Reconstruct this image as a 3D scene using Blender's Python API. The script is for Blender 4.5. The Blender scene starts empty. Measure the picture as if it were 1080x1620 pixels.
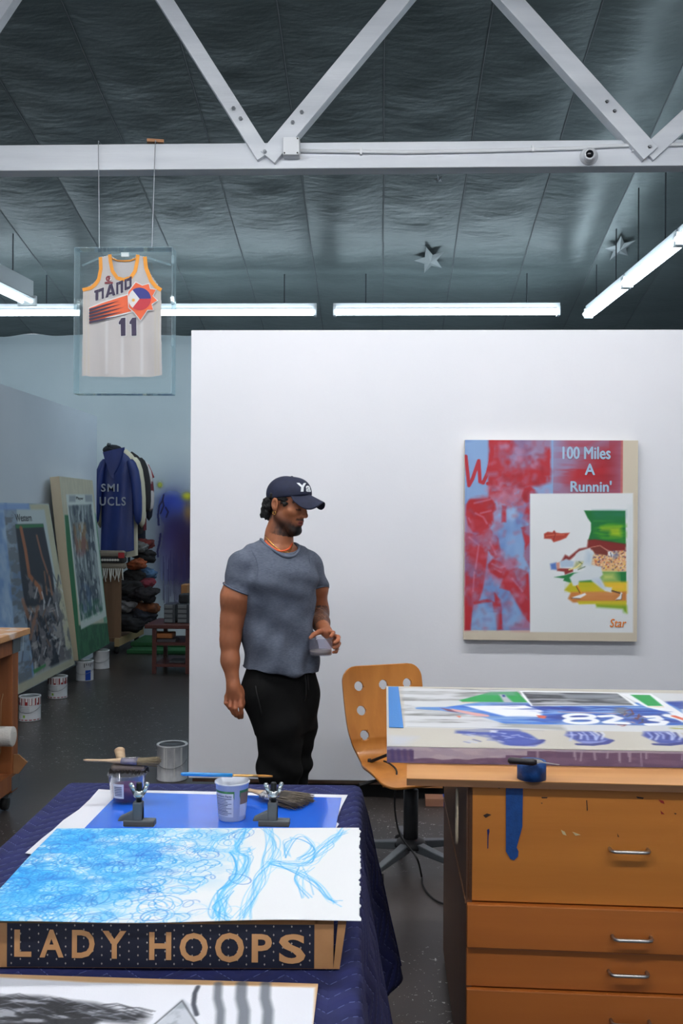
import bpy, bmesh, math, random
import numpy as np
from mathutils import Vector, Matrix
from mathutils.bvhtree import BVHTree

random.seed(7)
RNG = np.random.default_rng(7)
scene = bpy.context.scene
COL = scene.collection

# ------------------------------------------------------------------ camera
CAM_H, FPX, YAW, ROLL = 1.64, 1600.0, 0.04, 0.006
R0 = Vector((math.cos(YAW), math.sin(YAW), 0)); F0 = Vector((-math.sin(YAW), math.cos(YAW), 0)); U0 = Vector((0, 0, 1))
CR = math.cos(ROLL) * R0 + math.sin(ROLL) * U0
CU = math.cos(ROLL) * U0 - math.sin(ROLL) * R0
CAMPOS = Vector((0, 0, CAM_H))
cd = bpy.data.cameras.new('camera'); cam = bpy.data.objects.new('camera', cd); COL.objects.link(cam)
cd.sensor_width = 36; cd.sensor_fit = 'AUTO'; cd.lens = FPX / 1620 * 36; cd.clip_end = 200
m = Matrix.Identity(4)
for i in range(3):
    m[i][0] = CR[i]; m[i][1] = CU[i]; m[i][2] = -F0[i]; m[i][3] = CAMPOS[i]
cam.matrix_world = m
scene.camera = cam

# ------------------------------------------------------------------ world and exposure
w = bpy.data.worlds.new('world'); scene.world = w; w.use_nodes = True
bg = w.node_tree.nodes['Background']; bg.inputs[0].default_value = (0.80, 0.88, 1.0, 1); bg.inputs[1].default_value = 0.36
vs = scene.view_settings
vs.view_transform = 'Standard'; vs.look = 'None'; vs.gamma = 1.0; vs.use_curve_mapping = False
vs.exposure = 0.74
TUBE_FRONT, TUBE_BACK = 39.0, 17.0      # strength of the added tubes over the work area / the tubes at the back

# ------------------------------------------------------------------ helpers
def ray(px, py):
    px = float(px); py = float(py)
    return F0 * FPX + (px - 540) * CR - (py - 810) * CU
def P(px, py, X=None, Y=None, Z=None):
    d = ray(px, py)
    t = (Y / d.y) if Y is not None else ((Z - CAM_H) / d.z if Z is not None else X / d.x)
    return CAMPOS + d * t
def proj(p):
    q = Vector(p) - CAMPOS
    z = q.dot(F0)
    return 540 + FPX * q.dot(CR) / z, 810 - FPX * q.dot(CU) / z
def lin(c):
    return tuple(((v / 255) / 12.92 if v / 255 <= 0.04045 else ((v / 255 + 0.055) / 1.055) ** 2.4) for v in c)
def V(*a): return Vector(a)

def setp(o, label=None, cat=None, group=None, kind=None):
    if label: o['label'] = label
    if cat: o['category'] = cat
    if group: o['group'] = group
    if kind: o['kind'] = kind
    return o
def thing(name, loc, label, cat, group=None, kind=None):
    o = bpy.data.objects.new(name, None); COL.objects.link(o); o.location = loc; o.empty_display_size = 0.05
    return setp(o, label, cat, group, kind)
def org(o):
    p = Vector((0, 0, 0))
    while o is not None:
        p = p + o.location; o = o.parent
    return p
def link(name, me, mats, parent=None, smooth=False, base=None):
    """me holds world-space vertices; they are re-based on the parent's origin or on base"""
    off = org(parent) if parent is not None else Vector(base if base is not None else (0, 0, 0))
    me.transform(Matrix.Translation(-off))
    o = bpy.data.objects.new(name, me); COL.objects.link(o)
    if parent is not None: o.parent = parent
    else: o.location = off
    for mt in (mats if isinstance(mats, (list, tuple)) else [mats]): me.materials.append(mt)
    if smooth: me.polygons.foreach_set('use_smooth', [True] * len(me.polygons))
    me.update()
    return o
def copy_tree(o, parent=None, delta=None):
    c = o.copy(); COL.objects.link(c)
    if parent is not None: c.parent = parent
    if delta is not None: c.location = o.location + Vector(delta)
    for ch in list(o.children): copy_tree(ch, c)
    return c

class MB:
    def __init__(s): s.v = []; s.f = []; s.mi = []
    def add(s, vs, fs, mi=0):
        n = len(s.v); s.v += [tuple(p) for p in vs]; s.f += [tuple(i + n for i in f) for f in fs]; s.mi += [mi] * len(fs); return s
    def hexa(s, p, mi=0):      # p: bottom 4 ccw, top 4 ccw
        return s.add(p, [(3, 2, 1, 0), (4, 5, 6, 7), (0, 1, 5, 4), (1, 2, 6, 5), (2, 3, 7, 6), (3, 0, 4, 7)], mi)
    def box(s, c, d, rz=0, rot=None, mi=0):
        M = rot if rot is not None else Matrix.Rotation(rz, 3, 'Z')
        hx, hy, hz = d[0] / 2, d[1] / 2, d[2] / 2
        p = [Vector(c) + M @ Vector(q) for q in ((-hx, -hy, -hz), (hx, -hy, -hz), (hx, hy, -hz), (-hx, hy, -hz), (-hx, -hy, hz), (hx, -hy, hz), (hx, hy, hz), (-hx, hy, hz))]
        return s.hexa(p, mi)
    def bar(s, a, b, w, d, side=None, mi=0):   # box from a to b, w along side, d along the third axis
        a = Vector(a); b = Vector(b); t = (b - a).normalized()
        sd = Vector(side) if side is not None else (t.cross(V(0, 0, 1)) if abs(t.z) < .95 else V(1, 0, 0))
        sd = (sd - t * sd.dot(t)).normalized(); n = t.cross(sd)
        q = [(-1, -1), (1, -1), (1, 1), (-1, 1)]
        return s.hexa([a + sd * (w / 2 * i) + n * (d / 2 * j) for i, j in q] + [b + sd * (w / 2 * i) + n * (d / 2 * j) for i, j in q], mi)
    def tube(s, pts, r, n=8, cap=True, mi=0, flat=1.0):
        pts = [Vector(p) for p in pts]; k = len(pts)
        rr = r if isinstance(r, (list, tuple)) else [r] * k
        up = None; vs = []
        for i in range(k):
            t = (pts[min(i + 1, k - 1)] - pts[max(i - 1, 0)]).normalized()
            if up is None: up = V(0, 0, 1) if abs(t.z) < .9 else V(0, 1, 0)
            a = t.cross(up).normalized(); b = a.cross(t).normalized(); up = b
            for j in range(n):
                an = 2 * math.pi * j / n
                vs.append(pts[i] + a * (math.cos(an) * rr[i]) + b * (math.sin(an) * rr[i] * flat))
        fs = [(i * n + j, i * n + (j + 1) % n, (i + 1) * n + (j + 1) % n, (i + 1) * n + j) for i in range(k - 1) for j in range(n)]
        if cap: fs += [tuple(range(n))[::-1], tuple((k - 1) * n + j for j in range(n))]
        return s.add(vs, fs, mi)
    def lathe(s, prof, c, n=24, rot=None, mi=0, squash=1.0):    # prof: (r, z)
        c = Vector(c); M = rot if rot is not None else Matrix.Identity(3); vs = []; k = len(prof)
        for r, z in prof:
            for j in range(n):
                a = 2 * math.pi * j / n
                vs.append(c + M @ V(r * math.cos(a), r * math.sin(a) * squash, z))
        fs = [(i * n + j, i * n + (j + 1) % n, (i + 1) * n + (j + 1) % n, (i + 1) * n + j) for i in range(k - 1) for j in range(n)]
        if prof[0][0] > 1e-5: fs.append(tuple(range(n))[::-1])
        if prof[-1][0] > 1e-5: fs.append(tuple((k - 1) * n + j for j in range(n)))
        return s.add(vs, fs, mi)
    def prism(s, outline, d, mi=0):    # planar world-space outline pushed along vector d
        o = [Vector(p) for p in outline]; d = Vector(d); n = len(o)
        from mathutils.geometry import tessellate_polygon
        tri = tessellate_polygon([o])
        s.add(o + [p + d for p in o], [tuple(t) for t in tri] + [tuple(i + n for i in t)[::-1] for t in tri] + [(i, (i + 1) % n, (i + 1) % n + n, i + n) for i in range(n)], mi)
        return s
    def grid(s, fn, nu, nv, mi=0):
        vs = [fn(i / nu, j / nv) for j in range(nv + 1) for i in range(nu + 1)]
        return s.add(vs, [(j * (nu + 1) + i, j * (nu + 1) + i + 1, (j + 1) * (nu + 1) + i + 1, (j + 1) * (nu + 1) + i) for j in range(nv) for i in range(nu)], mi)
    def sphere(s, c, r, n=10, mi=0, sc=(1, 1, 1), rot=None):
        pr = [(r * math.sin(math.pi * i / n), -r * math.cos(math.pi * i / n)) for i in range(n + 1)]
        M = rot if rot is not None else Matrix.Identity(3)
        return s.lathe([(max(a, 1e-4), b) for a, b in pr], c, n * 2, M @ Matrix.Diagonal(sc), mi)
    def build(s, name, mats, parent=None, smooth=False, bevel=0, base=None, sub=0, fix=True):
        me = bpy.data.meshes.new(name); me.from_pydata([tuple(p) for p in s.v], [], s.f)
        if any(s.mi): me.polygons.foreach_set('material_index', s.mi)
        if fix:
            bm = bmesh.new(); bm.from_mesh(me); bmesh.ops.recalc_face_normals(bm, faces=bm.faces); bm.to_mesh(me); bm.free()
        if parent is None and base is None and s.v:
            a = np.array([tuple(p) for p in s.v]); base = ((a[:, 0].min() + a[:, 0].max()) / 2, (a[:, 1].min() + a[:, 1].max()) / 2, a[:, 2].min())
        o = link(name, me, mats, parent, smooth, base)
        if bevel:
            b = o.modifiers.new('bevel', 'BEVEL'); b.width = bevel; b.segments = 2; b.limit_method = 'ANGLE'
        if sub:
            b = o.modifiers.new('sub', 'SUBSURF'); b.levels = sub; b.render_levels = sub
        return o

def text_geo(s, size, off=0.0, shear=0.0, ext=0.0, spacing=1.0, align='CENTER'):
    cu = bpy.data.curves.new('lettering', 'FONT'); cu.body = s; cu.size = size; cu.offset = off; cu.shear = shear; cu.extrude = ext
    cu.space_character = spacing; cu.align_x = align; cu.resolution_u = 3; cu.fill_mode = 'FRONT'
    o = bpy.data.objects.new('lettering', cu); COL.objects.link(o)
    bpy.context.view_layer.update()
    me = o.to_mesh(); vs = [Vector(v.co) for v in me.vertices]; fs = [tuple(p.vertices) for p in me.polygons]
    o.to_mesh_clear(); bpy.data.objects.remove(o); bpy.data.curves.remove(cu)
    return vs, fs
def lettering(name, s, size, O, ux, uy, mat, parent, off=0.0, shear=0.0, spacing=1.0, width=None, height=None, lift=0.0015, align='CENTER', fn=None):
    vs, fs = text_geo(s, size, off, shear, 0.0, spacing, align)
    a = np.array([tuple(v) for v in vs])
    if width: vs = [V(v.x * width / (a[:, 0].max() - a[:, 0].min()), v.y, 0) for v in vs]
    if height: vs = [V(v.x, (v.y - a[:, 1].min()) * height / (a[:, 1].max() - a[:, 1].min()), 0) for v in vs]
    ux = Vector(ux).normalized(); uy = Vector(uy).normalized(); n = ux.cross(uy)
    wv = [fn(v) for v in vs] if fn else [Vector(O) + ux * v.x + uy * v.y + n * lift for v in vs]
    return MB().add(wv, fs).build(name, mat, parent, fix=False)

# ------------------------------------------------------------------ materials
def mat(name, col, rough=.6, metal=0., col2=None, nscale=6., stretch=(1, 1, 1), bump=0., bscale=40., spec=.5, detail=5., lo=.35, hi=.65, coat=0., emis=0., trans=0., sheen=0.):
    mt = bpy.data.materials.new(name); mt.use_nodes = True; nt = mt.node_tree; b = nt.nodes['Principled BSDF']
    c1 = lin(col) + (1,); c2 = lin(col2) + (1,) if col2 else None
    b.inputs['Base Color'].default_value = c1; b.inputs['Roughness'].default_value = rough; b.inputs['Metallic'].default_value = metal
    b.inputs['Specular IOR Level'].default_value = spec; b.inputs['Coat Weight'].default_value = coat
    if trans: b.inputs['Transmission Weight'].default_value = trans
    if sheen: b.inputs['Sheen Weight'].default_value = sheen
    if emis: b.inputs['Emission Color'].default_value = c1; b.inputs['Emission Strength'].default_value = emis
    if c2 or bump:
        tc = nt.nodes.new('ShaderNodeTexCoord'); mp = nt.nodes.new('ShaderNodeMapping'); mp.inputs['Scale'].default_value = stretch
        nt.links.new(tc.outputs['Object'], mp.inputs['Vector'])
    if c2:
        n = nt.nodes.new('ShaderNodeTexNoise'); n.inputs['Scale'].default_value = nscale; n.inputs['Detail'].default_value = detail
        r = nt.nodes.new('ShaderNodeValToRGB'); r.color_ramp.elements[0].position = lo; r.color_ramp.elements[1].position = hi
        r.color_ramp.elements[0].color = c1; r.color_ramp.elements[1].color = c2
        nt.links.new(mp.outputs[0], n.inputs['Vector']); nt.links.new(n.outputs['Fac'], r.inputs[0]); nt.links.new(r.outputs[0], b.inputs['Base Color'])
    if bump:
        n2 = nt.nodes.new('ShaderNodeTexNoise'); n2.inputs['Scale'].default_value = bscale; n2.inputs['Detail'].default_value = 6
        bp = nt.nodes.new('ShaderNodeBump'); bp.inputs['Strength'].default_value = bump; bp.inputs['Distance'].default_value = 0.01
        nt.links.new(mp.outputs[0], n2.inputs['Vector']); nt.links.new(n2.outputs['Fac'], bp.inputs['Height']); nt.links.new(bp.outputs[0], b.inputs['Normal'])
    return mt
def vcol(name, rough=.6, bump=0., bscale=200., spec=.4, alpha=False, sheen=0., grain=0.):
    mt = bpy.data.materials.new(name); mt.use_nodes = True; nt = mt.node_tree; b = nt.nodes['Principled BSDF']
    a = nt.nodes.new('ShaderNodeAttribute'); a.attribute_name = 'Col'
    nt.links.new(a.outputs['Color'], b.inputs['Base Color'])
    if alpha: nt.links.new(a.outputs['Alpha'], b.inputs['Alpha'])
    b.inputs['Roughness'].default_value = rough; b.inputs['Specular IOR Level'].default_value = spec
    if sheen: b.inputs['Sheen Weight'].default_value = sheen
    tc = nt.nodes.new('ShaderNodeTexCoord')
    if grain:
        n = nt.nodes.new('ShaderNodeTexNoise'); n.inputs['Scale'].default_value = bscale; n.inputs['Detail'].default_value = 3
        mx = nt.nodes.new('ShaderNodeMix'); mx.data_type = 'RGBA'; mx.blend_type = 'MULTIPLY'; mx.inputs[0].default_value = grain
        nt.links.new(tc.outputs['Object'], n.inputs['Vector']); nt.links.new(a.outputs['Color'], mx.inputs[6]); nt.links.new(n.outputs['Color'], mx.inputs[7])
        nt.links.new(mx.outputs[2], b.inputs['Base Color'])
    if bump:
        n2 = nt.nodes.new('ShaderNodeTexNoise'); n2.inputs['Scale'].default_value = bscale
        bp = nt.nodes.new('ShaderNodeBump'); bp.inputs['Strength'].default_value = bump; bp.inputs['Distance'].default_value = 0.005
        nt.links.new(tc.outputs['Object'], n2.inputs['Vector']); nt.links.new(n2.outputs['Fac'], bp.inputs['Height']); nt.links.new(bp.outputs[0], b.inputs['Normal'])
    return mt
def acrylic(name, tint=(252, 254, 254), refl=.12, rough=.02, base=0.0):
    """thin clear sheet: transparent with a Fresnel reflection"""
    mt = bpy.data.materials.new(name); mt.use_nodes = True; nt = mt.node_tree; nt.nodes.clear()
    out = nt.nodes.new('ShaderNodeOutputMaterial'); tr = nt.nodes.new('ShaderNodeBsdfTransparent'); gl = nt.nodes.new('ShaderNodeBsdfGlossy')
    tr.inputs[0].default_value = lin(tint) + (1,); gl.inputs[0].default_value = (1, 1, 1, 1); gl.inputs['Roughness'].default_value = rough
    fc = nt.nodes.new('ShaderNodeLayerWeight'); fc.inputs[0].default_value = .5
    pw = nt.nodes.new('ShaderNodeMath'); pw.operation = 'POWER'; pw.inputs[1].default_value = 4.5
    lw = nt.nodes.new('ShaderNodeMath'); lw.operation = 'MULTIPLY_ADD'; lw.inputs[1].default_value = .7; lw.inputs[2].default_value = .035
    nt.links.new(fc.outputs['Facing'], pw.inputs[0]); nt.links.new(pw.outputs[0], lw.inputs[0])
    mx = nt.nodes.new('ShaderNodeMixShader')
    nt.links.new(lw.outputs[0], mx.inputs[0]); nt.links.new(tr.outputs[0], mx.inputs[1]); nt.links.new(gl.outputs[0], mx.inputs[2])
    if base:
        df = nt.nodes.new('ShaderNodeBsdfDiffuse'); df.inputs[0].default_value = lin(tint) + (1,); m2 = nt.nodes.new('ShaderNodeMixShader'); m2.inputs[0].default_value = base
        nt.links.new(mx.outputs[0], m2.inputs[1]); nt.links.new(df.outputs[0], m2.inputs[2]); nt.links.new(m2.outputs[0], out.inputs[0])
    else: nt.links.new(mx.outputs[0], out.inputs[0])
    return mt
def emit(name, col, st):
    mt = bpy.data.materials.new(name); mt.use_nodes = True; nt = mt.node_tree; nt.nodes.clear()
    out = nt.nodes.new('ShaderNodeOutputMaterial'); e = nt.nodes.new('ShaderNodeEmission'); e.inputs[0].default_value = lin(col) + (1,); e.inputs[1].default_value = st
    nt.links.new(e.outputs[0], out.inputs[0]); return mt
def wood(name, c1, c2, axis='X', rough=.45, scale=3.0, coat=.0):
    st = {'X': (.35, 6, 6), 'Y': (6, .35, 6), 'Z': (6, 6, .35)}[axis]
    return mat(name, c1, rough, col2=c2, nscale=scale, stretch=st, bump=.05, bscale=12, detail=8, lo=.3, hi=.7, coat=coat)

# ------------------------------------------------------------------ paint on flat surfaces (baked to a dense colour grid)
def upnoise(h, w, gy, gx, rng):
    g = rng.random((gy + 3, gx + 3)).astype(np.float32)
    y = np.linspace(0, gy, h, dtype=np.float32); x = np.linspace(0, gx, w, dtype=np.float32)
    yi = y.astype(int); xi = x.astype(int); fy = (y - yi)[:, None]; fx = (x - xi)[None, :]
    fy = fy * fy * (3 - 2 * fy); fx = fx * fx * (3 - 2 * fx)
    a = g[yi][:, xi]; b = g[yi][:, xi + 1]; c = g[yi + 1][:, xi]; d = g[yi + 1][:, xi + 1]
    return (a * (1 - fx) + b * fx) * (1 - fy) + (c * (1 - fx) + d * fx) * fy
def fbm(h, w, gy, gx, octv=4, seed=0):
    rng = np.random.default_rng(seed); o = 0; am = 1.0; t = 0
    for k in range(octv):
        o = o + am * upnoise(h, w, max(1, int(gy * 2 ** k)), max(1, int(gx * 2 ** k)), rng); t += am; am *= .55
    return o / t
class Panel:
    """a painted rectangle: origin O, edge vectors U (columns) and Vv (rows); paint in raster coordinates, or by photo pixel through uv()"""
    def __init__(s, O, U, Vv, nu, nv, col):
        s.O = Vector(O); s.U = Vector(U); s.V = Vector(Vv); s.nu = nu; s.nv = nv
        s.n = s.U.cross(s.V).normalized(); s.a = np.zeros((nv, nu, 3), np.float32); s.a[:] = np.array(col) / 255
        s.alpha = None
        s.gx, s.gy = np.meshgrid(np.arange(nu, dtype=np.float32), np.arange(nv, dtype=np.float32))
        G = np.array([[s.U.dot(s.U), s.U.dot(s.V)], [s.U.dot(s.V), s.V.dot(s.V)]]); s.Gi = np.linalg.inv(G)
    def uv(s, px, py):
        d = ray(px, py); t = (s.O - CAMPOS).dot(s.n) / d.dot(s.n); q = CAMPOS + d * t - s.O
        r = s.Gi @ np.array([q.dot(s.U), q.dot(s.V)])
        return (r[0] * (s.nu - 1), r[1] * (s.nv - 1))
    def pp(s, pts): return [s.uv(*p) for p in pts]
    def blend(s, m, col, sl=(slice(None), slice(None))):
        c = np.array(col, np.float32) / 255
        s.a[sl] = s.a[sl] * (1 - m[..., None]) + c * m[..., None]
    def mask(s, pts, soft=.8):
        pts = np.array(pts, np.float32); x0, y0 = np.floor(pts.min(0) - 2).astype(int); x1, y1 = np.ceil(pts.max(0) + 3).astype(int)
        x0, y0 = max(x0, 0), max(y0, 0); x1, y1 = min(x1, s.nu), min(y1, s.nv)
        if x1 <= x0 or y1 <= y0: return None, None
        sl = (slice(y0, y1), slice(x0, x1)); X = s.gx[sl]; Y = s.gy[sl]
        ins = np.zeros(X.shape, bool); dm = np.full(X.shape, 1e9, np.float32); n = len(pts)
        for i in range(n):
            ax, ay = pts[i]; bx, by = pts[(i + 1) % n]
            if ay != by:
                c = ((ay > Y) != (by > Y)) & (X < (bx - ax) * (Y - ay) / (by - ay) + ax); ins ^= c
            ex, ey = bx - ax, by - ay; L = ex * ex + ey * ey + 1e-9
            t = np.clip(((X - ax) * ex + (Y - ay) * ey) / L, 0, 1); dm = np.minimum(dm, (X - ax - t * ex) ** 2 + (Y - ay - t * ey) ** 2)
        sd = np.sqrt(dm) * np.where(ins, 1, -1)
        return np.clip(sd / soft * .5 + .5, 0, 1), sl
    def poly(s, pts, col, a=1., soft=.8, px=True, tex=None):
        m, sl = s.mask(s.pp(pts) if px else pts, soft)
        if m is None: return
        if tex is not None: m = m * tex[sl]
        s.blend(m * a, col, sl)
    def stroke(s, pts, wd, col, a=1., soft=.8, px=True, tex=None):
        pts = np.array(s.pp(pts) if px else pts, np.float32); r = wd / 2
        x0, y0 = np.floor(pts.min(0) - r - 2).astype(int); x1, y1 = np.ceil(pts.max(0) + r + 3).astype(int)
        x0, y0 = max(x0, 0), max(y0, 0); x1, y1 = min(x1, s.nu), min(y1, s.nv)
        if x1 <= x0 or y1 <= y0: return
        sl = (slice(y0, y1), slice(x0, x1)); X = s.gx[sl]; Y = s.gy[sl]; dm = np.full(X.shape, 1e9, np.float32)
        for i in range(len(pts) - 1):
            ax, ay = pts[i]; ex, ey = pts[i + 1] - pts[i]; L = ex * ex + ey * ey + 1e-9
            t = np.clip(((X - ax) * ex + (Y - ay) * ey) / L, 0, 1); dm = np.minimum(dm, (X - ax - t * ex) ** 2 + (Y - ay - t * ey) ** 2)
        m = np.clip((r - np.sqrt(dm)) / soft + .5, 0, 1) * a
        if tex is not None: m = m * tex[sl]
        s.blend(m, col, sl)
    def build(s, name, mt, parent, lift=.001, warp=None, base=None, keep=None):
        nu, nv = s.nu, s.nv
        u = (s.gx / (nu - 1)).ravel()[:, None]; v = (s.gy / (nv - 1)).ravel()[:, None]
        co = np.array(s.O)[None] + u * np.array(s.U)[None] + v * np.array(s.V)[None]
        nn = np.array(s.n) * (1 if s.n.dot(CAMPOS - s.O) > 0 else -1)
        co = co + nn * lift
        if warp is not None: co = warp(co, u[:, 0], v[:, 0])
        off = np.array(org(parent) if parent is not None else (base if base is not None else (0, 0, 0))); co = co - off
        i = np.arange(nu - 1); j = np.arange(nv - 1); I, J = np.meshgrid(i, j); k = (J * nu + I).ravel()
        q = np.stack([k, k + 1, k + nu + 1, k + nu], 1)
        if keep is not None:
            kk = keep.ravel(); q = q[kk[q].sum(1) >= 3]
        if s.n.dot(CAMPOS - s.O) < 0: q = q[:, ::-1]
        me = np_mesh(name, co, q); me.materials.append(mt)
        c = np.ones((nu * nv, 4), np.float32); r = s.a.reshape(-1, 3).clip(0, 1)
        c[:, :3] = np.where(r <= .04045, r / 12.92, ((r + .055) / 1.055) ** 2.4)
        if s.alpha is not None: c[:, 3] = s.alpha.ravel()
        set_col(me, c)
        o = bpy.data.objects.new(name, me); COL.objects.link(o)
        if parent is not None: o.parent = parent
        else: o.location = off
        return o
def np_mesh(name, co, q, smooth=True):
    me = bpy.data.meshes.new(name); n = len(co); k = len(q)
    me.vertices.add(n); me.vertices.foreach_set('co', np.ascontiguousarray(co, np.float32).ravel())
    me.loops.add(k * 4); me.loops.foreach_set('vertex_index', np.ascontiguousarray(q, np.int32).ravel())
    me.polygons.add(k); me.polygons.foreach_set('loop_start', np.arange(0, k * 4, 4, dtype=np.int32))
    me.polygons.foreach_set('loop_total', np.full(k, 4, np.int32))
    if smooth: me.polygons.foreach_set('use_smooth', np.ones(k, bool))
    me.update(calc_edges=True); me.validate()
    return me
def set_col(me, c):
    at = me.color_attributes.new('Col', 'FLOAT_COLOR', 'POINT'); at.data.foreach_set('color', np.ascontiguousarray(c, np.float32).ravel())

# ------------------------------------------------------------------ smooth solids from distance fields (for the figure and soft things)
class Field:
    def __init__(s, lo, hi, h):
        s.lo = np.array(lo, float); s.h = h; s.n = np.ceil((np.array(hi) - s.lo) / h).astype(int) + 1
        s.v = np.full(s.n, .5, np.float32)
        s.ax = [(s.lo[i] + h * np.arange(s.n[i])).astype(np.float32) for i in range(3)]
    def block(s, lo, hi):
        a = np.clip(np.floor((np.array(lo) - s.lo) / s.h).astype(int), 0, s.n); b = np.clip(np.ceil((np.array(hi) - s.lo) / s.h).astype(int) + 1, 0, s.n)
        sl = tuple(slice(a[i], b[i]) for i in range(3))
        return sl, s.ax[0][sl[0]][:, None, None], s.ax[1][sl[1]][None, :, None], s.ax[2][sl[2]][None, None, :]
    def put(s, sl, d, k, op):
        a = s.v[sl]
        if op == 'u':
            hh = np.maximum(k - np.abs(a - d), 0) / max(k, 1e-6); s.v[sl] = np.minimum(a, d) - hh * hh * k * .25
        elif op == 's':
            d = -d; hh = np.maximum(k - np.abs(a - d), 0) / max(k, 1e-6); s.v[sl] = np.maximum(a, d) + hh * hh * k * .25
        elif op == 'i':
            hh = np.maximum(k - np.abs(a - d), 0) / max(k, 1e-6); s.v[sl] = np.maximum(a, d) + hh * hh * k * .25
    def cap(s, a, b, ra, rb=None, k=.02, op='u'):
        rb = ra if rb is None else rb; a = np.array(a, float); b = np.array(b, float); R = max(ra, rb) + k + .03
        sl, X, Y, Z = s.block(np.minimum(a, b) - R, np.maximum(a, b) + R)
        e = b - a; L = e.dot(e) + 1e-12
        t = np.clip(((X - a[0]) * e[0] + (Y - a[1]) * e[1] + (Z - a[2]) * e[2]) / L, 0, 1)
        d = np.sqrt((X - a[0] - t * e[0]) ** 2 + (Y - a[1] - t * e[1]) ** 2 + (Z - a[2] - t * e[2]) ** 2) - (ra + (rb - ra) * t)
        s.put(sl, d, k, op)
    def chain(s, pts, rs, k=.012, op='u'):
        for i in range(len(pts) - 1): s.cap(pts[i], pts[i + 1], rs[i], rs[i + 1], k, op)
    def ell(s, c, r, M=None, k=.02, op='u'):
        c = np.array(c, float); r = np.array(r, float); R = r.max() + k + .03
        sl, X, Y, Z = s.block(c - R, c + R); x, y, z = X - c[0], Y - c[1], Z - c[2]
        if M is not None:
            M = np.array(M)   # rows: local axes in world
            x, y, z = M[0, 0] * x + M[0, 1] * y + M[0, 2] * z, M[1, 0] * x + M[1, 1] * y + M[1, 2] * z, M[2, 0] * x + M[2, 1] * y + M[2, 2] * z
        k0 = np.sqrt((x / r[0]) ** 2 + (y / r[1]) ** 2 + (z / r[2]) ** 2); k1 = np.sqrt((x / r[0] ** 2) ** 2 + (y / r[1] ** 2) ** 2 + (z / r[2] ** 2) ** 2) + 1e-9
        s.put(sl, (k0 * (k0 - 1) / k1).astype(np.float32), k, op)
    def stack(s, rows, ang, k=.02, op='u', p=2.2):
        """rows: (z, cx, cy, rx, ry) from low to high, ellipses turned by ang about z"""
        rows = sorted(rows); z = np.array([r[0] for r in rows]); A = np.array(rows); R = A[:, 3:5].max() + k + .03
        sl, X, Y, Z = s.block((A[:, 1].min() - R, A[:, 2].min() - R, z[0] - .02), (A[:, 1].max() + R, A[:, 2].max() + R, z[-1] + .02))
        zz = s.ax[2][sl[2]]; g = [np.interp(zz, z, A[:, i]) for i in range(1, 5)]
        for i in range(4):   # soften the linear interpolation
            g[i] = np.convolve(np.pad(g[i], 6, mode='edge'), np.ones(13) / 13, 'valid') if len(g[i]) > 13 else g[i]
        g = [q[None, None, :].astype(np.float32) for q in g]
        ca, sa = math.cos(ang), math.sin(ang); x = X - g[0]; y = Y - g[1]; u = (x * ca + y * sa) / g[2]; v = (-x * sa + y * ca) / g[3]
        d = ((np.abs(u) ** p + np.abs(v) ** p) ** (1 / p) - 1) * np.minimum(g[2], g[3])
        d = np.maximum(d, np.maximum(z[0] - Z, Z - z[-1]))
        s.put(sl, d.astype(np.float32), k, op)
    def plane(s, pt, n, k=.004):     # keep the side opposite to n
        n = np.array(n, float); n /= np.linalg.norm(n); X, Y, Z = s.ax[0][:, None, None], s.ax[1][None, :, None], s.ax[2][None, None, :]
        d = (X - pt[0]) * n[0] + (Y - pt[1]) * n[1] + (Z - pt[2]) * n[2]
        s.put((slice(None),) * 3, d.astype(np.float32), k, 'i')
    def mesh(s, smooth=1):
        v = s.v; ins = v < 0; n = v.shape
        cnt = np.zeros((n[0] - 1, n[1] - 1, n[2] - 1), np.int8)
        for i in (0, 1):
            for j in (0, 1):
                for k in (0, 1): cnt += ins[i:n[0] - 1 + i, j:n[1] - 1 + j, k:n[2] - 1 + k]
        act = (cnt > 0) & (cnt < 8); idx = np.argwhere(act); num = np.full(act.shape, -1, np.int32); num[act] = np.arange(len(idx))
        acc = np.zeros((len(idx), 3)); c = np.zeros(len(idx))
        cor = [(i, j, k) for i in (0, 1) for j in (0, 1) for k in (0, 1)]
        val = {q: v[idx[:, 0] + q[0], idx[:, 1] + q[1], idx[:, 2] + q[2]] for q in cor}
        for q in cor:
            for ax in range(3):
                if q[ax] == 0:
                    r = list(q); r[ax] = 1; r = tuple(r); a, b = val[q], val[r]; m = (a < 0) != (b < 0); t = a / (a - b + 1e-20)
                    pos = np.tile(np.array(q, float), (len(idx), 1)); pos[:, ax] = t
                    acc[m] += pos[m]; c[m] += 1
        co = idx + acc / c[:, None]
        qs = []
        for ax in range(3):
            o1, o2 = (ax + 1) % 3, (ax + 2) % 3
            a = [slice(1, n[i] - 1) for i in range(3)]; b = list(a); a[ax] = slice(0, n[ax] - 1); b[ax] = slice(1, n[ax])
            A = ins[tuple(a)]; B = ins[tuple(b)]; e = np.argwhere(A != B); fl = A[A != B]
            e = e + np.array([0 if i == ax else 1 for i in range(3)])
            def cell(d1, d2):
                g = e.copy(); g[:, o1] -= d1; g[:, o2] -= d2; return num[g[:, 0], g[:, 1], g[:, 2]]
            q = np.stack([cell(1, 1), cell(0, 1), cell(0, 0), cell(1, 0)], 1); q[~fl] = q[~fl][:, ::-1]; qs.append(q)
        q = np.concatenate(qs); q = q[(q >= 0).all(1)]
        for _ in range(smooth):
            sm = np.zeros_like(co); ct = np.zeros(len(co))
            for i in range(4):
                np.add.at(sm, q[:, i], co[q[:, (i + 1) % 4]]); np.add.at(sm, q[:, i], co[q[:, (i + 3) % 4]]); np.add.at(ct, q[:, i], 2)
            co = co * .5 + .5 * sm / np.maximum(ct, 1)[:, None]
        return co * s.h + s.lo, q
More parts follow.
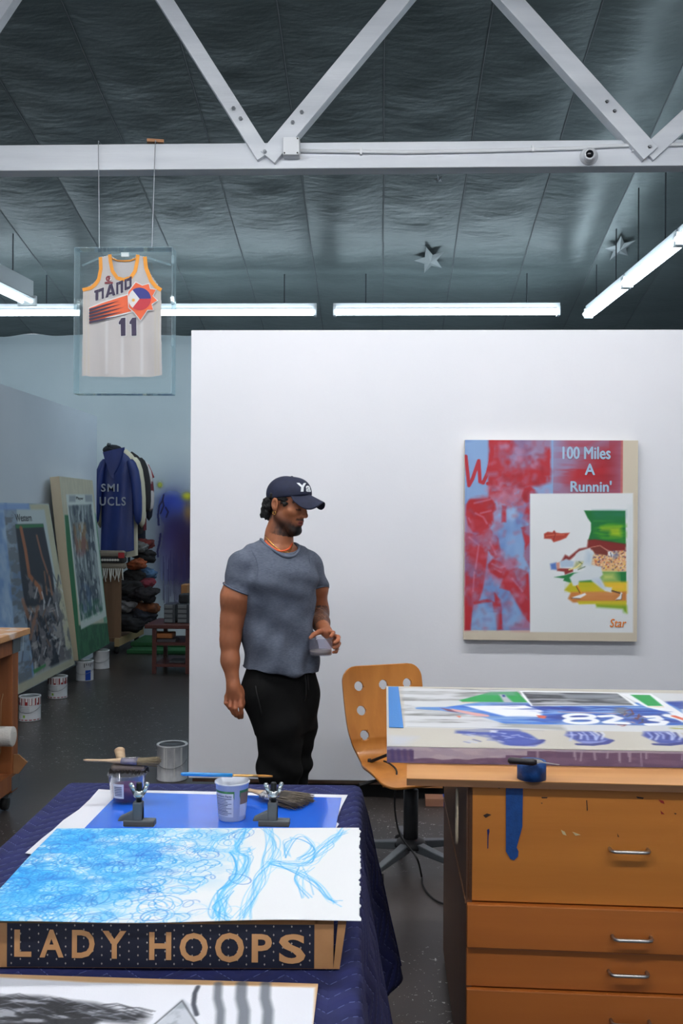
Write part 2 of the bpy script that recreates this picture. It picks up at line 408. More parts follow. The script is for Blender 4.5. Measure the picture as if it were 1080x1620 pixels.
def soft_obj(name, co, q, mt, parent=None, base=None, col=None):
    off = np.array(org(parent)) if parent is not None else np.array(base if base is not None else (0, 0, 0))
    me = np_mesh(name, co - off, q); me.materials.append(mt)
    if col is not None:
        c = np.ones((len(co), 4), np.float32); r = (np.array(col) / 255).clip(0, 1); c[:, :3] = np.where(r <= .04045, r / 12.92, ((r + .055) / 1.055) ** 2.4); set_col(me, c)
    o = bpy.data.objects.new(name, me); COL.objects.link(o)
    if parent is not None: o.parent = parent
    else: o.location = off
    return o
def pnoise(p, f, seed=0):
    """cheap smooth 3-D noise in -1..1 for vertex arrays"""
    rg = np.random.default_rng(seed); o = np.zeros(len(p))
    for k in range(6):
        d = rg.normal(size=3); d /= np.linalg.norm(d); o += np.sin(p @ d * f * (1 + .35 * k) + rg.random() * 6.28)
    return o / 3
# ================================================================== the setting
YW = P(600, 1265, Z=0).y                      # face of the free-standing white wall
ZW0 = P(600, 1236, Y=YW).z; ZW1 = P(600, 522, Y=YW).z
XW0 = P(300, 900, Y=YW).x
YB = 12.6                                      # back wall
XL = -3.22                                     # partition the canvases lean on
def zc(y):                                     # insulation ceiling, falling away from the camera
    t = YB - y
    return 3.87 + .216 * t

M_wall = mat('white_wall_paint', (230, 231, 236), .75, col2=(226, 228, 233), nscale=1.2, bump=.04, bscale=90)
M_wall_b = mat('back_wall_paint', (188, 199, 203), .8, col2=(178, 190, 195), nscale=.8, bump=.03, bscale=60)
M_wall_l = mat('partition_paint', (196, 205, 214), .8, col2=(188, 198, 208), nscale=.8, bump=.03, bscale=60)
M_black = mat('black_void', (10, 10, 11), .8)
M_white_steel = mat('white_painted_wood', (205, 210, 216), .55, col2=(192, 198, 205), nscale=3, stretch=(.3, 4, 4), bump=.06, bscale=30)
M_bolt = mat('bolt_steel', (120, 125, 130), .4, .8)
M_ply = wood('raw_timber', (168, 118, 72), (138, 92, 54), 'X')

# floor: dark sealed concrete with paint specks
def floor_mat():
    mt = mat('sealed_concrete', (70, 64, 61), .34, col2=(50, 46, 44), nscale=.9, bump=.05, bscale=18, detail=8)
    nt = mt.node_tree; b = nt.nodes['Principled BSDF']; src = b.inputs['Base Color'].links[0].from_socket
    tc = nt.nodes.new('ShaderNodeTexCoord')
    n = nt.nodes.new('ShaderNodeTexNoise'); n.inputs['Scale'].default_value = 48; n.inputs['Detail'].default_value = 2; n.inputs['Distortion'].default_value = 1.2
    r = nt.nodes.new('ShaderNodeValToRGB'); r.color_ramp.elements[0].position = .675; r.color_ramp.elements[1].position = .69
    n3 = nt.nodes.new('ShaderNodeTexNoise'); n3.inputs['Scale'].default_value = .8; n3.inputs['Detail'].default_value = 1
    r3 = nt.nodes.new('ShaderNodeValToRGB'); r3.color_ramp.elements[0].position = .47; r3.color_ramp.elements[1].position = .55
    mu = nt.nodes.new('ShaderNodeMath'); mu.operation = 'MULTIPLY'
    mx = nt.nodes.new('ShaderNodeMix'); mx.data_type = 'RGBA'; mx.inputs[7].default_value = lin((196, 196, 194)) + (1,)
    for q in (n, n3): nt.links.new(tc.outputs['Object'], q.inputs['Vector'])
    nt.links.new(n.outputs['Fac'], r.inputs[0]); nt.links.new(n3.outputs['Fac'], r3.inputs[0])
    nt.links.new(r.outputs[0], mu.inputs[0]); nt.links.new(r3.outputs[0], mu.inputs[1]); nt.links.new(mu.outputs[0], mx.inputs[0])
    nt.links.new(src, mx.inputs[6]); nt.links.new(mx.outputs[2], b.inputs['Base Color'])
    return mt
setp(MB().box((-.5, 4.0, -.05), (15, 18, .1)).build('floor', floor_mat()), 'dark sealed concrete floor flecked with white paint', None, kind='structure')
# walls
wf = MB().box(((XW0 + 4.4) / 2, YW + .06, (ZW0 + ZW1) / 2), (4.4 - XW0, .12, ZW1 - ZW0)).build('wall_front', M_wall, bevel=.004)
setp(wf, 'tall free-standing white display wall with the painting on it', kind='structure')
MB().box(((XW0 + 4.4) / 2, YW + .065, ZW0 - .012), (4.36 - XW0, .1, .022)).build('bottom_plate', mat('dark_timber', (92, 62, 46), .7, col2=(150, 130, 112), nscale=9, stretch=(.5, 3, 3)), wf)
MB().box(((XW0 + 4.4) / 2 + .1, YW + .085, (ZW0 - .03) / 2), (4.1 - XW0, .06, ZW0 - .03)).build('gap_shade', M_black, wf)  # black block: shade of the space under the wall put into colour
a = P(605, 1238, Y=YW - .01); b_ = P(700, 1247, Y=YW - .01)
MB().box(((a.x + b_.x) / 2, YW - .0, (a.z + b_.z) / 2), (b_.x - a.x, .02, a.z - b_.z)).build('timber_lath', M_ply, wf)
wb = MB().box((-.5, YB + .1, 1.93), (15, .2, 3.86)).build('wall_back', M_wall_b); setp(wb, 'pale blue-grey back wall with sprayed paint', kind='structure')
ZL1 = P(0, 607, X=XL).z
wl = MB().box((XL - .06, 3.85, ZL1 / 2), (.12, 14.9, ZL1)).build('wall_left', M_wall_l); setp(wl, 'long pale partition wall behind the leaning canvases', kind='structure')
wr = MB().box((6.6, 4.2, 3.6), (.2, 16.8, 7.2)).build('wall_right', M_wall_l); setp(wr, 'side wall of the warehouse out to the right', kind='structure')
wo = MB().box((-7.9, 4.2, 3.6), (.2, 16.8, 7.2)).build('wall_outer', M_wall_l); setp(wo, 'outer side wall of the warehouse beyond the partition', kind='structure')

# ceiling: strips of foil-faced insulation stapled between purlins
def foil():
    mt = mat('foil_insulation', (90, 100, 101), .42, .35, col2=(80, 90, 91), nscale=2.2, stretch=(.6, 1.6, 1), bump=.75, bscale=9)
    return mt
M_foil = foil()
M_seam = mat('insulation_seam', (92, 97, 100), .7, .2)
ceil_ = thing('ceiling', (0, 0, zc(0)), 'grey foil insulation ceiling sagging between stapled seams', None, kind='structure')
SW = .735; X0 = -6.62
rg = np.random.default_rng(3)
for i in range(18):
    xa = X0 + i * SW; nx, ny = 12, 150
    ph = rg.random(8) * 6.28; fr = rg.uniform(.8, 2.6, 8)
    y = np.linspace(-3.8, YB, ny + 1); t = np.linspace(0, 1, nx + 1)
    T, Yg = np.meshgrid(t, y)
    sag = .026 * np.sin(np.pi * T) * (1 + .35 * np.sin(fr[0] * Yg + ph[0]))
    wr_ = .007 * np.sin(np.pi * T) * (np.sin(5.1 * fr[1] * Yg + 4 * T + ph[1]) + .8 * np.sin(7.7 * fr[2] * Yg - 5 * T + ph[2])) * (.4 + .6 * np.sin(.8 * fr[3] * Yg + ph[3]) ** 2)
    wr_ += .006 * np.sin(23 * Yg + 9 * T + ph[4]) * np.sin(np.pi * T)
    co = np.stack([xa + T * SW, Yg, zc(Yg) - sag - wr_], -1).reshape(-1, 3)
    I, J = np.meshgrid(np.arange(nx), np.arange(ny)); k = (J * (nx + 1) + I).ravel()
    q = np.stack([k, k + nx + 1, k + nx + 2, k + 1], 1)
    soft_obj('insulation_panel', co, q, M_foil, ceil_)
    pts = [V(xa + .004 * math.sin(yy * 3), yy, zc(yy) - .004) for yy in np.linspace(-3.8, YB, 30)]
    MB().tube(pts, .0055, 5, flat=.5).build('seam', M_seam, ceil_)
def on_ceiling(px, py):
    d = ray(px, py); lo, hi = .001, .02
    for _ in range(60):
        mid = (lo + hi) / 2; p = CAMPOS + d * mid
        if p.z > zc(p.y) - .06: hi = mid
        else: lo = mid
    return CAMPOS + d * lo
M_star = mat('star_foil', (124, 130, 132), .5, .3)
for (sx, sy, sr, lb) in ((680, 412, 24, 'large five-pointed foil star on the ceiling above the middle tube light'), (693, 283, 7, 'small crumpled foil star just under the truss beam'), (980, 393, 22, 'five-pointed foil star on the ceiling beside the angled tube light')):
    c = on_ceiling(sx, sy); r = sr / FPX * c.y * 1.05; sl = .216
    e1 = V(1, 0, 0); e2 = V(0, 1, -sl).normalized(); nn = V(0, -sl, -1).normalized(); r2 = r * 1.6
    ol = []
    for k in range(10):
        an = math.pi / 2 + k * math.pi / 5 + .3; rr = r if k % 2 == 0 else r * .42
        ol.append(c + e1 * (math.cos(an) * rr) + e2 * (math.sin(an) * rr * 1.9) + nn * .0)
    mb = MB(); cc = c + nn * .025
    mb.add(ol + [cc, c - nn * .01], [(k, (k + 1) % 10, 10) for k in range(10)] + [((k + 1) % 10, k, 11) for k in range(10)])
    setp(mb.build('ceiling_star', M_star), lb, 'star', 'foil stars fixed to the ceiling')

# ------------------------------------------------------------------ roof truss
YT = 6.0
def T_(px, py, dy=0.): return P(px, py, Y=YT + dy)
tr = thing('roof_truss', T_(540, 248) + V(0, .07, -.08), 'white painted timber roof truss with horizontal beam and diagonal webs', 'truss')
zt = T_(540, 225).z; zb = T_(540, 266).z
MB().box((-.5, YT + .06, (zt + zb) / 2), (14.3, .12, zt - zb)).build('bottom_chord', M_white_steel, tr, bevel=.004)
MB().box((-.5, YT + .06, 5.12), (14.3, .12, .15)).build('top_chord', M_white_steel, tr)
def web(a, b, wpx, dy, dep):
    A = T_(*a); B = T_(*b); d = (A - B).normalized(); A2 = B + d * ((5.10 - B.z) / d.z)
    o = Vector((0, dy, 0)); w_ = wpx / FPX * YT
    MB().bar(B + o, A2 + o, w_, dep, side=V(0, 0, 1).cross(V(0, 1, 0)) if abs(d.x) < .1 else d.cross(V(0, 1, 0))).build('web', M_white_steel, tr, bevel=.003)
    return B, d
webs = [((260, 0), (418, 250), 24, .0, .07), ((634, 0), (424, 252), 29, .012, .10), ((803, 0), (1026, 247), 29, .0, .10), ((1150, 128), (1022, 246), 27, .012, .08), ((12, 0), (-150, 245), 28, .0, .08)]
for wbp in webs: web(*wbp)
Mb = M_bolt
for (bx, by) in ((371, 176), (382, 192), (478, 182), (464, 198), (957, 166), (969, 181), (420, 244), (1024, 237)):
    c = T_(bx, by) + V(0, -.05, 0)
    MB().lathe([(.012, -.012), (.012, .0), (.007, .0), (.007, .008), (1e-4, .008)], c, 6, Matrix.Rotation(math.pi / 2, 3, 'X')).build('bolt', Mb, tr)
MB().box(T_(243, 224) + V(0, .05, .008), (.1, .1, .018), .2).build('timber_shim', M_ply, tr)

jb = thing('junction_box', T_(462, 254) + V(0, -.03, 0), 'small square white junction box on the truss beam', 'junction box')
M_plast = mat('white_plastic', (206, 210, 214), .45)
p0 = T_(449, 224); p1 = T_(475, 252)
MB().box(((p0.x + p1.x) / 2, YT - .035, (p0.z + p1.z) / 2), (p1.x - p0.x, .07, p0.z - p1.z)).build('box_body', M_plast, jb, bevel=.006)
MB().box(((p0.x + p1.x) / 2, YT - .073, (p0.z + p1.z) / 2), (p1.x - p0.x - .004, .008, p0.z - p1.z - .004)).build('lid', M_plast, jb, bevel=.002)
for cx_, cz_ in ((-1, -1), (1, 1), (1, -1)):
    MB().lathe([(.005, 0), (.005, .003), (1e-4, .003)], V((p0.x + p1.x) / 2 + cx_ * .038, YT - .077, (p0.z + p1.z) / 2 + cz_ * .042), 6, Matrix.Rotation(math.pi / 2, 3, 'X')).build('screw', M_black, jb)
cpts = [T_(x_, y_) + V(0, -.014, 0) for x_, y_ in ((474, 240), (560, 241), (640, 242), (760, 240), (880, 237), (915, 236), (950, 233), (1000, 231), (1080, 230), (1300, 228))]
cd_ = thing('conduit', cpts[0], 'thin white electrical conduit clipped along the truss beam', 'conduit')
MB().tube(cpts, .011, 8).build('pipe', M_plast, cd_, True)
for x_ in (571, 842, 1000):
    MB().box(T_(x_, 241 if x_ < 800 else 236) + V(0, -.012, 0), (.012, .028, .04)).build('clip', M_plast, cd_)
sc = thing('security_camera', T_(932, 262) + V(0, -.06, 0), 'white round security camera mounted on the truss beam', 'camera')
cc = T_(931, 248); RX = Matrix.Rotation(math.pi / 2, 3, 'X')
MB().lathe([(.052, 0), (.052, .012), (.044, .03), (.02, .036)], cc, 24, RX).build('mount', M_plast, sc, True)
cb_ = P(932, 246, Y=YT - .055); ce_ = P(932, 244, Y=YT - .092)
MB().sphere(cb_, .040, 12).build('ball', M_plast, sc, True)
lq = Matrix.Rotation(math.radians(98), 3, 'X')
MB().lathe([(.031, .0), (.031, .012), (.022, .015)], ce_ + V(0, .004, 0), 20, lq).build('lens_ring', M_plast, sc, True)
MB().lathe([(.0225, .0), (.0225, .0125), (.01, .0185), (1e-4, .019)], ce_, 20, lq).build('lens', mat('lens_glass', (14, 16, 20), .1), sc, True)

# ------------------------------------------------------------------ fluorescent lights on chains
M_tube_f = emit('added_tube_front', (252, 251, 251), TUBE_FRONT); M_tube_n = emit('added_tube_near', (252, 251, 251), TUBE_FRONT * .95); M_tube_b = emit('lit_tube_back', (226, 244, 255), TUBE_BACK)
M_house = mat('fixture_white_enamel', (208, 214, 218), .35); M_chain = mat('chain_steel', (70, 74, 78), .5, .7)
ZF = P(700, 494, Y=10.9).z
def fixture(a, b, lb, tube_m, grp='ceiling tube lights', tall=.05, sep=.045, wid=.092):
    a = Vector(a); b = Vector(b); t = (b - a).normalized(); sd = t.cross(V(0, 0, 1)).normalized(); mid = (a + b) / 2
    o = thing('fluorescent_light', mid, lb, 'tube light', grp)
    h = MB(); z1 = .045
    h.bar(a + V(0, 0, z1 + tall / 2), b + V(0, 0, z1 + tall / 2), tall, wid * .6, side=(0, 0, 1))
    pr = lambda s_: [a + sd * (wid * .3 * s_) + V(0, 0, z1), b + sd * (wid * .3 * s_) + V(0, 0, z1), b + sd * (wid * .40 * s_) + V(0, 0, z1 - .018), a + sd * (wid * .40 * s_) + V(0, 0, z1 - .018)]
    for s_ in (-1, 1):
        q = pr(s_); h.hexa(q + [p + V(0, 0, .004) for p in q])
    h.build('housing', M_house, o)
    for s_ in (-1, 1):
        MB().tube([a + sd * sep * s_ + t * .03, b + sd * sep * s_ - t * .03], .021, 8).build('tube', tube_m, o, True)
    for e, s_ in ((a, 1), (b, -1)):
        MB().bar(e + V(0, 0, .01), e + t * (.03 * s_) + V(0, 0, .01), .10, wid * 1.0, side=(0, 0, 1)).build('end_cap', M_house, o)
        c = e + t * (.35 * s_); top = zc(c.y) - .03
        MB().tube([c + V(0, 0, .09), V(c.x, c.y, top)], .006, 5).build('chain', M_chain, o)
    return o
def RA(px): return P(px, 494, Y=10.9)
g = RA(527); h_ = RA(885); L8 = (h_ - g); L8 = V(L8.x, 0, 0)
s0 = V(g.x, 10.9, ZF); gap = V(.18, 0, 0)
fixture(s0, s0 + L8, 'long lit tube light hanging above the middle of the white wall', M_tube_b)
fixture(s0 - gap - L8, s0 - gap, 'long lit tube light passing behind the hanging jersey case', M_tube_b)
fixture(s0 - gap * 2 - L8 * 2, s0 - gap * 2 - L8, 'lit tube light at the far left edge of the photo', M_tube_b)
ra = P(930, 498, Z=ZF); rb = P(1075, 382, Z=ZF); rd = (rb - ra).normalized()
for k, lb in enumerate(('far section of the angled tube light row at right', 'second section from the far end of the angled tube light row at right', 'nearest section of the angled tube light row at right')):
    fixture(ra + rd * (k * 1.5), ra + rd * (k * 1.5 + 1.46), lb, M_tube_b)
la = P(44, 478, Z=ZF); lb0 = P(0, 457, Z=ZF); ld = (lb0 - la).normalized()
fixture(la, la + ld * 2.4, 'dim tube light with deep white housing high up at left', emit('lit_tube_dim', (226, 244, 250), 1.6), tall=.17, wid=.2, sep=.05)
for k, (x0_, y0) in enumerate(((-2.7, 3.85), (-.2, 3.85), (-2.4, .4), (.1, .4))):     # unseen rows added to light wall and table; wide housings block upward light
    fixture((x0_, y0, 4.02), (x0_ + 2.4, y0, 4.02), ('added tube light out of view, lighting the white wall, left end of the row', 'added tube light out of view, lighting the white wall, right end of the row', 'added tube light out of view above the front table at left', 'added tube light out of view above the front table at right')[k], M_tube_f if k < 2 else M_tube_n, wid=.3)

# ------------------------------------------------------------------ jersey in its hanging clear case
YJ = 5.91
def J(px, py, dy=0.): return P(px, py, Y=YJ + dy)
M_acr = acrylic('clear_acrylic'); M_acr_edge = acrylic('acrylic_edge', (225, 240, 244), base=.18)
jc = thing('display_case', J(197, 625) , 'clear acrylic display case hung on wires around the jersey', 'display case')
c0 = J(122, 395); c1 = J(274, 624); cx0, cx1, cz1, cz0 = c0.x, c1.x, c0.z, c1.z; D0, D1 = YJ - .05, YJ + .05
MB().box(((cx0 + cx1) / 2, D0, (cz0 + cz1) / 2), (cx1 - cx0, .004, cz1 - cz0)).build('front_panel', M_acr, jc)
MB().box(((cx0 + cx1) / 2, D1, (cz0 + cz1) / 2), (cx1 - cx0, .004, cz1 - cz0)).build('back_panel', M_acr, jc)
for xx in (cx0, cx1): MB().box((xx, YJ, (cz0 + cz1) / 2), (.005, .1, cz1 - cz0)).build('side_panel', M_acr_edge, jc)
for zz in (cz0, cz1): MB().box(((cx0 + cx1) / 2, YJ, zz), (cx1 - cx0, .1, .005)).build('end_panel', M_acr_edge, jc)
for py_ in (414, 478, 544):
    MB().box(V(cx1 + .004, D0, J(270, py_).z), (.016, .02, .045)).build('hinge', M_acr_edge, jc)
for wx, tx in ((157, 151), (240, 242)):
    p = J(wx, 395, .035); q = V(J(tx, 228).x, YJ + .06, zt + .01)
    MB().tube([p, q, q + V(0, .2, 0)], .0028, 5).build('wire', M_bolt, jc)
    MB().lathe([(.01, 0), (.01, .008), (1e-4, .01)], p, 8).build('eyelet', M_bolt, jc)
hp = [J(130, 420), J(158, 408), J(178, 403), J(197, 401), J(216, 403), J(234, 408), J(270, 419)]
MB().tube(hp, .0065, 6).build('hanger_bar', M_acr_edge, jc, True)
MB().box(J(198, 403), (.045, .012, .025)).build('hanger_clip', mat('clip_white', (220, 224, 226), .4), jc)
YS = -.022
def bulge(co):   # soft drape of the hanging cloth
    x, z = co[:, 0], co[:, 2]; zz = (J(0, 597).z - z)
    co[:, 1] -= .006 * np.sin(x * 42 + .6 * np.sin(z * 5)) * np.clip((J(0, 470).z - z) * 3, 0, 1) + .004 * np.sin(x * 17 + z * 9)
    return co
out = [(157, 407), (176, 403), (177, 414), (180, 428), (187, 438.5), (196, 441), (205.5, 438.5), (212, 428), (215, 414), (216, 403), (230.5, 406), (233, 424), (241, 444), (248, 452), (255, 457), (255.5, 520), (257, 594), (240, 596), (190, 597), (150, 596), (129, 595), (131, 520), (131, 458), (144, 454), (150, 448), (154, 442), (157, 426)]
jr = thing('basketball_jersey', J(194, 597), 'white basketball jersey number 11 with orange trim and streaking sun', 'jersey')
jp = Panel(J(126, 400, YS), J(262, 400, YS) - J(126, 400, YS), J(126, 600, YS) - J(126, 400, YS), 180, 264, (198, 188, 186))
tx = fbm(264, 180, 3, 24, 3, 5); jp.blend((tx - .35).clip(0, 1) * .35, (176, 172, 178))
for xx in (134, 140, 251, 246): jp.stroke([(xx, 462), (xx, 592)], 4, (202, 186, 160), .35, 3)
for xx in (169, 193, 224): jp.stroke([(xx, 470), (xx, 590)], 6, (222, 218, 220), .5, 4)
km, ks = jp.mask(jp.pp(out), .8); keep = np.zeros((264, 180), bool); keep[ks] = km > .5
M_cloth_v = vcol('jersey_cloth', .75, .25, 260)
jp.build('jersey_body', M_cloth_v, jr, 0, lambda co, u, v: bulge(co), keep=keep)
jb2 = Panel(J(126, 400, .016), J(262, 400, .016) - J(126, 400, .016), J(126, 600, .016) - J(126, 400, .016), 90, 132, (196, 190, 192))
km, ks = jb2.mask(jb2.pp([(157, 406), (176, 404), (186, 412), (206, 412), (216, 404), (230, 406), (234, 426), (254, 457), (256, 593), (130, 594), (132, 458), (153, 444), (158, 426)]), .8); keep = np.zeros((132, 90), bool); keep[ks] = km > .5
jb2.build('jersey_back', M_cloth_v, jr, 0, keep=keep)
M_or = mat('orange_trim', (240, 152, 22), .7); M_pur = mat('purple_twill', (44, 20, 62), .7); M_wht = mat('white_twill', (226, 222, 222), .7); M_ored = mat('orange_red_print', (238, 96, 42), .7); M_blu = mat('royal_print', (34, 36, 130), .7); M_red = mat('red_print', (198, 30, 46), .7); M_yel = mat('yellow_print', (236, 170, 60), .7)
def sheet(name, pts, mt, lift, dens=None):
    o = [J(x_, y_, YS) for x_, y_ in pts]; a = bulge(np.array([tuple(p) for p in o])); a[:, 1] -= lift
    return MB().prism([V(*p) for p in a], (0, .0012, 0)).build(name, mt, jr)
def ribbon(name, pts, wpx, mt, lift):
    pts = [Vector((x_, y_)) for x_, y_ in pts]; fine = []
    for i in range(len(pts) - 1):
        for k in range(4): fine.append(pts[i].lerp(pts[i + 1], k / 4))
    fine.append(pts[-1]); mb = MB(); vs = []
    for i, p in enumerate(fine):
        t = (fine[min(i + 1, len(fine) - 1)] - fine[max(i - 1, 0)]).normalized(); n = Vector((-t.y, t.x))
        for s_ in (-.5, .5): q = p + n * wpx * s_; vs.append(J(q.x, q.y, YS))
    a = bulge(np.array([tuple(p) for p in vs])); a[:, 1] -= lift
    n = len(fine); mb.add([V(*p) for p in a] + [V(p[0], p[1] + .002, p[2]) for p in a], [(2 * i, 2 * i + 1, 2 * i + 3, 2 * i + 2) for i in range(n - 1)] + [(2 * i + 2 * n, 2 * i + 2 + 2 * n, 2 * i + 3 + 2 * n, 2 * i + 1 + 2 * n) for i in range(n - 1)])
    return mb.build(name, mt, jr)
ribbon('neck_trim', [(174, 403), (175, 414), (178, 429), (185.5, 440), (196, 443), (207, 440), (214, 429), (217, 414), (218, 403)], 5.5, M_or, .004)
ribbon('armhole_trim', [(159, 407), (159.5, 425), (156, 442), (151, 449.5), (144.5, 455.5), (131, 459)], 5.5, M_or, .004)
ribbon('armhole_trim', [(229, 406), (231, 424), (239, 444.5), (247, 454), (255, 459)], 6, M_or, .004)
o_ = [J(x_, y_, .012) for x_, y_ in ((177, 409), (186, 412.5), (196, 413), (206, 412.5), (215, 409))]
MB().tube(o_, .008, 6, flat=.6).build('back_neck_trim', M_or, jr)
# comet stripes, sun with the flag colours, name and number
sheet('stripe_backing', [(140, 487), (160, 478), (205, 464), (214, 480), (212, 494), (170, 504), (141, 515)], M_wht, .003)
sheet('stripe_field', [(141.5, 488), (162, 479.5), (206, 466), (213, 480), (211, 492), (170, 502), (142, 512.5)], M_ored, .0045)
for k in range(5):
    y0 = 489.5 + k * 4.9; x1 = 196 - abs(k - 2) * 3
    yl = lambda x_: y0 - (x_ - 142) * (.30 - k * .025)
    sheet('stripe', [(142, y0), (165, yl(165) - .2), (x1, yl(x1) + .8), (165, yl(165) + 2.5), (142, y0 + 3.4)], M_pur, .013)
def star_pts(cx_, cy_, r1, r2, n, a0=0):
    return [(cx_ + (r1 if k % 2 == 0 else r2) * math.cos(a0 + k * math.pi / n), cy_ + (r1 if k % 2 == 0 else r2) * math.sin(a0 + k * math.pi / n)) for k in range(2 * n)]
sun = [(204, 463), (216, 448), (226, 453), (236, 450), (238, 458), (247, 459), (242, 469), (249, 476), (240.5, 482), (243, 491), (234, 491), (223, 507), (214, 495), (205, 487)]
mx_, my_ = 224, 474
sheet('sun_backing', [(mx_ + (x_ - mx_) * 1.07, my_ + (y_ - my_) * 1.07) for x_, y_ in sun], M_wht, .0135)
sheet('sun', sun, M_ored, .015)
arc = lambda a0, a1, r=17.8: [(mx_ - 2 + r * math.cos(math.radians(t)), my_ + r * math.sin(math.radians(t))) for t in np.linspace(a0, a1, 14)]
ctr = (mx_ - 2, my_)
sheet('flag_blue', [ctr] + arc(-128, -2), M_blu, .017); sheet('flag_red', [ctr] + arc(-2, 128), M_red, .017); sheet('flag_white', [ctr] + arc(128, 232), M_wht, .017)
sheet('flag_sun', star_pts(212.5, 476, 3.2, 1.6, 8), M_yel, .019)
ux = (J(208, 449, YS) - J(150, 466, YS)).normalized(); uyv = V(-ux.z * .6, 0, 1).normalized()
def nano(name, mt, grow, lift):   # square lower-case style letters: n A n O
    def q(x_, y_): return (150 + x_ * .965 - y_ * .0, 476.5 - x_ * .285 - y_ * (1 + x_ * .0035))
    G = grow; shapes = []
    def rect(x0, y0, x1, y1): shapes.append([q(x0 - G, y0 - G), q(x1 + G, y0 - G), q(x1 + G, y1 + G), q(x0 - G, y1 + G)])
    rect(1, 0, 6, 17); rect(-1, 13, 6, 17); rect(6, 12, 14, 17); rect(11, 0, 15, 17)
    shapes.append([q(17 - G, -G), q(22 + G, -G), q(26, 12), q(26, 18 + G), q(23 - G, 18 + G)]); shapes.append([q(26, 18 + G), q(29 + G, 18 + G), q(34 + G, -G), q(29 - G, -G), q(26, 12)]); rect(22, 3, 30, 6.5)
    rect(35, 0, 39, 17); rect(39, 12.5, 45, 17); rect(42.5, 0, 47, 17)
    rect(49, 3, 53, 17); rect(53, 13, 60, 17); rect(57, 3, 61, 18); rect(49, 2, 60, 6)
    mb = MB()
    for s_ in shapes:
        a = bulge(np.array([tuple(J(x_, y_, YS)) for x_, y_ in s_])); a[:, 1] -= lift; mb.prism([V(*p) for p in a], (0, .0012, 0))
    return mb.build(name, mt, jr)
nano('name_border', M_wht, .55, .0032); nano('name_lettering', M_pur, -.1, .0048)
one = lambda x_, g_: [(x_ - g_, 509.5), (x_ + 4.5, 503 - g_), (x_ + 11 + g_, 502.5 - g_), (x_ + 11 + g_, 531 + g_), (x_ + 3.4 - g_, 531.5 + g_), (x_ + 3 - g_, 513 + g_), (x_ - g_, 513 + g_)]
for x_ in (187.5, 205):
    sheet('numeral_border', one(x_, .9), M_wht, .0032); sheet('numeral', one(x_, 0), M_pur, .0048)
MR = mat('crest_maroon', (130, 34, 44), .7)
sheet('crest', star_pts(172, 441, 5.0, 4.6, 10), MR, .0032); sheet('crest_center', star_pts(173.5, 441, 3.4, 3.2, 8), M_wht, .0045); sheet('crest_figure', [(171, 438), (174, 437.6), (175, 440.5), (173, 444.5), (171, 443)], MR, .006); sheet('crest_base', [(166, 446), (178.5, 446), (179, 449), (165.5, 449)], MR, .0045)
# ================================================================== painting on the white wall
M_paint = vcol('artist_paint', .55, .12, 300)
M_canvas = mat('raw_canvas', (206, 196, 178), .8, bump=.1, bscale=300)
YP = YW - .05
A = P(735, 696, Y=YP); B = P(1009, 695, Y=YP); C = P(735, 1012, Y=YP)
wp = thing('wall_painting', (A.x / 2 + B.x / 2, YP, C.z), 'large red and blue painting with running baseball player, hung on white wall', 'painting')
MB().box(((A.x + B.x) / 2, YP + .024, (A.z + C.z) / 2), (B.x - A.x, .046, A.z - C.z)).build('canvas', M_canvas, wp, bevel=.002)
nu, nv = 250, 290
pn = Panel(A, V(B.x - A.x, 0, 0), V(0, 0, C.z - A.z), nu, nv, (204, 194, 174))
f1 = fbm(nv, nu, 9, 8, 4, 11); f2 = fbm(nv, nu, 14, 12, 4, 12); f3 = fbm(nv, nu, 40, 6, 3, 13); f4 = fbm(nv, nu, 6, 9, 3, 14)
rg = np.random.default_rng(15); BL = (132, 164, 206); RD = (176, 38, 48); DR = (140, 26, 38)
pn.poly([(735, 695), (982, 694), (981, 783), (840, 783), (840, 997), (735, 997)], BL)
pn.poly([(735, 695), (840, 695), (840, 997), (735, 997)], (96, 128, 186), .7, tex=((f4 - .4) * 3).clip(0, 1))
sg = lambda t, a=.42, b=.58: ((t - a) / (b - a)).clip(0, 1)
pn.poly([(772, 695), (871, 695), (871, 752), (772, 768)], RD, .95, 2, tex=.35 + .65 * sg(f1, .36, .55))
pn.poly([(772, 742), (871, 742), (871, 764), (830, 772), (772, 786)], RD, .95, 3, tex=.4 + .6 * sg(f2, .3, .5))
pn.poly([(772, 765), (838, 770), (838, 800), (790, 812), (772, 800)], (184, 90, 106), .8, 4, tex=sg(f2))
pn.poly([(895, 694), (982, 694), (981, 783), (878, 783)], RD, 1, 26)
pn.poly([(930, 694), (982, 694), (981, 783), (915, 783)], DR, .7, 18, tex=f3)
pn.poly([(875, 694), (960, 694), (890, 783), (872, 783)], BL, .55, 20, tex=sg(f3, .4, .6))
pn.poly([(735, 800), (840, 800), (840, 997), (735, 997)], (188, 84, 104), .62, 5, tex=sg(f1, .42, .6))
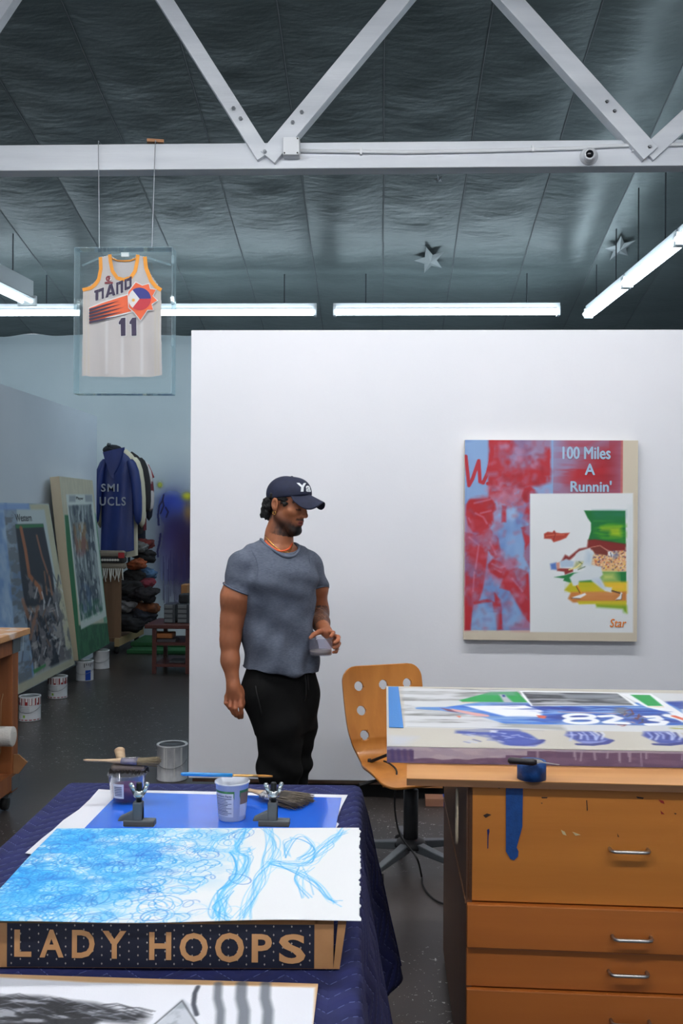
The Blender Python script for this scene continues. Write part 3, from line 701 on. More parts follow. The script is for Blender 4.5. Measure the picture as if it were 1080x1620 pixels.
fig = [[(737, 815), (738, 798), (744, 787), (756, 784), (774, 787), (783, 797), (784, 806), (779, 812), (780, 830), (772, 838), (765, 846), (748, 842), (740, 830)],
       [(735, 842), (752, 846), (776, 836), (788, 852), (793, 880), (782, 884), (772, 872), (768, 900), (764, 930), (758, 950), (770, 948), (782, 952), (782, 938), (792, 950), (795, 996), (786, 997), (778, 952), (748, 956), (744, 997), (735, 997)],
       [(771, 893), (779, 884), (790, 888), (799, 897), (806, 905), (800, 915), (788, 914), (775, 905)],
       [(800, 902), (818, 898), (836, 905), (839, 960), (838, 985), (828, 975), (815, 952), (806, 935), (790, 930)],
       [(794, 800), (801, 801), (800, 826), (793, 826)], [(825, 785), (829, 772), (838, 769), (846, 775), (846, 783), (838, 790), (838, 830), (826, 820), (833, 800)],
       [(824, 835), (838, 830), (838, 900), (828, 880), (830, 860)], [(735, 930), (746, 935), (744, 996), (735, 996)]]
for k, fg in enumerate(fig): pn.poly(fg, RD, .92, 1.6, tex=(.45 + .55 * sg(f2, .3, .5)) if k not in (4, 7) else None)
pn.poly(fig[0][:9], (170, 30, 34), .75, 2)
for hl in ([(752, 812), (764, 818), (770, 828)], [(760, 812), (776, 808)], [(742, 850), (757, 862), (752, 900)], [(775, 858), (784, 876)], [(750, 905), (748, 935)], [(778, 892), (790, 898), (798, 896)], [(782, 900), (792, 905)], [(810, 915), (826, 935)], [(775, 790), (750, 796)], [(741, 820), (744, 826)]): pn.stroke(hl, 2.2, (190, 130, 156), .7, 2.5)
pn.poly([(783, 840), (790, 838), (822, 850), (828, 868), (818, 876), (800, 872), (796, 850)], BL, .85, 4, tex=.4 + .6 * sg(f1, .35, .5))
pn.poly([(802, 808), (816, 804), (820, 815), (812, 822), (803, 820)], (150, 180, 214), .9, 3)
pn.poly([(752, 960), (788, 962), (786, 996), (746, 996)], BL, .85, 4, tex=.3 + .7 * sg(f3, .35, .5)); pn.poly([(797, 955), (812, 948), (830, 978), (824, 990), (798, 992)], BL, .8, 4)
pn.poly([(778, 825), (785, 832), (786, 846), (780, 846)], BL, .9, 2)
pn.poly([(735, 700), (772, 696), (770, 745), (772, 788), (737, 790)], BL, .95, 2, tex=.75 + .25 * f3)
pn.stroke([(736.5, 722), (739, 745), (741.5, 768), (747, 758), (757, 729), (759, 762), (764, 764), (771, 748), (778, 718), (778, 697)], 5.2, RD, .95, 1); pn.stroke([(771, 765), (776, 766)], 5, RD, .95, 1)
for k in range(150):      # loose brush marks
    x_, y_ = rg.uniform(738, 836), rg.uniform(785, 992); a_ = rg.uniform(0, 3.1); l_ = rg.uniform(3, 11)
    pn.stroke([(x_, y_), (x_ + l_ * math.cos(a_), y_ + l_ * math.sin(a_))], rg.uniform(3, 7), [(196, 120, 146), (150, 30, 40), (150, 170, 208), (120, 90, 140), (190, 60, 70)][rg.integers(5)], rg.uniform(.15, .38), 5)
for k in range(70):
    x_, y_ = rg.uniform(775, 868), rg.uniform(697, 785); a_ = rg.uniform(0, 3.1); l_ = rg.uniform(3, 12)
    pn.stroke([(x_, y_), (x_ + l_ * math.cos(a_), y_ + l_ * math.sin(a_))], rg.uniform(3, 8), [(186, 140, 170), (140, 24, 36), (150, 150, 190), (160, 60, 80)][rg.integers(4)], rg.uniform(.2, .45), 5)
# white sheet with the cut-out player
Wt = (226, 230, 232)
pn.poly([(838, 781), (1001, 780), (1001, 1001), (838, 1000)], Wt); pn.poly([(992, 800), (1001, 800), (1001, 960), (992, 960)], (204, 214, 214), .6, 4, tex=f2)
Q = lambda *z: [(840 + z[i] / 6.353, 780 + z[i + 1] / 6.353) for i in range(0, len(z), 2)]
pn.poly(Q(530, 175, 565, 250, 600, 300, 600, 380, 570, 480, 580, 520, 950, 540, 945, 178, 700, 176), (22, 112, 52), 1)
pn.poly(Q(620, 180, 945, 178, 945, 250, 640, 270), (44, 120, 116), .8, 6, tex=f3); pn.poly(Q(640, 300, 945, 290, 945, 470, 640, 480), (96, 172, 34), .75, 8, tex=sg(f3, .4, .55)); pn.poly(Q(700, 340, 900, 335, 900, 440, 800, 430, 780, 380, 700, 375), (176, 196, 30), .8, 4)
pn.poly(Q(570, 470, 640, 465, 950, 512, 948, 580, 800, 590, 690, 545, 600, 575, 480, 590, 380, 680, 300, 690, 340, 620, 380, 640, 480, 560, 560, 545), (128, 40, 36), 1, 1.5)
pn.poly(Q(255, 755, 420, 760, 420, 790, 340, 820, 330, 790, 260, 782), (140, 44, 38), .95, 1)
cr = Q(600, 620, 700, 600, 948, 578, 950, 790, 690, 790, 600, 720); pn.poly(cr, (226, 182, 130), 1, 1.5)
rg = np.random.default_rng(5)
for _ in range(240):
    x_, y_ = rg.uniform(938, 989), rg.uniform(871, 903); c_ = [(206, 96, 52), (236, 196, 96), (240, 220, 190), (120, 60, 70), (220, 150, 130), (90, 80, 120)][rg.integers(6)]
    pn.stroke([(x_, y_), (x_ + rg.uniform(-1.5, 1.5), y_ + rg.uniform(-1, 1))], 1.6, c_, .8, 1)
pn.poly(Q(230, 845, 340, 825, 420, 800, 700, 790, 955, 790, 955, 905, 400, 905, 320, 880, 330, 860), (30, 122, 62), 1); pn.poly(Q(690, 790, 840, 790, 880, 890, 700, 900), (212, 214, 116), .9, 8)
pn.poly(Q(400, 895, 955, 895, 955, 1010, 400, 1005, 335, 975), (206, 186, 30), 1, 1.5); pn.poly(Q(400, 900, 640, 900, 560, 980, 350, 980), (150, 170, 30), .8, 8, tex=f3); pn.poly(Q(720, 900, 955, 900, 955, 990, 800, 980), (236, 186, 60), .8, 6)
pn.poly(Q(400, 995, 955, 990, 955, 1095, 420, 1100, 370, 1062), (196, 122, 62), 1, 1.5); pn.poly(Q(500, 1000, 900, 1000, 800, 1060, 520, 1050), (232, 180, 130), .7, 6, tex=f3)
pn.poly(Q(460, 1085, 955, 1082, 960, 1205, 920, 1160, 660, 1140, 640, 1115, 480, 1118), (200, 186, 40), 1, 1.2); pn.poly(Q(660, 1125, 955, 1135, 960, 1205, 930, 1195, 920, 1160, 660, 1145), (96, 156, 40), .9, 3)
PW = (214, 222, 226)
pn.poly(Q(490, 580, 590, 550, 625, 610, 600, 720, 700, 740, 720, 820, 690, 850, 740, 940, 810, 950, 805, 1000, 740, 985, 600, 875, 480, 885, 470, 935, 420, 932, 385, 850, 430, 810, 540, 770, 480, 740, 430, 690, 450, 610), PW, 1, 1.2)
pn.poly(Q(560, 580, 620, 610, 600, 720, 540, 700), (176, 196, 212), .7, 4); pn.poly(Q(620, 870, 700, 860, 740, 950, 700, 960), (176, 192, 216), .7, 4); pn.poly(Q(450, 690, 520, 690, 500, 760, 420, 750), (140, 150, 60), .55, 2)
pn.poly(Q(285, 690, 350, 662, 430, 690, 420, 740, 300, 748), (176, 198, 216), 1, 1.2); pn.poly(Q(190, 712, 250, 698, 258, 772, 200, 768), (84, 120, 190), .95, 1.5); pn.poly(Q(250, 700, 285, 695, 285, 760, 258, 770), (208, 140, 120), .9, 1)
pn.stroke(Q(380, 770, 450, 750, 510, 700), 2, (236, 226, 150), .9); pn.stroke(Q(470, 770, 540, 740), 1.6, (60, 90, 60), .6); pn.stroke(Q(480, 690, 510, 710), 1.6, (70, 90, 50), .7)
pn.poly(Q(600, 548, 690, 530, 780, 590, 765, 625, 640, 612), (118, 50, 42), 1, 1); pn.stroke(Q(600, 545, 690, 528, 770, 580), 1, (214, 150, 130), .9)
pn.poly(Q(768, 592, 800, 585, 832, 620, 812, 650, 775, 620), (232, 236, 240), 1, 1); pn.poly(Q(820, 620, 862, 585, 880, 630, 826, 668), (116, 128, 160), .8, 2); pn.stroke(Q(796, 600, 806, 640), 1.4, (40, 44, 60), .8)
pn.stroke(Q(460, 935, 498, 1005), 3.2, (220, 150, 30), 1); pn.stroke(Q(452, 938, 490, 1005), 1, (30, 26, 26), .9); pn.stroke(Q(812, 982, 900, 1008), 2.2, (70, 50, 40), .9)
pn.poly(Q(405, 1050, 470, 1028, 540, 1005, 552, 1022, 490, 1058, 420, 1062), (236, 238, 240)); pn.stroke(Q(405, 1055, 490, 1060), 1, (40, 30, 30), .9); pn.poly(Q(846, 1072, 890, 1030, 900, 995, 915, 1010, 905, 1070), (238, 240, 240)); pn.stroke(Q(850, 1076, 905, 1070, 912, 1015), .9, (40, 30, 30), .8)
pn.poly(Q(128, 410, 165, 390, 212, 395, 230, 374, 250, 398, 300, 405, 385, 400, 350, 450, 290, 475, 225, 494, 200, 462, 130, 458), (176, 66, 50), 1, 1); pn.stroke(Q(150, 430, 230, 420, 330, 420), 1.2, (220, 120, 90), .8); pn.stroke(Q(220, 480, 240, 420, 230, 380), 1, (120, 30, 30), .8)
pn.build('painted_face', M_paint, wp, .0015)
M_lblue = mat('pale_blue_letter_paint', (160, 190, 214), .6); M_sig = mat('orange_signature_paint', (232, 128, 30), .6)
def wall_text(name, s_, x0, x1, ybase, ytop, mt, off=.0, shear=0., sp=1.):
    a_ = P((x0 + x1) / 2, ybase, Y=YP); h = P(x0, ytop, Y=YP).z - P(x0, ybase, Y=YP).z; w_ = P(x1, ybase, Y=YP).x - P(x0, ybase, Y=YP).x
    vs, fs = text_geo(s_, h * 1.3, off * h, shear, 0, sp); ar = np.array([tuple(v) for v in vs]); mb = MB()      # three thin coats, slightly shifted, for a brush-heavy stroke
    kx = w_ / (ar[:, 0].max() - ar[:, 0].min()); ky = h / (ar[:, 1].max() - ar[:, 1].min())
    for k, (dx, dz) in enumerate(((-.0022, 0), (.0022, 0), (0, .0018), (0, -.0018))):
        g_ = .3 if shear else 1.0
        mb.add([a_ + V(v.x * kx + dx * g_, -.004 - .0006 * k, (v.y - ar[:, 1].min()) * ky + dz * g_) for v in vs], fs)
    return mb.build(name, mt, wp, fix=False)
wall_text('lettering', '100 Miles', 888, 963, 726, 707, M_lblue, .0); wall_text('lettering', 'A', 925, 940, 751, 734, M_lblue, .0); wall_text('lettering', "Runnin'", 902, 966, 778, 761, M_lblue, .0)
wall_text('signature', 'Star', 963, 989, 992, 979, M_sig, .0, .2)

# ================================================================== work table with drawer cabinet
ZT = .92
FLc = P(643, 1231, Z=ZT); FRc = P(1080, 1242, Z=ZT)
e = (FRc - FLc).normalized(); nb = V(-e.y, e.x, 0)                 # e to the right, nb away from the camera
M_maple = wood('maple_ply', (214, 158, 98), (196, 138, 80), 'X', .4, 2.5, .1)
M_plyedge = wood('ply_edge', (150, 104, 66), (104, 74, 50), 'X', .7)
M_drawer = wood('orange_maple', (202, 127, 50), (184, 112, 41), 'X', .42, 1.8, .15)
M_drawer2 = wood('orange_maple_dark', (186, 108, 44), (168, 94, 36), 'X', .42, 1.8, .15)
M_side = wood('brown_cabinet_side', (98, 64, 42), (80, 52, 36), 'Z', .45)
M_steel = mat('brushed_steel', (190, 188, 184), .28, .95)
wt = thing('worktop', FLc + e * .9 + nb * .6 - V(0, 0, .02), 'light plywood worktop under the large canvas', 'worktop')
def slab(o, L, D, z0, z1):
    q = [o, o + e * L, o + e * L + nb * D, o + nb * D]; return [V(p.x, p.y, z0) for p in q] + [V(p.x, p.y, z1) for p in q]
MB().hexa(slab(FLc, 1.75, 1.28, ZT - .002, ZT)).build('top_veneer', M_maple, wt)
MB().hexa(slab(FLc, 1.75, 1.28, ZT - .02, ZT - .002)).build('edge', M_plyedge, wt)
# cabinet
t_ = 0.
for _ in range(30):
    q = FLc + e * t_; t_ += (738 - proj(V(q.x, q.y, .7))[0]) / 560
C0 = FLc + e * t_ + nb * .02
cb = thing('drawer_cabinet', V(C0.x, C0.y, 0) + e * .45 + nb * .5, 'orange maple cabinet with steel-handled drawers under the worktop', 'cabinet')
ZC = ZT - .021
cz = [P(738, y_, Y=C0.y).z for y_ in (1427, 1497, 1561)]
MB().hexa(slab(C0 + e * .004 + nb * .02, 1.05, .98, .06, ZC)).build('carcass', M_side, cb)
sdir = ray(606, 810); sdir = V(sdir.x, sdir.y, 0).normalized()
def sslab(o, L, D, z0, z1):
    q = [o, o + e * L, o + e * L + sdir * D, o + sdir * D]; return [V(p.x, p.y, z0) for p in q] + [V(p.x, p.y, z1) for p in q]
MB().hexa(sslab(C0, .016, 1.0, .02, ZC)).build('side_panel', M_side, cb)
MB().hexa(sslab(C0 - e * .003, .004, 1.0, cz[0] - .004, cz[0] + .004)).build('side_seam', mat('seam_wood', (120, 82, 56), .5), cb)
MB().hexa(slab(C0 + e * .02 + nb * .06, 1.0, .9, .0, .06)).build('toe_kick', M_black, cb)
rows = [(ZC - .002, cz[0] + .004, .0, M_drawer, (965, 1023, 1343)), (cz[0], cz[1] + .004, .018, M_drawer2, (967, 1025, 1477)), (cz[1] - .002, cz[2] + .004, .003, M_drawer2, (962, 1022, 1536)), (cz[2], cz[2] - .135, .016, M_drawer2, (965, 1023, 1610)), (cz[2] - .14, cz[2] - .28, .008, M_drawer2, None), (cz[2] - .285, .07, .012, M_drawer2, None)]
for zt_, zb_, pr_, mt, hd in rows:
    d = MB().hexa(slab(C0 + e * .002 - nb * pr_, 1.05, .02 + pr_, zb_, zt_)).build('drawer', mt, cb, bevel=.002)
    zc_ = P(738, hd[2] - 9, Y=C0.y).z if hd else (zt_ + zb_) / 2
    hx = .395
    if hd:
        hx = .2
        for _ in range(30):
            q = C0 + e * hx; hx += ((hd[0] + hd[1]) / 2 - proj(V(q.x, q.y, zc_))[0]) / 560
        q = C0 + e * hx; zc_ = q.z * 0 + zc_
        for _ in range(10): zc_ += (proj(V(q.x, q.y, zc_))[1] - hd[2]) / 560
    hc = C0 + e * hx - nb * pr_; hc.z = zc_
    pts = [hc - e * .05 + nb * .002, hc - e * .05 - nb * .018, hc - e * .046 - nb * .026 , hc - e * .038 - nb * .029, hc + e * .038 - nb * .029, hc + e * .046 - nb * .026, hc + e * .05 - nb * .018, hc + e * .05 + nb * .002]
    MB().tube(pts, .0052, 8).build('handle', M_steel, d, True)
# wear on the top drawer: drips and chips of paint
def on_front(px, py, lift=.0):
    d = ray(px, py); o = C0 - nb * lift; t = (o - CAMPOS).dot(nb) / d.dot(nb); return CAMPOS + d * t
Mk = mat('dried_dark_paint', (52, 34, 24), .6); Mk2 = mat('dried_navy_paint', (30, 34, 96), .5); Mk3 = mat('dried_red_paint', (140, 32, 26), .5); Mk4 = mat('dried_pale_paint', (196, 180, 140), .6)
marks = [(Mk2, [(770, 1313), (773.5, 1311), (774, 1316), (772.6, 1322), (772, 1342), (770.6, 1343), (770.8, 1322)]), (Mk, [(784, 1244), (790, 1245), (791, 1248), (787, 1247)]), (Mk, [(856, 1261), (866, 1261), (865, 1263), (857, 1263)]), (Mk, [(927, 1266), (928.4, 1266), (929.5, 1282), (928, 1283)]), (Mk, [(1006, 1260), (1018, 1262), (1017, 1264), (1008, 1263)]), (Mk3, [(1041, 1265), (1049, 1267), (1051, 1272), (1045, 1270)]), (Mk3, [(1044, 1282), (1051, 1288), (1046, 1288)]), (Mk, [(864, 1244), (872, 1246), (870, 1249), (865, 1248)]), (Mk, [(889, 1245), (895, 1245), (894, 1247)]), (Mk4, [(887, 1313), (893, 1316), (896, 1322), (890, 1320)]), (Mk4, [(905, 1316), (918, 1321), (910, 1322)]), (Mk, [(976, 1318), (979, 1324), (977, 1324)]), (Mk, [(764, 1290), (770, 1287), (777, 1289), (773, 1291), (768, 1294)]), (Mk, [(1066, 1286), (1070, 1287), (1068, 1289)]), (Mk, [(855, 1270), (858, 1270), (857, 1272)])]
dr0 = [c for c in cb.children if c.name.startswith('drawer') and 'handle' not in c.name][0]
for mt, pl in marks: MB().prism([on_front(x_, y_, .0012) for x_, y_ in pl], nb * .001).build('paint_mark', mt, dr0)
tp = [(800, 1242), (827, 1243), (826, 1308), (817, 1341), (820, 1347), (819, 1355), (813, 1361), (807, 1359), (800, 1347)]
M_tape = mat('blue_painters_tape', (14, 62, 124), .55, col2=(20, 74, 140), nscale=60, bump=.2, bscale=200)
setp(MB().prism([on_front(x_, y_, .003) for x_, y_ in tp], nb * .001).build('tape_strip', M_tape), 'strip of blue masking tape hanging on the top drawer front', 'tape')
# coil of pale cable behind the cabinet edge
cc = C0 - e * .012 + nb * .05
coil = [V(cc.x - .012, cc.y + .02 * math.cos(a_), .80 + .075 * math.sin(a_)) for a_ in np.linspace(0, 12.5, 40)]
setp(MB().tube(coil, .003, 6).build('cable_coil', mat('pale_cable', (206, 190, 160), .6), smooth=True), 'coil of pale cable hanging under the worktop beside the cabinet', 'cable')
# ------------------------------------------------------------------ canvas lying on the worktop
TH = .047; Z2 = ZT + TH
kFL = P(612, 1181, Z=Z2); kFR = P(1080, 1189, Z=Z2); kBL = P(611, 1086, Z=Z2); kBR = P(1080, 1094, Z=Z2)
kU = (kFR - kFL); W1 = 1.5; kU = kU.normalized() * W1; kV = (kBL - kFL)
cv = thing('flat_canvas', kFL + kU * .5 + kV * .5 - V(0, 0, TH), 'big painted canvas lying flat on the worktop with purple drips on its edge', 'painting')
q = [kFL, kFL + kU, kFL + kU + kV, kFL + kV]
MB().hexa([V(p.x, p.y, ZT + .001) for p in q] + [V(p.x, p.y, Z2) for p in q]).build('canvas', mat('primed_canvas', (216, 212, 202), .8), cv)
nu, nv = 420, 200
pn = Panel(kFL + kV, kU, -kV, nu, nv, (192, 187, 176))
f1 = fbm(nv, nu, 10, 8, 4, 31); f2 = fbm(nv, nu, 26, 10, 4, 32); f3 = fbm(nv, nu, 50, 12, 3, 33)
sg = lambda t, a=.42, b=.58: ((t - a) / (b - a)).clip(0, 1)
def Z3(*z): return [(780 + z[i] / 3.6, 1060 + z[i + 1] / 3.6) for i in range(0, len(z), 2)]      # right crop of the photo
def Z4(*z): return [(620 + z[i] / 4.5, 1080 + z[i + 1] / 4.5) for i in range(0, len(z), 2)]      # left crop
pn.poly([(638, 1089), (1200, 1100), (1250, 1163), (640, 1151)], (206, 208, 210), 1)
pn.poly([(633, 1089), (830, 1091), (800, 1140), (800, 1148), (638, 1144)], (120, 120, 118), .9, 2, tex=sg(f2, .42, .62)); pn.poly([(633, 1089), (830, 1091), (800, 1148), (638, 1146)], (200, 202, 204), .6, 2, tex=sg(f1, .45, .6))
pn.poly([(800, 1144), (890, 1148), (895, 1156), (780, 1150)], (150, 150, 146), .8, 3, tex=sg(f2, .35, .55))
GR = (34, 154, 76); BD = (32, 52, 138); BM = (46, 108, 196)
pn.poly(Z4(475, 128, 600, 95, 700, 70, 890, 66, 965, 142, 500, 138), GR, 1, 1); pn.poly(Z4(640, 90, 700, 62, 880, 66, 885, 95), (120, 150, 140), .6, 3); pn.poly(Z4(760, 85, 800, 85, 870, 150, 800, 150), (176, 178, 186), 1, 1.5); pn.poly(Z4(782, 88, 800, 88, 806, 104, 788, 104), BD)
pn.stroke(Z4(500, 142, 970, 150), 1.4, (214, 150, 110), .9)
pn.poly([(660, 1119), (705, 1119), (760, 1111), (830, 1112), (1075, 1112), (1085, 1148), (800, 1146), (760, 1134), (720, 1128)], BM, 1, 1.5, tex=.55 + .45 * sg(f3)); pn.poly([(692, 1119), (720, 1118), (770, 1124), (800, 1133), (860, 1143), (1080, 1150), (1080, 1130), (930, 1124), (840, 1114), (740, 1117)], BD, .85, 3, tex=sg(f2, .35, .6))
pn.poly([(735, 1117), (830, 1116), (858, 1125), (855, 1135), (800, 1134), (760, 1124)], (238, 240, 246), 1, 2, tex=.4 + .6 * sg(f3, .3, .5)); pn.poly([(780, 1122), (850, 1127), (852, 1134), (800, 1132)], (240, 242, 246), 1, 2)
pn.poly(Z4(410, 185, 690, 232, 690, 245, 600, 240, 440, 205), (214, 160, 158), 1, 1); pn.poly(Z4(340, 180, 420, 195, 470, 215, 400, 205), (120, 40, 50), .9, 1); pn.poly(Z4(455, 236, 490, 240, 480, 252), (206, 96, 66), 1, 1); pn.poly(Z4(1030, 232, 1100, 240, 1090, 258, 1040, 252), (206, 96, 76), 1, 1); pn.poly(Z4(165, 178, 330, 182, 340, 200, 170, 190), (84, 132, 190), 1, 1)
# grey photo strip, number lettering, second green patch
pn.poly(Z3(150, 120, 710, 130, 830, 205, 215, 207), (240, 242, 244), 1, 1); pn.poly(Z3(165, 126, 705, 134, 800, 203, 225, 204), (66, 70, 76), 1, 1, tex=.55 + .45 * sg(f2, .4, .6)); pn.poly(Z3(380, 140, 700, 140, 740, 165, 420, 165), (128, 134, 142), .8, 3); pn.poly(Z3(180, 170, 420, 175, 520, 200, 230, 200), (180, 182, 184), .7, 3, tex=sg(f3, .45, .55))
pn.poly(Z3(715, 134, 900, 136, 1080, 250, 1180, 330, 1080, 300, 1000, 245, 870, 212), (238, 240, 244), 1, 1); pn.poly(Z3(780, 142, 890, 144, 965, 206, 880, 206), GR, 1, 1); pn.stroke(Z3(880, 210, 970, 212), 1.4, (230, 170, 90), .9); pn.poly(Z3(975, 180, 1080, 178, 1120, 225, 1060, 225), BD, .8, 2, tex=sg(f2))
pn.poly(Z3(395, 205, 1010, 220, 1030, 245, 400, 240), BD, .7, 3, tex=sg(f3)); pn.stroke(Z3(370, 240, 700, 250), 1.6, (214, 130, 100), .8)
WH = (240, 242, 246)
for (cx_, w_) in ((490, 185),):
    L = [(cx_ + math.cos(t) * 78, 266 + math.sin(t) * 12) for t in np.linspace(0, 6.3, 20)]; pn.stroke(Z3(*[v for p in L for v in p]), 7, WH, 1, 2)
    L = [(cx_ + 10 + math.cos(t) * 84, 291 + math.sin(t) * 14) for t in np.linspace(0, 6.3, 20)]; pn.stroke(Z3(*[v for p in L for v in p]), 7, WH, 1, 2)
pn.stroke(Z3(610, 266, 680, 262, 720, 275, 640, 300, 760, 305), 7, WH, 1, 2); pn.stroke(Z3(870, 268, 930, 266, 950, 280, 900, 286, 980, 296, 960, 310, 880, 312), 7, WH, 1, 2)
for k in range(14):
    x_, y_ = 730 + rg.uniform(-40, 110), 270 + rg.uniform(-45, 45); pn.stroke(Z3(x_, y_, x_ + rg.uniform(10, 60), y_ + rg.uniform(-10, 14), x_ + rg.uniform(20, 50), y_ + rg.uniform(-20, 20)), 1.6, [(110, 50, 56), (60, 60, 70), (190, 150, 140), (110, 50, 56)][k % 4], .9, 1)
pn.poly(Z3(700, 215, 750, 215, 770, 250, 690, 245), (110, 112, 118), .8, 3); pn.stroke(Z3(1000, 262, 1060, 275, 1120, 300), 12, WH, 1, 3); pn.stroke(Z3(1030, 265, 1090, 285), 6, (214, 90, 60), .9, 1.5); pn.poly(Z3(1010, 330, 1100, 318, 1100, 350, 1020, 345), (150, 150, 60), .7, 3, tex=sg(f3))
# blue painted heads along the near margin
for ox in (0, 392, 830):
    h1 = [Z3(-20 + 40 + ox - 60, 365, ox + 20, 345, ox + 150, 350, ox + 190, 380, ox + 260, 400, ox + 285, 415, ox + 230, 436, ox + 100, 432, ox + 30, 405)] if ox == 0 else [Z3(ox + 30, 352, ox + 170, 352, ox + 215, 378, ox + 283, 400, ox + 240, 425, ox + 120, 420, ox + 60, 395, ox + 20, 376)]
    for pl in h1: pn.poly(pl, (62, 74, 150), 1, 2); pn.poly(pl, (150, 158, 204), .8, 3, tex=sg(f2, .46, .6))
    pn.stroke(Z3(ox + 90, 425, ox + 170, 428, ox + 250, 418, ox + 280, 402), 5, (44, 50, 122), .95, 1.5)
for ox in (392, 830):
    for k in range(9):
        x_ = ox + 50 + k * 22; pn.stroke(Z3(x_, 358 + rg.uniform(-4, 4), x_ + rg.uniform(8, 30), 375 + rg.uniform(-6, 8), x_ + rg.uniform(-4, 34), 396 + rg.uniform(-6, 8)), 2.2, [(176, 186, 222), (40, 48, 120), (206, 212, 232)][k % 3], .7, 1.5)
pn.poly(Z4(455, 340, 660, 330, 900, 335, 980, 370, 1060, 420, 960, 450, 800, 445, 660, 390, 560, 372, 450, 362), (60, 78, 158), .95, 2, tex=.35 + .65 * sg(f2, .35, .55)); pn.poly(Z4(700, 342, 745, 342, 745, 358, 700, 358), (226, 226, 226), 1, 1.5)
for k in range(26):
    x_, y_ = rg.uniform(500, 1000), rg.uniform(345, 430); y_ = max(y_, 340 + (x_ - 640) * .16); pn.stroke(Z4(x_, y_, x_ + rg.uniform(15, 60), y_ + rg.uniform(-10, 14)), 2.2, [(172, 184, 222), (38, 46, 118), (206, 212, 230), (90, 106, 180)][k % 4], .65, 1.6)
pn.stroke(Z4(110, 315, 600, 325, 1080, 345), 1.1, (150, 152, 156), .8, 1); pn.poly([(614, 1164), (660, 1166), (640, 1180), (614, 1180)], (180, 190, 214), .5, 6)
pn.build('painted_face', M_paint, cv, .001)
sd = Panel(V(kFL.x, kFL.y, Z2), kU, V(0, 0, -TH + .001), 420, 40, (168, 160, 180))
fs_ = fbm(40, 420, 3, 30, 3, 40); topn = fbm(1, 420, 1, 26, 3, 41)[0]
PU = (112, 92, 122)
edge = 12 + 20 * (topn - .5) * 2; edge = np.where(np.arange(420) < 95, 26 - (np.arange(420) / 420) * 30 + 8 * topn, np.where(np.arange(420) < 112, 16, 3 + 4 * topn))
edge[:22] = 8
m_ = np.clip((sd.gy - edge[None, :]) * .7 + .5, 0, 1); sd.blend(m_, PU); sd.blend((m_ * sg(fs_, .45, .65) * .5), (136, 112, 140)); sd.blend((1 - m_) * .35 * sg(fs_), (206, 202, 204))
for k in range(34):
    x_ = rg.uniform(60, 410); sd.stroke([(x_, 2), (x_ + rg.uniform(-1, 1), rg.uniform(14, 38))], rg.uniform(.8, 1.8), (176, 168, 190), .75, 1, px=False)
for k in range(4): sd.stroke([(4 + k * 5, 6), (5 + k * 5, 34)], 3, (78, 66, 118), .6, 2, px=False)
sd.build('painted_edge', M_paint, cv, .001)
tapeq = [P(614, 1088, Z=Z2), P(630, 1088, Z=Z2), P(638, 1153, Z=Z2), P(615, 1152, Z=Z2)]
setp(MB().prism([p + V(0, 0, .0028) for p in tapeq], (0, 0, .0012)).build('canvas_tape', mat('light_blue_tape', (58, 122, 190), .6, bump=.15, bscale=150)), 'wide strip of blue tape along the left end of the flat canvas', 'tape')

# ------------------------------------------------------------------ tape roll and knife
tr_c = P(843, 1237, Z=ZT); tr_c = V(tr_c.x, tr_c.y, ZT) + nb * .036
trl = thing('tape_roll', tr_c, 'blue masking tape roll standing on the front edge of the worktop', 'tape roll')
MB().lathe([(.030, .0), (.039, .0), (.039, .048), (.030, .048), (.030, .0)], tr_c, 36).build('tape', M_tape, trl, True).data
MB().lathe([(.0275, .001), (.0298, .001), (.0298, .047), (.0275, .047), (.0275, .001)], tr_c, 36).build('core', mat('tape_core', (150, 142, 130), .7), trl, True)
ka = P(803, 1203, Z=ZT + .058); kb = P(849, 1206, Z=ZT + .058)
kn = thing('utility_knife', V((ka.x + kb.x) / 2, (ka.y + kb.y) / 2, ZT + .049), 'black handled craft knife resting on the tape roll', 'knife')
dk = (kb - ka).normalized()
MB().tube([ka, ka + dk * .006, ka + dk * .04, kb - dk * .01, kb], [.005, .0095, .0085, .0095, .006], 10).build('handle', mat('black_grip', (30, 22, 26), .45), kn, True)
MB().prism([kb, kb + dk * .055 - V(0, 0, .004), kb + dk * .06 + nb * .006 - V(0, 0, .004), kb + nb * .012], (0, 0, .0012)).build('blade', M_steel, kn)

# ------------------------------------------------------------------ bent plywood swivel chair
TH_C = math.radians(24); fw = V(math.sin(TH_C), -math.cos(TH_C), 0); rt = V(math.cos(TH_C), math.sin(TH_C), 0)
bt = P(616, 1190, Y=4.9); seat_b = V(bt.x, bt.y, .455)
top_z = P(616, 1052, Y=4.98).z
prof = []        # (forward, z) from back top down and out to the seat front
Hh = top_z - .455
for k in range(40):
    t = k / 39; prof.append((-.10 + .10 * t ** 1.5, top_z - t * (Hh - .10)))
for k in range(1, 16):
    a_ = k / 16 * math.pi / 2; prof.append((.10 * (1 - math.cos(a_)) + .0, .555 - .10 * math.sin(a_)))
for k in range(36):
    t = k / 35; prof.append((.10 + t * .33, .455 - .0 + .012 * math.sin(t * 3.1) - .03 * t * t))
prof = np.array(prof); ln = np.concatenate([[0], np.cumsum(np.hypot(*np.diff(prof, axis=0).T))]); Ltot = ln[-1]
WCH = .425; nu, nv = 130, 250
us = np.linspace(-WCH / 2, WCH / 2, nu); vs_ = np.linspace(0, Ltot, nv); U_, V_ = np.meshgrid(us, vs_)
bl = Hh - .10
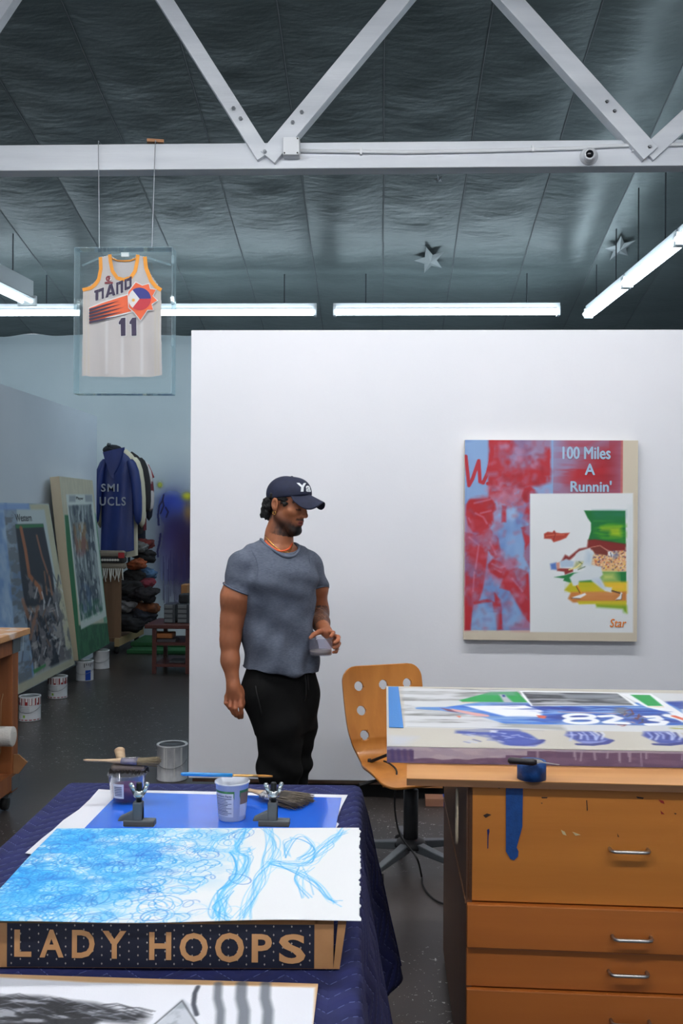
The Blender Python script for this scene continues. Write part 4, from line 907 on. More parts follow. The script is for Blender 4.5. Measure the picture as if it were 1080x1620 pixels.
def halfw(v):   # outline: rounded top corners, waist at the bend, rounded seat front
    w_ = np.full_like(v, WCH / 2); r = .075
    m_ = v < r; w_[m_] = WCH / 2 - r + np.sqrt(np.maximum(r * r - (r - v[m_]) ** 2, 0))
    w_ -= .035 * np.exp(-((v - (bl + .12)) / .09) ** 2)
    m_ = v > Ltot - r; w_[m_] = np.minimum(w_[m_], WCH / 2 - r + np.sqrt(np.maximum(r * r - (v[m_] - Ltot + r) ** 2, 0))); return np.maximum(w_, .02)
Us = U_ / (WCH / 2) * halfw(vs_)[:, None]
holes = [(-.13, .098), (0, .098), (.13, .098), (-.13, .098 + .118), (-.13, .098 + .236), (.13, .216), (.13, .334), (0, .216)][:7]
keep = np.ones((nv, nu), bool); rh = .0235
for hx, hy in holes:
    d = np.hypot(Us - hx, V_ - hy); m_ = np.abs(d - rh) < .0036; f_ = rh / np.maximum(d, 1e-6)
    Us = np.where(m_, hx + (Us - hx) * f_, Us); V_ = np.where(m_, hy + (V_ - hy) * f_, V_); keep &= ~(np.hypot(Us - hx, V_ - hy) < rh - .0015)
F_ = np.interp(V_, ln, prof[:, 0]); Zz = np.interp(V_, ln, prof[:, 1])
co = np.array(V(seat_b.x, seat_b.y, 0)) + Us[..., None] * np.array(rt) + F_[..., None] * np.array(fw) + Zz[..., None] * np.array((0, 0, 1)); co = co.reshape(-1, 3)
I, J_ = np.meshgrid(np.arange(nu - 1), np.arange(nv - 1)); k = (J_ * nu + I).ravel(); qd = np.stack([k, k + nu, k + nu + 1, k + 1], 1); qd = qd[keep.ravel()[qd].all(1)]
ch0 = seat_b + fw * .24
ch = thing('swivel_chair', V(ch0.x, ch0.y, 0), 'bent plywood swivel chair with round holes behind the worktop', 'chair')
so = soft_obj('seat_shell', co, qd, wood('honey_ply', (206, 136, 62), (182, 112, 46), 'Z', .32, 2.5, .3), ch)
sm = so.modifiers.new('solid', 'SOLIDIFY'); sm.thickness = .012; sm.offset = 0
M_dk = mat('dark_chair_metal', (52, 53, 55), .45, .3); M_gs = mat('grey_chair_metal', (112, 118, 122), .4, .5); M_rub = mat('black_rubber', (18, 18, 19), .6)
cb_ = V(ch0.x, ch0.y, 0)
MB().lathe([(.034, .10), (.034, .36), (.030, .362), (.018, .364), (.018, .42)], cb_, 20).build('column', M_dk, ch, True)
MB().box(cb_ + V(0, 0, .425), (.16, .2, .03), TH_C).build('seat_plate', M_rub, ch, bevel=.004)
MB().tube([cb_ + V(0, 0, .425), cb_ - rt * .16 + V(0, 0, .42), cb_ - rt * .26 + V(0, 0, .405)], [.006, .006, .01], 6).build('lever', M_rub, ch)
MB().lathe([(.075, .10), (.075, .112), (.06, .13), (.036, .138)], cb_, 24).build('hub', M_dk, ch, True)
for k in range(5):
    a_ = math.radians(-118 + 72 * k); d = V(math.cos(a_), math.sin(a_), 0); sd_ = V(-d.y, d.x, 0)
    p0 = cb_ + d * .05; p1 = cb_ + d * .31
    q = [p0 - sd_ * .022, p0 + sd_ * .022, p1 + sd_ * .015, p1 - sd_ * .015]
    MB().hexa([V(p.x, p.y, z_) for p, z_ in zip(q, (.085, .085, .075, .075))] + [V(p.x, p.y, z_) for p, z_ in zip(q, (.125, .125, .098, .098))]).build('leg', M_gs, ch, bevel=.004)
    cs = MB().lathe([(.006, -.014), (.028, -.014), (.03, 0), (.028, .014), (.006, .014)], p1 + V(0, 0, .031) - d * .015, 16, Matrix.Rotation(a_ + .5, 3, 'Z') @ Matrix.Rotation(math.pi / 2, 3, 'X')).build('caster', M_rub, ch, True)
    MB().tube([p1 - d * .005 + V(0, 0, .03), p1 - d * .005 + V(0, 0, .08)], .008, 6).build('stem', M_rub, cs)
# black strap-like adapter on the seat and its cord
sa = P(583, 1206, Y=4.78); sb_ = P(613, 1194, Y=4.72)
ad = thing('power_adapter', (sa + sb_) / 2, 'slim black adapter lying on the plywood chair, its cord trailing to floor', 'adapter')
MB().bar(sa, sb_, .014, .022, side=(0, 0, 1)).build('adapter_body', M_rub, ad, bevel=.003)
MB().bar(sa + V(-.004, 0, .004), sa + V(.012, 0, .006), .02, .03, side=(0, 0, 1)).build('plug', M_rub, ad, bevel=.002)
cord = [(607, 1204, 4.7), (616, 1208, 4.66), (626, 1217, 4.6), (627, 1228, 4.56), (625, 1250, 4.54), (624, 1275, 4.53), (627, 1300, 4.52), (632, 1320, 4.51), (641, 1334, 4.5), (652, 1347, 4.49)]
cp = [P(x_, y_, Y=y3) for x_, y_, y3 in cord] + [P(x_, y_, Y=y3) for x_, y_, y3 in ((661, 1362, 4.47),)] + [P(x_, y_, Z=.006) for x_, y_ in ((667, 1388), (668, 1398), (673, 1409), (682, 1419), (692, 1426), (703, 1430), (722, 1436))]
cp2 = []
for i in range(len(cp) - 1):
    for k in range(5):
        t = k / 5; a0 = cp[max(i - 1, 0)]; a1 = cp[i]; a2 = cp[i + 1]; a3 = cp[min(i + 2, len(cp) - 1)]
        cp2.append(.5 * ((2 * a1) + (a2 - a0) * t + (2 * a0 - 5 * a1 + 4 * a2 - a3) * t * t + (3 * a1 - a0 - 3 * a2 + a3) * t ** 3))
cp2 = [V(p.x, p.y, max(p.z, .006)) for p in cp2]
MB().tube(cp2, .0042, 6).build('cord', M_rub, ad, True)
fb = P(673, 1276, Z=0)
bk = thing('wood_offcut', V(fb.x + .09, fb.y + .05, 0), 'short wood offcut wrapped in blue tape on the floor under the wall', 'wood block')
MB().box((fb.x + .05, fb.y + .05, .022), (.1, .1, .042)).build('block', mat('offcut_wood', (150, 104, 80), .7), bk)
MB().box((fb.x + .14, fb.y + .05, .022), (.08, .102, .044)).build('tape_band', mat('deep_blue_tape', (22, 66, 160), .6), bk)
# ================================================================== front table under a moving blanket
ZTB = .745; ZB = .757          # table top, blanket surface
tTL = P(113, 1238, Z=ZB); tTR = P(563, 1242, Z=ZB); tu = (tTR - tTL); WT = tu.length; tu.normalize()
tv = (P(556, 1600, Z=ZB) - tTR).normalized(); LT = 1.95
tq = lambda a_, b_, z_: V(*( (tTL + tu * a_ + tv * b_).xy), z_)
tb = thing('work_table', tq(WT / 2, LT / 2, 0), 'low work table hidden beneath the quilted blue blanket', 'table')
in_ = .012
MB().hexa([tq(in_, in_, ZTB - .03), tq(WT - in_, in_, ZTB - .03), tq(WT - in_, LT - in_, ZTB - .03), tq(in_, LT - in_, ZTB - .03), tq(in_, in_, ZTB), tq(WT - in_, in_, ZTB), tq(WT - in_, LT - in_, ZTB), tq(in_, LT - in_, ZTB)]).build('table_top', M_plyedge, tb)
for a_, b_ in ((.06, .06), (WT - .06, .06), (.06, LT - .06), (WT - .06, LT - .06)):
    p = tq(a_, b_, 0); MB().box((p.x, p.y, (ZTB - .03) / 2), (.05, .05, ZTB - .03)).build('leg', M_plyedge, tb)
def blanket_mat():
    mt = mat('quilted_blanket', (24, 31, 88), .9, col2=(19, 26, 76), nscale=14, sheen=.0); nt = mt.node_tree; b = nt.nodes['Principled BSDF']; src = b.inputs['Base Color'].links[0].from_socket
    def M(op, a_, b_=None, clampv=False):
        n = nt.nodes.new('ShaderNodeMath'); n.operation = op; n.use_clamp = clampv
        for i, q in enumerate((a_, b_)):
            if q is None: continue
            if isinstance(q, (int, float)): n.inputs[i].default_value = q
            else: nt.links.new(q, n.inputs[i])
        return n.outputs[0]
    uvn = nt.nodes.new('ShaderNodeUVMap'); uvn.uv_map = 'UVMap'; sp = nt.nodes.new('ShaderNodeSeparateXYZ'); nt.links.new(uvn.outputs[0], sp.inputs[0]); x, y = sp.outputs[0], sp.outputs[1]
    tri = M('PINGPONG', M('ADD', x, 10.0), .085); zz = M('ADD', y, M('MULTIPLY', tri, 1.1)); row = M('PINGPONG', M('ADD', zz, 10.0), .0275)
    line = M('LESS_THAN', row, .0014); dash = M('GREATER_THAN', M('PINGPONG', M('ADD', M('ADD', x, M('MULTIPLY', y, .35)), 10.), .006), .0026)
    mk = M('MULTIPLY', line, dash)
    mx = nt.nodes.new('ShaderNodeMix'); mx.data_type = 'RGBA'; mx.inputs[7].default_value = lin((104, 114, 164)) + (1,)
    nt.links.new(M('MULTIPLY', mk, .75), mx.inputs[0]); nt.links.new(src, mx.inputs[6]); nt.links.new(mx.outputs[2], b.inputs['Base Color'])
    bp = nt.nodes.new('ShaderNodeBump'); bp.inputs['Strength'].default_value = .45; bp.inputs['Distance'].default_value = .008
    nt.links.new(M('MULTIPLY', M('POWER', M('DIVIDE', row, .0275), .5), 1.0), bp.inputs['Height']); nt.links.new(bp.outputs[0], b.inputs['Normal'])
    return mt
OV = .62; na, nb_ = 150, 190
aa = np.linspace(-OV, WT + OV, na); bb = np.linspace(-OV, LT + OV * .6, nb_); Ag, Bg = np.meshgrid(aa, bb)
ca = np.clip(Ag, 0, WT); cb2 = np.clip(Bg, 0, LT); oa = Ag - ca; ob = Bg - cb2; dd = np.hypot(oa, ob)
ux_ = oa / np.maximum(dd, 1e-6); vy_ = ob / np.maximum(dd, 1e-6)
edge_s = cb2 * np.abs(ux_) + ca * np.abs(vy_)
flare = np.where(dd > 0, .016 * (1 - np.exp(-dd / .015)) + dd * (.13 + .06 * np.sin(edge_s * 8.5 + .9) + .03 * np.sin(edge_s * 21)), 0)
down = np.where(dd > 0, np.maximum(dd - .02 * (1 - np.exp(-dd / .02)), 0) * .97, 0)
pa = ca + ux_ * flare; pb = cb2 + vy_ * flare
zz_ = ZB - down - .004 * (1 - np.exp(-dd / .01)) + np.where(dd == 0, .0025 * np.sin(Ag * 13 + 2 * np.sin(Bg * 5)) * np.sin(Bg * 9), 0)
zz_ = np.maximum(zz_, .03)
co = np.array([tTL.x, tTL.y, 0])[None, None] + pa[..., None] * np.array(tu) + pb[..., None] * np.array(tv); co[..., 2] = zz_
I, J_ = np.meshgrid(np.arange(na - 1), np.arange(nb_ - 1)); k = (J_ * na + I).ravel(); qd = np.stack([k, k + na, k + na + 1, k + 1], 1)
bo = soft_obj('moving_blanket', co.reshape(-1, 3), qd, blanket_mat(), None, tuple(tq(WT / 2, LT / 2, .03)))
setp(bo, 'quilted navy blue moving blanket draped over the front table', 'blanket')
uvl = bo.data.uv_layers.new(name='UVMap'); vi = np.empty(len(bo.data.loops), np.int32); bo.data.loops.foreach_get('vertex_index', vi)
uvs = np.stack([Ag.ravel(), Bg.ravel()], 1)[vi]; uvl.data.foreach_set('uv', uvs.astype(np.float32).ravel())
sm = bo.modifiers.new('solid', 'SOLIDIFY'); sm.thickness = .006; sm.offset = -1

# ------------------------------------------------------------------ sheets lying on the blanket
ZS = ZB + .005
M_paper = mat('white_paper', (228, 229, 236), .75, bump=.03, bscale=80)
def paper(pts, z_, th=.0012): return [V(*P(x_, y_, Z=z_)) for x_, y_ in pts]
lp = [(156, 1249), (172, 1250), (300, 1252), (550, 1258), (541, 1275), (531, 1300), (536, 1304), (526, 1318), (520, 1340), (60, 1353), (40, 1350), (66, 1327), (84, 1313), (100, 1298), (125, 1281), (142, 1265)]
setp(MB().prism(paper(lp, ZS), (0, 0, .001)).build('paper_sheet', M_paper), 'large plain white paper sheet under the blue panel', 'paper')
ZBL = ZS + .0025
M_blue = mat('glossy_blue_sheet', (34, 106, 234), .12, coat=.6, col2=(40, 114, 238), nscale=2)
setp(MB().prism(paper([(189, 1254), (540, 1263), (528, 1325), (120, 1325)], ZBL), (0, 0, .002)).build('acrylic_sheet', M_blue, bevel=.0), 'glossy bright blue acrylic panel lying behind the blue drawing', 'panel')
# kraft bordered charcoal drawing at the near end
ZK = ZB + .006
kO = P(-60, 1540, Z=ZK); kR = P(503, 1557, Z=ZK); kN = P(493, 1640, Z=ZK)
kv = (kN - kR).normalized() * .5
ck = thing('charcoal_drawing', kO + (kR - kO) * .5 + kv * .5, 'black and white charcoal drawing on kraft board at the front of the table', 'drawing')
q = [kO, kR, kR + kv, kO + kv]
MB().hexa([V(p.x, p.y, ZK - .003) for p in q] + [V(p.x, p.y, ZK) for p in q]).build('kraft_board', mat('kraft_board', (206, 164, 118), .8), ck)
pn = Panel(kO, kR - kO, kv, 360, 200, (206, 166, 122)); f1 = fbm(200, 360, 12, 20, 4, 51); f2 = fbm(200, 360, 30, 14, 4, 52)
sg = lambda t, a=.42, b=.58: ((t - a) / (b - a)).clip(0, 1)
pn.poly([(-70, 1543), (145, 1555), (498, 1563), (487, 1800), (-300, 1800)], (234, 236, 244), 1, 1.5)
pn.poly([(-60, 1572), (10, 1576), (70, 1577), (110, 1584), (150, 1588), (185, 1597), (225, 1602), (237, 1612), (225, 1622), (160, 1616), (120, 1640), (-120, 1660)], (26, 28, 34), .97, 4, tex=.45 + .55 * sg(f2, .32, .5))
for k in range(60):
    x_ = rg.uniform(-20, 200); y_ = 1580 + x_ * .09 + rg.uniform(-6, 22); pn.stroke([(x_, y_), (x_ + 20, y_ - 2 + rg.uniform(-3, 3)), (x_ + 45, y_ + 5)], 1.2, (20, 22, 28) if k % 3 else (150, 154, 164), .6, 1.2)
pn.poly([(245, 1622), (288, 1583), (296, 1590), (312, 1622), (300, 1660), (230, 1650)], (150, 158, 168), .9, 3, tex=.5 + .5 * sg(f1)); pn.stroke([(240, 1625), (288, 1584), (312, 1622)], 1.6, (60, 64, 70), .8, 1.5)
pn.stroke([(313, 1562), (308, 1572), (306, 1590), (311, 1606)], 4.5, (46, 52, 64), .9, 2)
for x_, wd in ((345, 8), (382, 11), (420, 10)): pn.stroke([(x_, 1558), (x_ - 1, 1580), (x_ + 4, 1600), (x_ + 2, 1640)], wd, (96, 102, 112), .85, 4)
pn.build('drawn_face', M_paint, ck, .001)

# ------------------------------------------------------------------ printed box, board and the blue drawing
bl = P(0, 1530, Z=ZS); br = P(527, 1533, Z=ZS); be = (br - bl).normalized(); bnn = V(-be.y, be.x, 0)
ZBX = P(300, 1462, Y=(bl.y + br.y) / 2).z
bL = bl - be * .03; BW_ = (br - bL).length; BD_ = .15
bx_ = thing('printed_box', bL + be * BW_ / 2 + bnn * BD_ / 2, 'long flat cardboard box printed LADY HOOPS in tan on navy', 'box')
M_kraft = mat('kraft_card', (186, 136, 88), .75, col2=(176, 126, 80), nscale=20); M_navy = mat('navy_print', (14, 19, 42), .7)
def bslab(a0, a1, d0, d1, z0, z1):
    q = [bL + be * a0 + bnn * d0, bL + be * a1 + bnn * d0, bL + be * a1 + bnn * d1, bL + be * a0 + bnn * d1]; return [V(p.x, p.y, z0) for p in q] + [V(p.x, p.y, z1) for p in q]
MB().hexa(bslab(0, BW_, 0, .004, ZS, ZBX)).build('front_wall', M_kraft, bx_); MB().hexa(bslab(0, BW_, BD_ - .004, BD_, ZS, ZBX)).build('rear_wall', M_kraft, bx_)
MB().hexa(bslab(0, .004, .004, BD_ - .004, ZS, ZBX)).build('end_wall', M_kraft, bx_); MB().hexa(bslab(BW_ - .035, BW_ - .031, .004, BD_ - .004, ZS, ZBX)).build('end_wall', M_kraft, bx_)
MB().hexa(bslab(0, BW_, .004, BD_ - .004, ZBX - .004, ZBX)).build('lid', M_kraft, bx_); MB().hexa(bslab(0, BW_, .004, BD_ - .004, ZS, ZS + .004)).build('bottom', M_kraft, bx_)
fp = [bL + be * BW_, bL + be * (BW_ + .012), bL + be * (BW_ + .016) + bnn * .1, bL + be * (BW_ + .004) + bnn * .1]
tpq = [V(p.x, p.y, ZBX) + be * dx for p, dx in zip(fp, (.008, .012, .012, .008))]
MB().hexa([V(p.x, p.y, ZS) for p in fp] + tpq).build('end_flap', M_kraft, bx_)
def bf(px, py, lift=.0006):
    d = ray(px, py); o = bL - bnn * lift; t = (o - CAMPOS).dot(bnn) / d.dot(bnn); return CAMPOS + d * t
x0n = bf(11, 1500); x1n = bf(497, 1500); s0_ = (x0n - bL).dot(be); s1_ = (x1n - bL).dot(be)
MB().hexa(bslab(s0_, s1_, -.0008, .0, ZS + .001, ZBX - .0005)).build('navy_panel', M_navy, bx_)
dots = MB(); hgt = ZBX - ZS
ncol = 34; 
for i in range(ncol):
    for j in range(5):
        c = bL + be * (s0_ + (i + .5) * (s1_ - s0_) / ncol) - bnn * .0014; c.z = ZS + hgt * (.1 + .19 * j + (.095 if i % 2 else 0))
        if c.z > ZBX - .003: continue
        r = .0024; dots.add([c + be * -r * .7, c - V(0, 0, r), c + be * r * .7, c + V(0, 0, r)], [(0, 1, 2, 3)])
dots.build('dot_print', mat('tan_dot_print', (170, 160, 150), .7), bx_)
M_tan = mat('tan_letter_print', (200, 148, 98), .75)
for ch_, xa, xb, y0, y1 in (('L', 23, 50, 1470, 1513), ('A', 63, 101, 1470, 1514), ('D', 114, 150, 1470.5, 1515), ('Y', 162, 200, 1472, 1516), ('H', 236, 271, 1474, 1518), ('O', 284, 329, 1475, 1521), ('O', 340, 386, 1475, 1522), ('P', 398, 430, 1477, 1522), ('S', 441, 483, 1477, 1524)):
    a_ = bf((xa + xb) / 2, y1); w_ = (bf(xb, y1) - bf(xa, y1)).length; h = bf(xa, y0).z - bf(xa, y1).z
    vs, fs = text_geo(ch_, .06, .0016, 0, 0, 1.0, 'CENTER'); ar = np.array([tuple(v) for v in vs]); mnx, mxx = ar[:, 0].min(), ar[:, 0].max(); mny, mxy = ar[:, 1].min(), ar[:, 1].max()
    wv = [a_ + be * (((v.x - mnx) / (mxx - mnx) - .5) * w_) + V(0, 0, (v.y - mny) / (mxy - mny) * h) - bnn * .002 for v in vs]
    MB().add(wv, fs).build('letter', M_tan, bx_, fix=False)
# drawing board and paper
ZD = ZBX + .008
dFL = P(90, 1313, Z=ZD); dFR = P(572, 1312, Z=ZD); dNL = P(-47, 1460, Z=ZD); dNR = P(572, 1461, Z=ZD)
dU = dFR - dFL; dV = ((dNL - dFL) + (dNR - dFR)) / 2
bd = [P(150, 1309, Z=ZBX + .004), P(560, 1310, Z=ZBX + .004)]
q = [dFL + dU * .06 - dV * .025, dFL + dU * .96 - dV * .025, dFL + dU * .96 + dV * .94, dFL + dU * .06 + dV * .94]
setp(MB().hexa([V(p.x, p.y, ZBX + .0005) for p in q] + [V(p.x, p.y, ZBX + .006) for p in q]).build('drawing_board', mat('tan_hardboard', (204, 160, 130), .7)), 'thin tan board clamped under the blue drawing', 'board')
nu, nv = 460, 290
pn = Panel(dFL, dU, dV, nu, nv, (234, 236, 238)); rg2 = np.random.default_rng(77)
f1 = fbm(nv, nu, 7, 9, 4, 61); f2 = fbm(nv, nu, 20, 22, 4, 62); f3 = fbm(nv, nu, 40, 44, 3, 63)
CY = (0, 140, 220); DB = (0, 92, 200); LB = (96, 196, 242)
dens = np.clip(1.25 - pn.gx / nu * 1.9, 0, 1) * np.clip((pn.gy + 14) / 30, 0, 1) * np.clip(1.5 - pn.gy / nv * .9, .25, 1)
hole = np.exp(-(((pn.gx - 255) / 60) ** 2 + ((pn.gy - 225) / 40) ** 2)); dens = dens * (1 - .95 * hole) * (pn.gx < 300)
pn.blend((dens * .85 * sg(f1, .28, .6)).astype(np.float32), LB); pn.blend((dens * .6 * sg(f2, .44, .6)).astype(np.float32), CY)
for k in range(1500):
    cx_, cy_ = rg2.uniform(-10, 310), rg2.uniform(2, nv)
    if rg2.random() > dens[min(max(int(cy_), 0), nv - 1), min(max(int(cx_), 0), nu - 1)] * 1.1: continue
    r = rg2.uniform(6, 22); a0 = rg2.uniform(0, 6); turns = rg2.uniform(4, 9); n_ = 16; sq = rg2.uniform(.5, .9); an = rg2.uniform(0, 3)
    L = [(cx_ + r * (math.cos(a0 + turns * t) * math.cos(an) - sq * math.sin(a0 + turns * t) * math.sin(an)) + 10 * t, cy_ + r * (math.cos(a0 + turns * t) * math.sin(an) + sq * math.sin(a0 + turns * t) * math.cos(an))) for t in np.linspace(0, 1, n_)]
    pn.stroke(L, rg2.uniform(.8, 2.0), [CY, CY, DB, LB, (60, 180, 240)][rg2.integers(5)], rg2.uniform(.25, .6), 1.2, px=False)
for bx0, by0 in ((225, 1352), (180, 1367), (90, 1390), (250, 1342), (160, 1335), (210, 1410), (120, 1425), (60, 1440), (150, 1395), (250, 1380)):
    pn.stroke([(bx0 - 22, by0 + 3), (bx0, by0), (bx0 + 24, by0 + 2)], 13, DB, .3, 12)
def curve(pts, n=14):
    pts = [np.array(p, float) for p in pts]; o = []
    for i in range(len(pts) - 1):
        a0, a1, a2, a3 = pts[max(i - 1, 0)], pts[i], pts[i + 1], pts[min(i + 2, len(pts) - 1)]
        for t in np.linspace(0, 1, n, endpoint=False): o.append(tuple(.5 * (2 * a1 + (a2 - a0) * t + (2 * a0 - 5 * a1 + 4 * a2 - a3) * t * t + (3 * a1 - a0 - 3 * a2 + a3) * t ** 3)))
    return o + [tuple(pts[-1])]
jit = lambda pts, s_: [(x_ + rg2.normal() * s_, y_ + rg2.normal() * s_ * .4) for x_, y_ in pts]
fam = [([(395, 1312), (378, 1330), (372, 1350), (390, 1362), (380, 1390), (352, 1412), (345, 1440), (342, 1458)], 18, 7), ([(420, 1312), (432, 1335), (430, 1365), (415, 1395), (400, 1425), (385, 1458)], 16, 8), ([(310, 1345), (345, 1348), (385, 1352), (400, 1345)], 8, 5), ([(425, 1366), (455, 1371), (485, 1366), (505, 1350), (525, 1330), (545, 1316)], 16, 6), ([(430, 1372), (465, 1380), (500, 1400), (520, 1425), (530, 1432)], 8, 6), ([(365, 1352), (374, 1365), (372, 1385), (360, 1400), (350, 1410)], 12, 3), ([(455, 1360), (455, 1338), (475, 1328), (490, 1345), (470, 1362)], 8, 6), ([(480, 1375), (478, 1395), (490, 1425)], 8, 7), ([(350, 1415), (352, 1440), (356, 1458)], 12, 8), ([(240, 1400), (262, 1392), (290, 1395), (320, 1400), (300, 1412), (260, 1414), (236, 1404)], 3, 3), ([(330, 1350), (345, 1330), (370, 1320), (390, 1314)], 7, 5)]
for pts, n_, s_ in fam:
    for k in range(n_): pn.stroke(curve(jit(pts, s_), 7), rg2.uniform(.8, 1.8), [CY, (70, 184, 238), (120, 204, 244)][rg2.integers(3)], rg2.uniform(.25, .6), 1.2)
dk = np.ones((nv, nu), bool); ed = (fbm(1, nv, 1, 40, 2, 66)[0] * 5).astype(int)
for j in range(nv): dk[j, nu - 1 - ed[j]:] = False
dr = pn.build('blue_drawing', M_paint, None, .001, lambda co, u, v: co + np.stack([0 * u, 0 * u, .0025 * np.sin(u * 9 + v * 4) * np.sin(v * 5) + .003], 1), base=tuple(dFL + dU * .5 + dV * .5), keep=dk)
setp(dr, 'white paper covered in blue scribbled ink lines on top of the printed box', 'drawing')
s_m = dr.modifiers.new('solid', 'SOLIDIFY'); s_m.thickness = .0012; s_m.offset = -1

# ------------------------------------------------------------------ clamps holding the board
M_cast = mat('grey_cast_metal', (92, 96, 100), .5, .4); M_zinc = mat('zinc_wing_nut', (196, 204, 206), .25, .9); M_screw = mat('black_screw', (30, 31, 33), .4, .5)
def clamp(px, lb):
    c = P(px, 1309, Z=ZBX + .006); o = thing('bar_clamp', c, lb, 'clamp', 'clamps on the drawing board'); mb = MB()
    mb.box(c + V(.004, .016, .008), (.078, .03, .016)); mb.hexa([c + V(x_, y_, z_) for x_, y_, z_ in ((-.05, .004, .012), (.012, .004, .016), (.012, .028, .016), (-.05, .028, .012), (-.046, .008, .022), (.012, .008, .05), (.012, .024, .05), (-.046, .024, .022))])
    mb.box(c + V(.0, .016, .035), (.024, .024, .05)); mb.build('jaw', M_cast, o, bevel=.003)
    MB().lathe([(.0075, .05), (.0075, .105), (.006, .108), (1e-4, .108)], c + V(.002, .016, 0), 12).build('screw', M_screw, o, True)
    nut = MB(); nut.lathe([(.013, .072), (.014, .078), (.012, .086), (.009, .088)], c + V(.002, .016, 0), 16)
    for s_ in (-1, 1):
        b0 = c + V(.002 + s_ * .010, .016, .08); b1 = c + V(.002 + s_ * .019, .016 + s_ * .004, .102)
        nut.bar(b0, b1, .011, .006, side=(1, 0, 0)); nut.sphere(b1, .0062, 6, sc=(1, .7, 1))
    nut.build('wing_nut', M_zinc, o, True)
clamp(216, 'left clamp with silver wing nut on the tan board'); clamp(430, 'right clamp with silver wing nut in front of the flat brush')

# ------------------------------------------------------------------ pots
def cup(px, py, r0, r1, h, name, lb, zb=None):
    c = P(px, py, Z=zb if zb is not None else ZBL + .002); return c, thing(name, c, lb, 'pot')
c, yo = cup(367, 1295, 0, 0, 0, 'yogurt_pot', 'white yogurt pot with nutrition label, blue brush laid across it')
rb, rt_, hh = .036, .047, .108
M_pot = mat('pot_plastic', (196, 202, 214), .35)
MB().lathe([(1e-4, .0), (rb, .0), (rb + .002, .004), (rt_, hh - .006), (rt_ + .003, hh - .004), (rt_ + .003, hh), (rt_ - .001, hh), (rb - .0015, .012), (1e-4, .012)], c, 40).build('pot_wall', M_pot, yo, True)
def onpot(c, rb, rt_, hh, a_, z_, lift): r = rb + (rt_ - rb) * z_ / hh + lift; return c + V(r * math.sin(a_), -r * math.cos(a_), z_)
def wrap(name, mt, par, c, rb, rt_, hh, a0, a1, z0, z1, lift=.001, n=10):
    return MB().grid(lambda u, v: onpot(c, rb, rt_, hh, a0 + (a1 - a0) * u, z0 + (z1 - z0) * v, lift), n, 2).build(name, mt, par, True, fix=False)
Mg = mat('label_green', (66, 132, 76), .5); Mw = mat('label_white', (214, 218, 226), .5); Mi = mat('label_ink', (60, 74, 112), .5); Mbr = mat('label_brown', (140, 116, 92), .5)
wrap('label_border', Mg, yo, c, rb, rt_, hh, -1.25, .28, .012, .088, .0009); wrap('label_panel', Mw, yo, c, rb, rt_, hh, -1.21, .22, .015, .082, .0016)
wrap('label_side', Mg, yo, c, rb, rt_, hh, .62, 1.5, .012, .09, .0009); wrap('label_picture', Mbr, yo, c, rb, rt_, hh, .68, 1.5, .05, .083, .0016); wrap('label_picture', Mw, yo, c, rb, rt_, hh, .68, 1.5, .015, .05, .0016)
vs, fs = text_geo('Nutrition Facts', .009, .0002, 0, 0, 1., 'CENTER'); ar = np.array([tuple(v) for v in vs]); wid = ar[:, 0].max() - ar[:, 0].min()
MB().add([onpot(c, rb, rt_, hh, -.5 + v.x / wid * 1.2, .072 + v.y * .9, .0024) for v in vs], fs).build('label_heading', Mi, yo, fix=False)
for k in range(11): wrap('label_line', Mi, yo, c, rb, rt_, hh, -1.12, (.1 if k % 3 == 0 else -.15 - .1 * (k % 2)), .066 - k * .0045, .0675 - k * .0045 if k % 4 else .068 - k * .0045, .0022, 6)
# brush across it
a_ = P(286, 1226, Y=c.y - .01); b_ = P(431, 1236, Y=c.y + .03); zt2 = c.z + hh
d = (b_ - a_); aw = V(a_.x, a_.y, zt2 + .012 + (a_.z - b_.z) * .3); bw = V(b_.x, b_.y, zt2 + .006)
d = bw - aw; lp_ = lambda t: aw + d * t
br_ = thing('paint_brush', lp_(.5), 'blue handled artist brush lying across the yogurt pot', 'brush')
MB().tube([lp_(0), lp_(.02), lp_(.3), lp_(.56)], [.003, .0052, .0058, .0055], 10).build('handle', mat('blue_lacquer', (30, 140, 214), .25, coat=.5), br_, True)
MB().tube([lp_(.56), lp_(.6), lp_(.7), lp_(.84)], [.0062, .006, .0068, .0075], 10, flat=.55).build('ferrule', mat('brass_ferrule', (206, 160, 96), .3, .8), br_, True)
MB().tube([lp_(.84), lp_(.92), lp_(1.0)], [.007, .0075, .005], 10, flat=.5).build('bristles', mat('golden_bristle', (176, 118, 40), .7), br_, True)
# clear tub with maroon paint and the two worn brushes on it
c2, tb2 = cup(201, 1266, 0, 0, 0, 'paint_tub', 'clear plastic tub of maroon paint with worn brushes on top')
r0_, r1_, h2 = .046, .056, .083; M_tub = acrylic('tub_plastic', (240, 242, 246), base=.06)
MB().lathe([(1e-4, 0), (r0_, 0), (r1_, h2 - .005), (r1_ + .003, h2 - .004), (r1_ + .003, h2), (r1_ - .001, h2), (r0_ - .002, .004), (1e-4, .004)], c2, 40).build('tub_wall', M_tub, tb2, True)
MB().lathe([(1e-4, .005), (r0_ - .003, .005), (r0_ + .0025, .046), (1e-4, .046)], c2, 32).build('paint', mat('maroon_paint', (128, 44, 66), .5), tb2, True)
wrap('tub_label', Mw, tb2, c2, r0_, r1_, h2, -.62, .05, .018, .062, .0012); 
for k in range(6): wrap('bar_print', Mi, tb2, c2, r0_, r1_, h2, -.52, -.05, .026 + k * .005, .0285 + k * .005, .002, 5)
zt3 = c2.z + h2
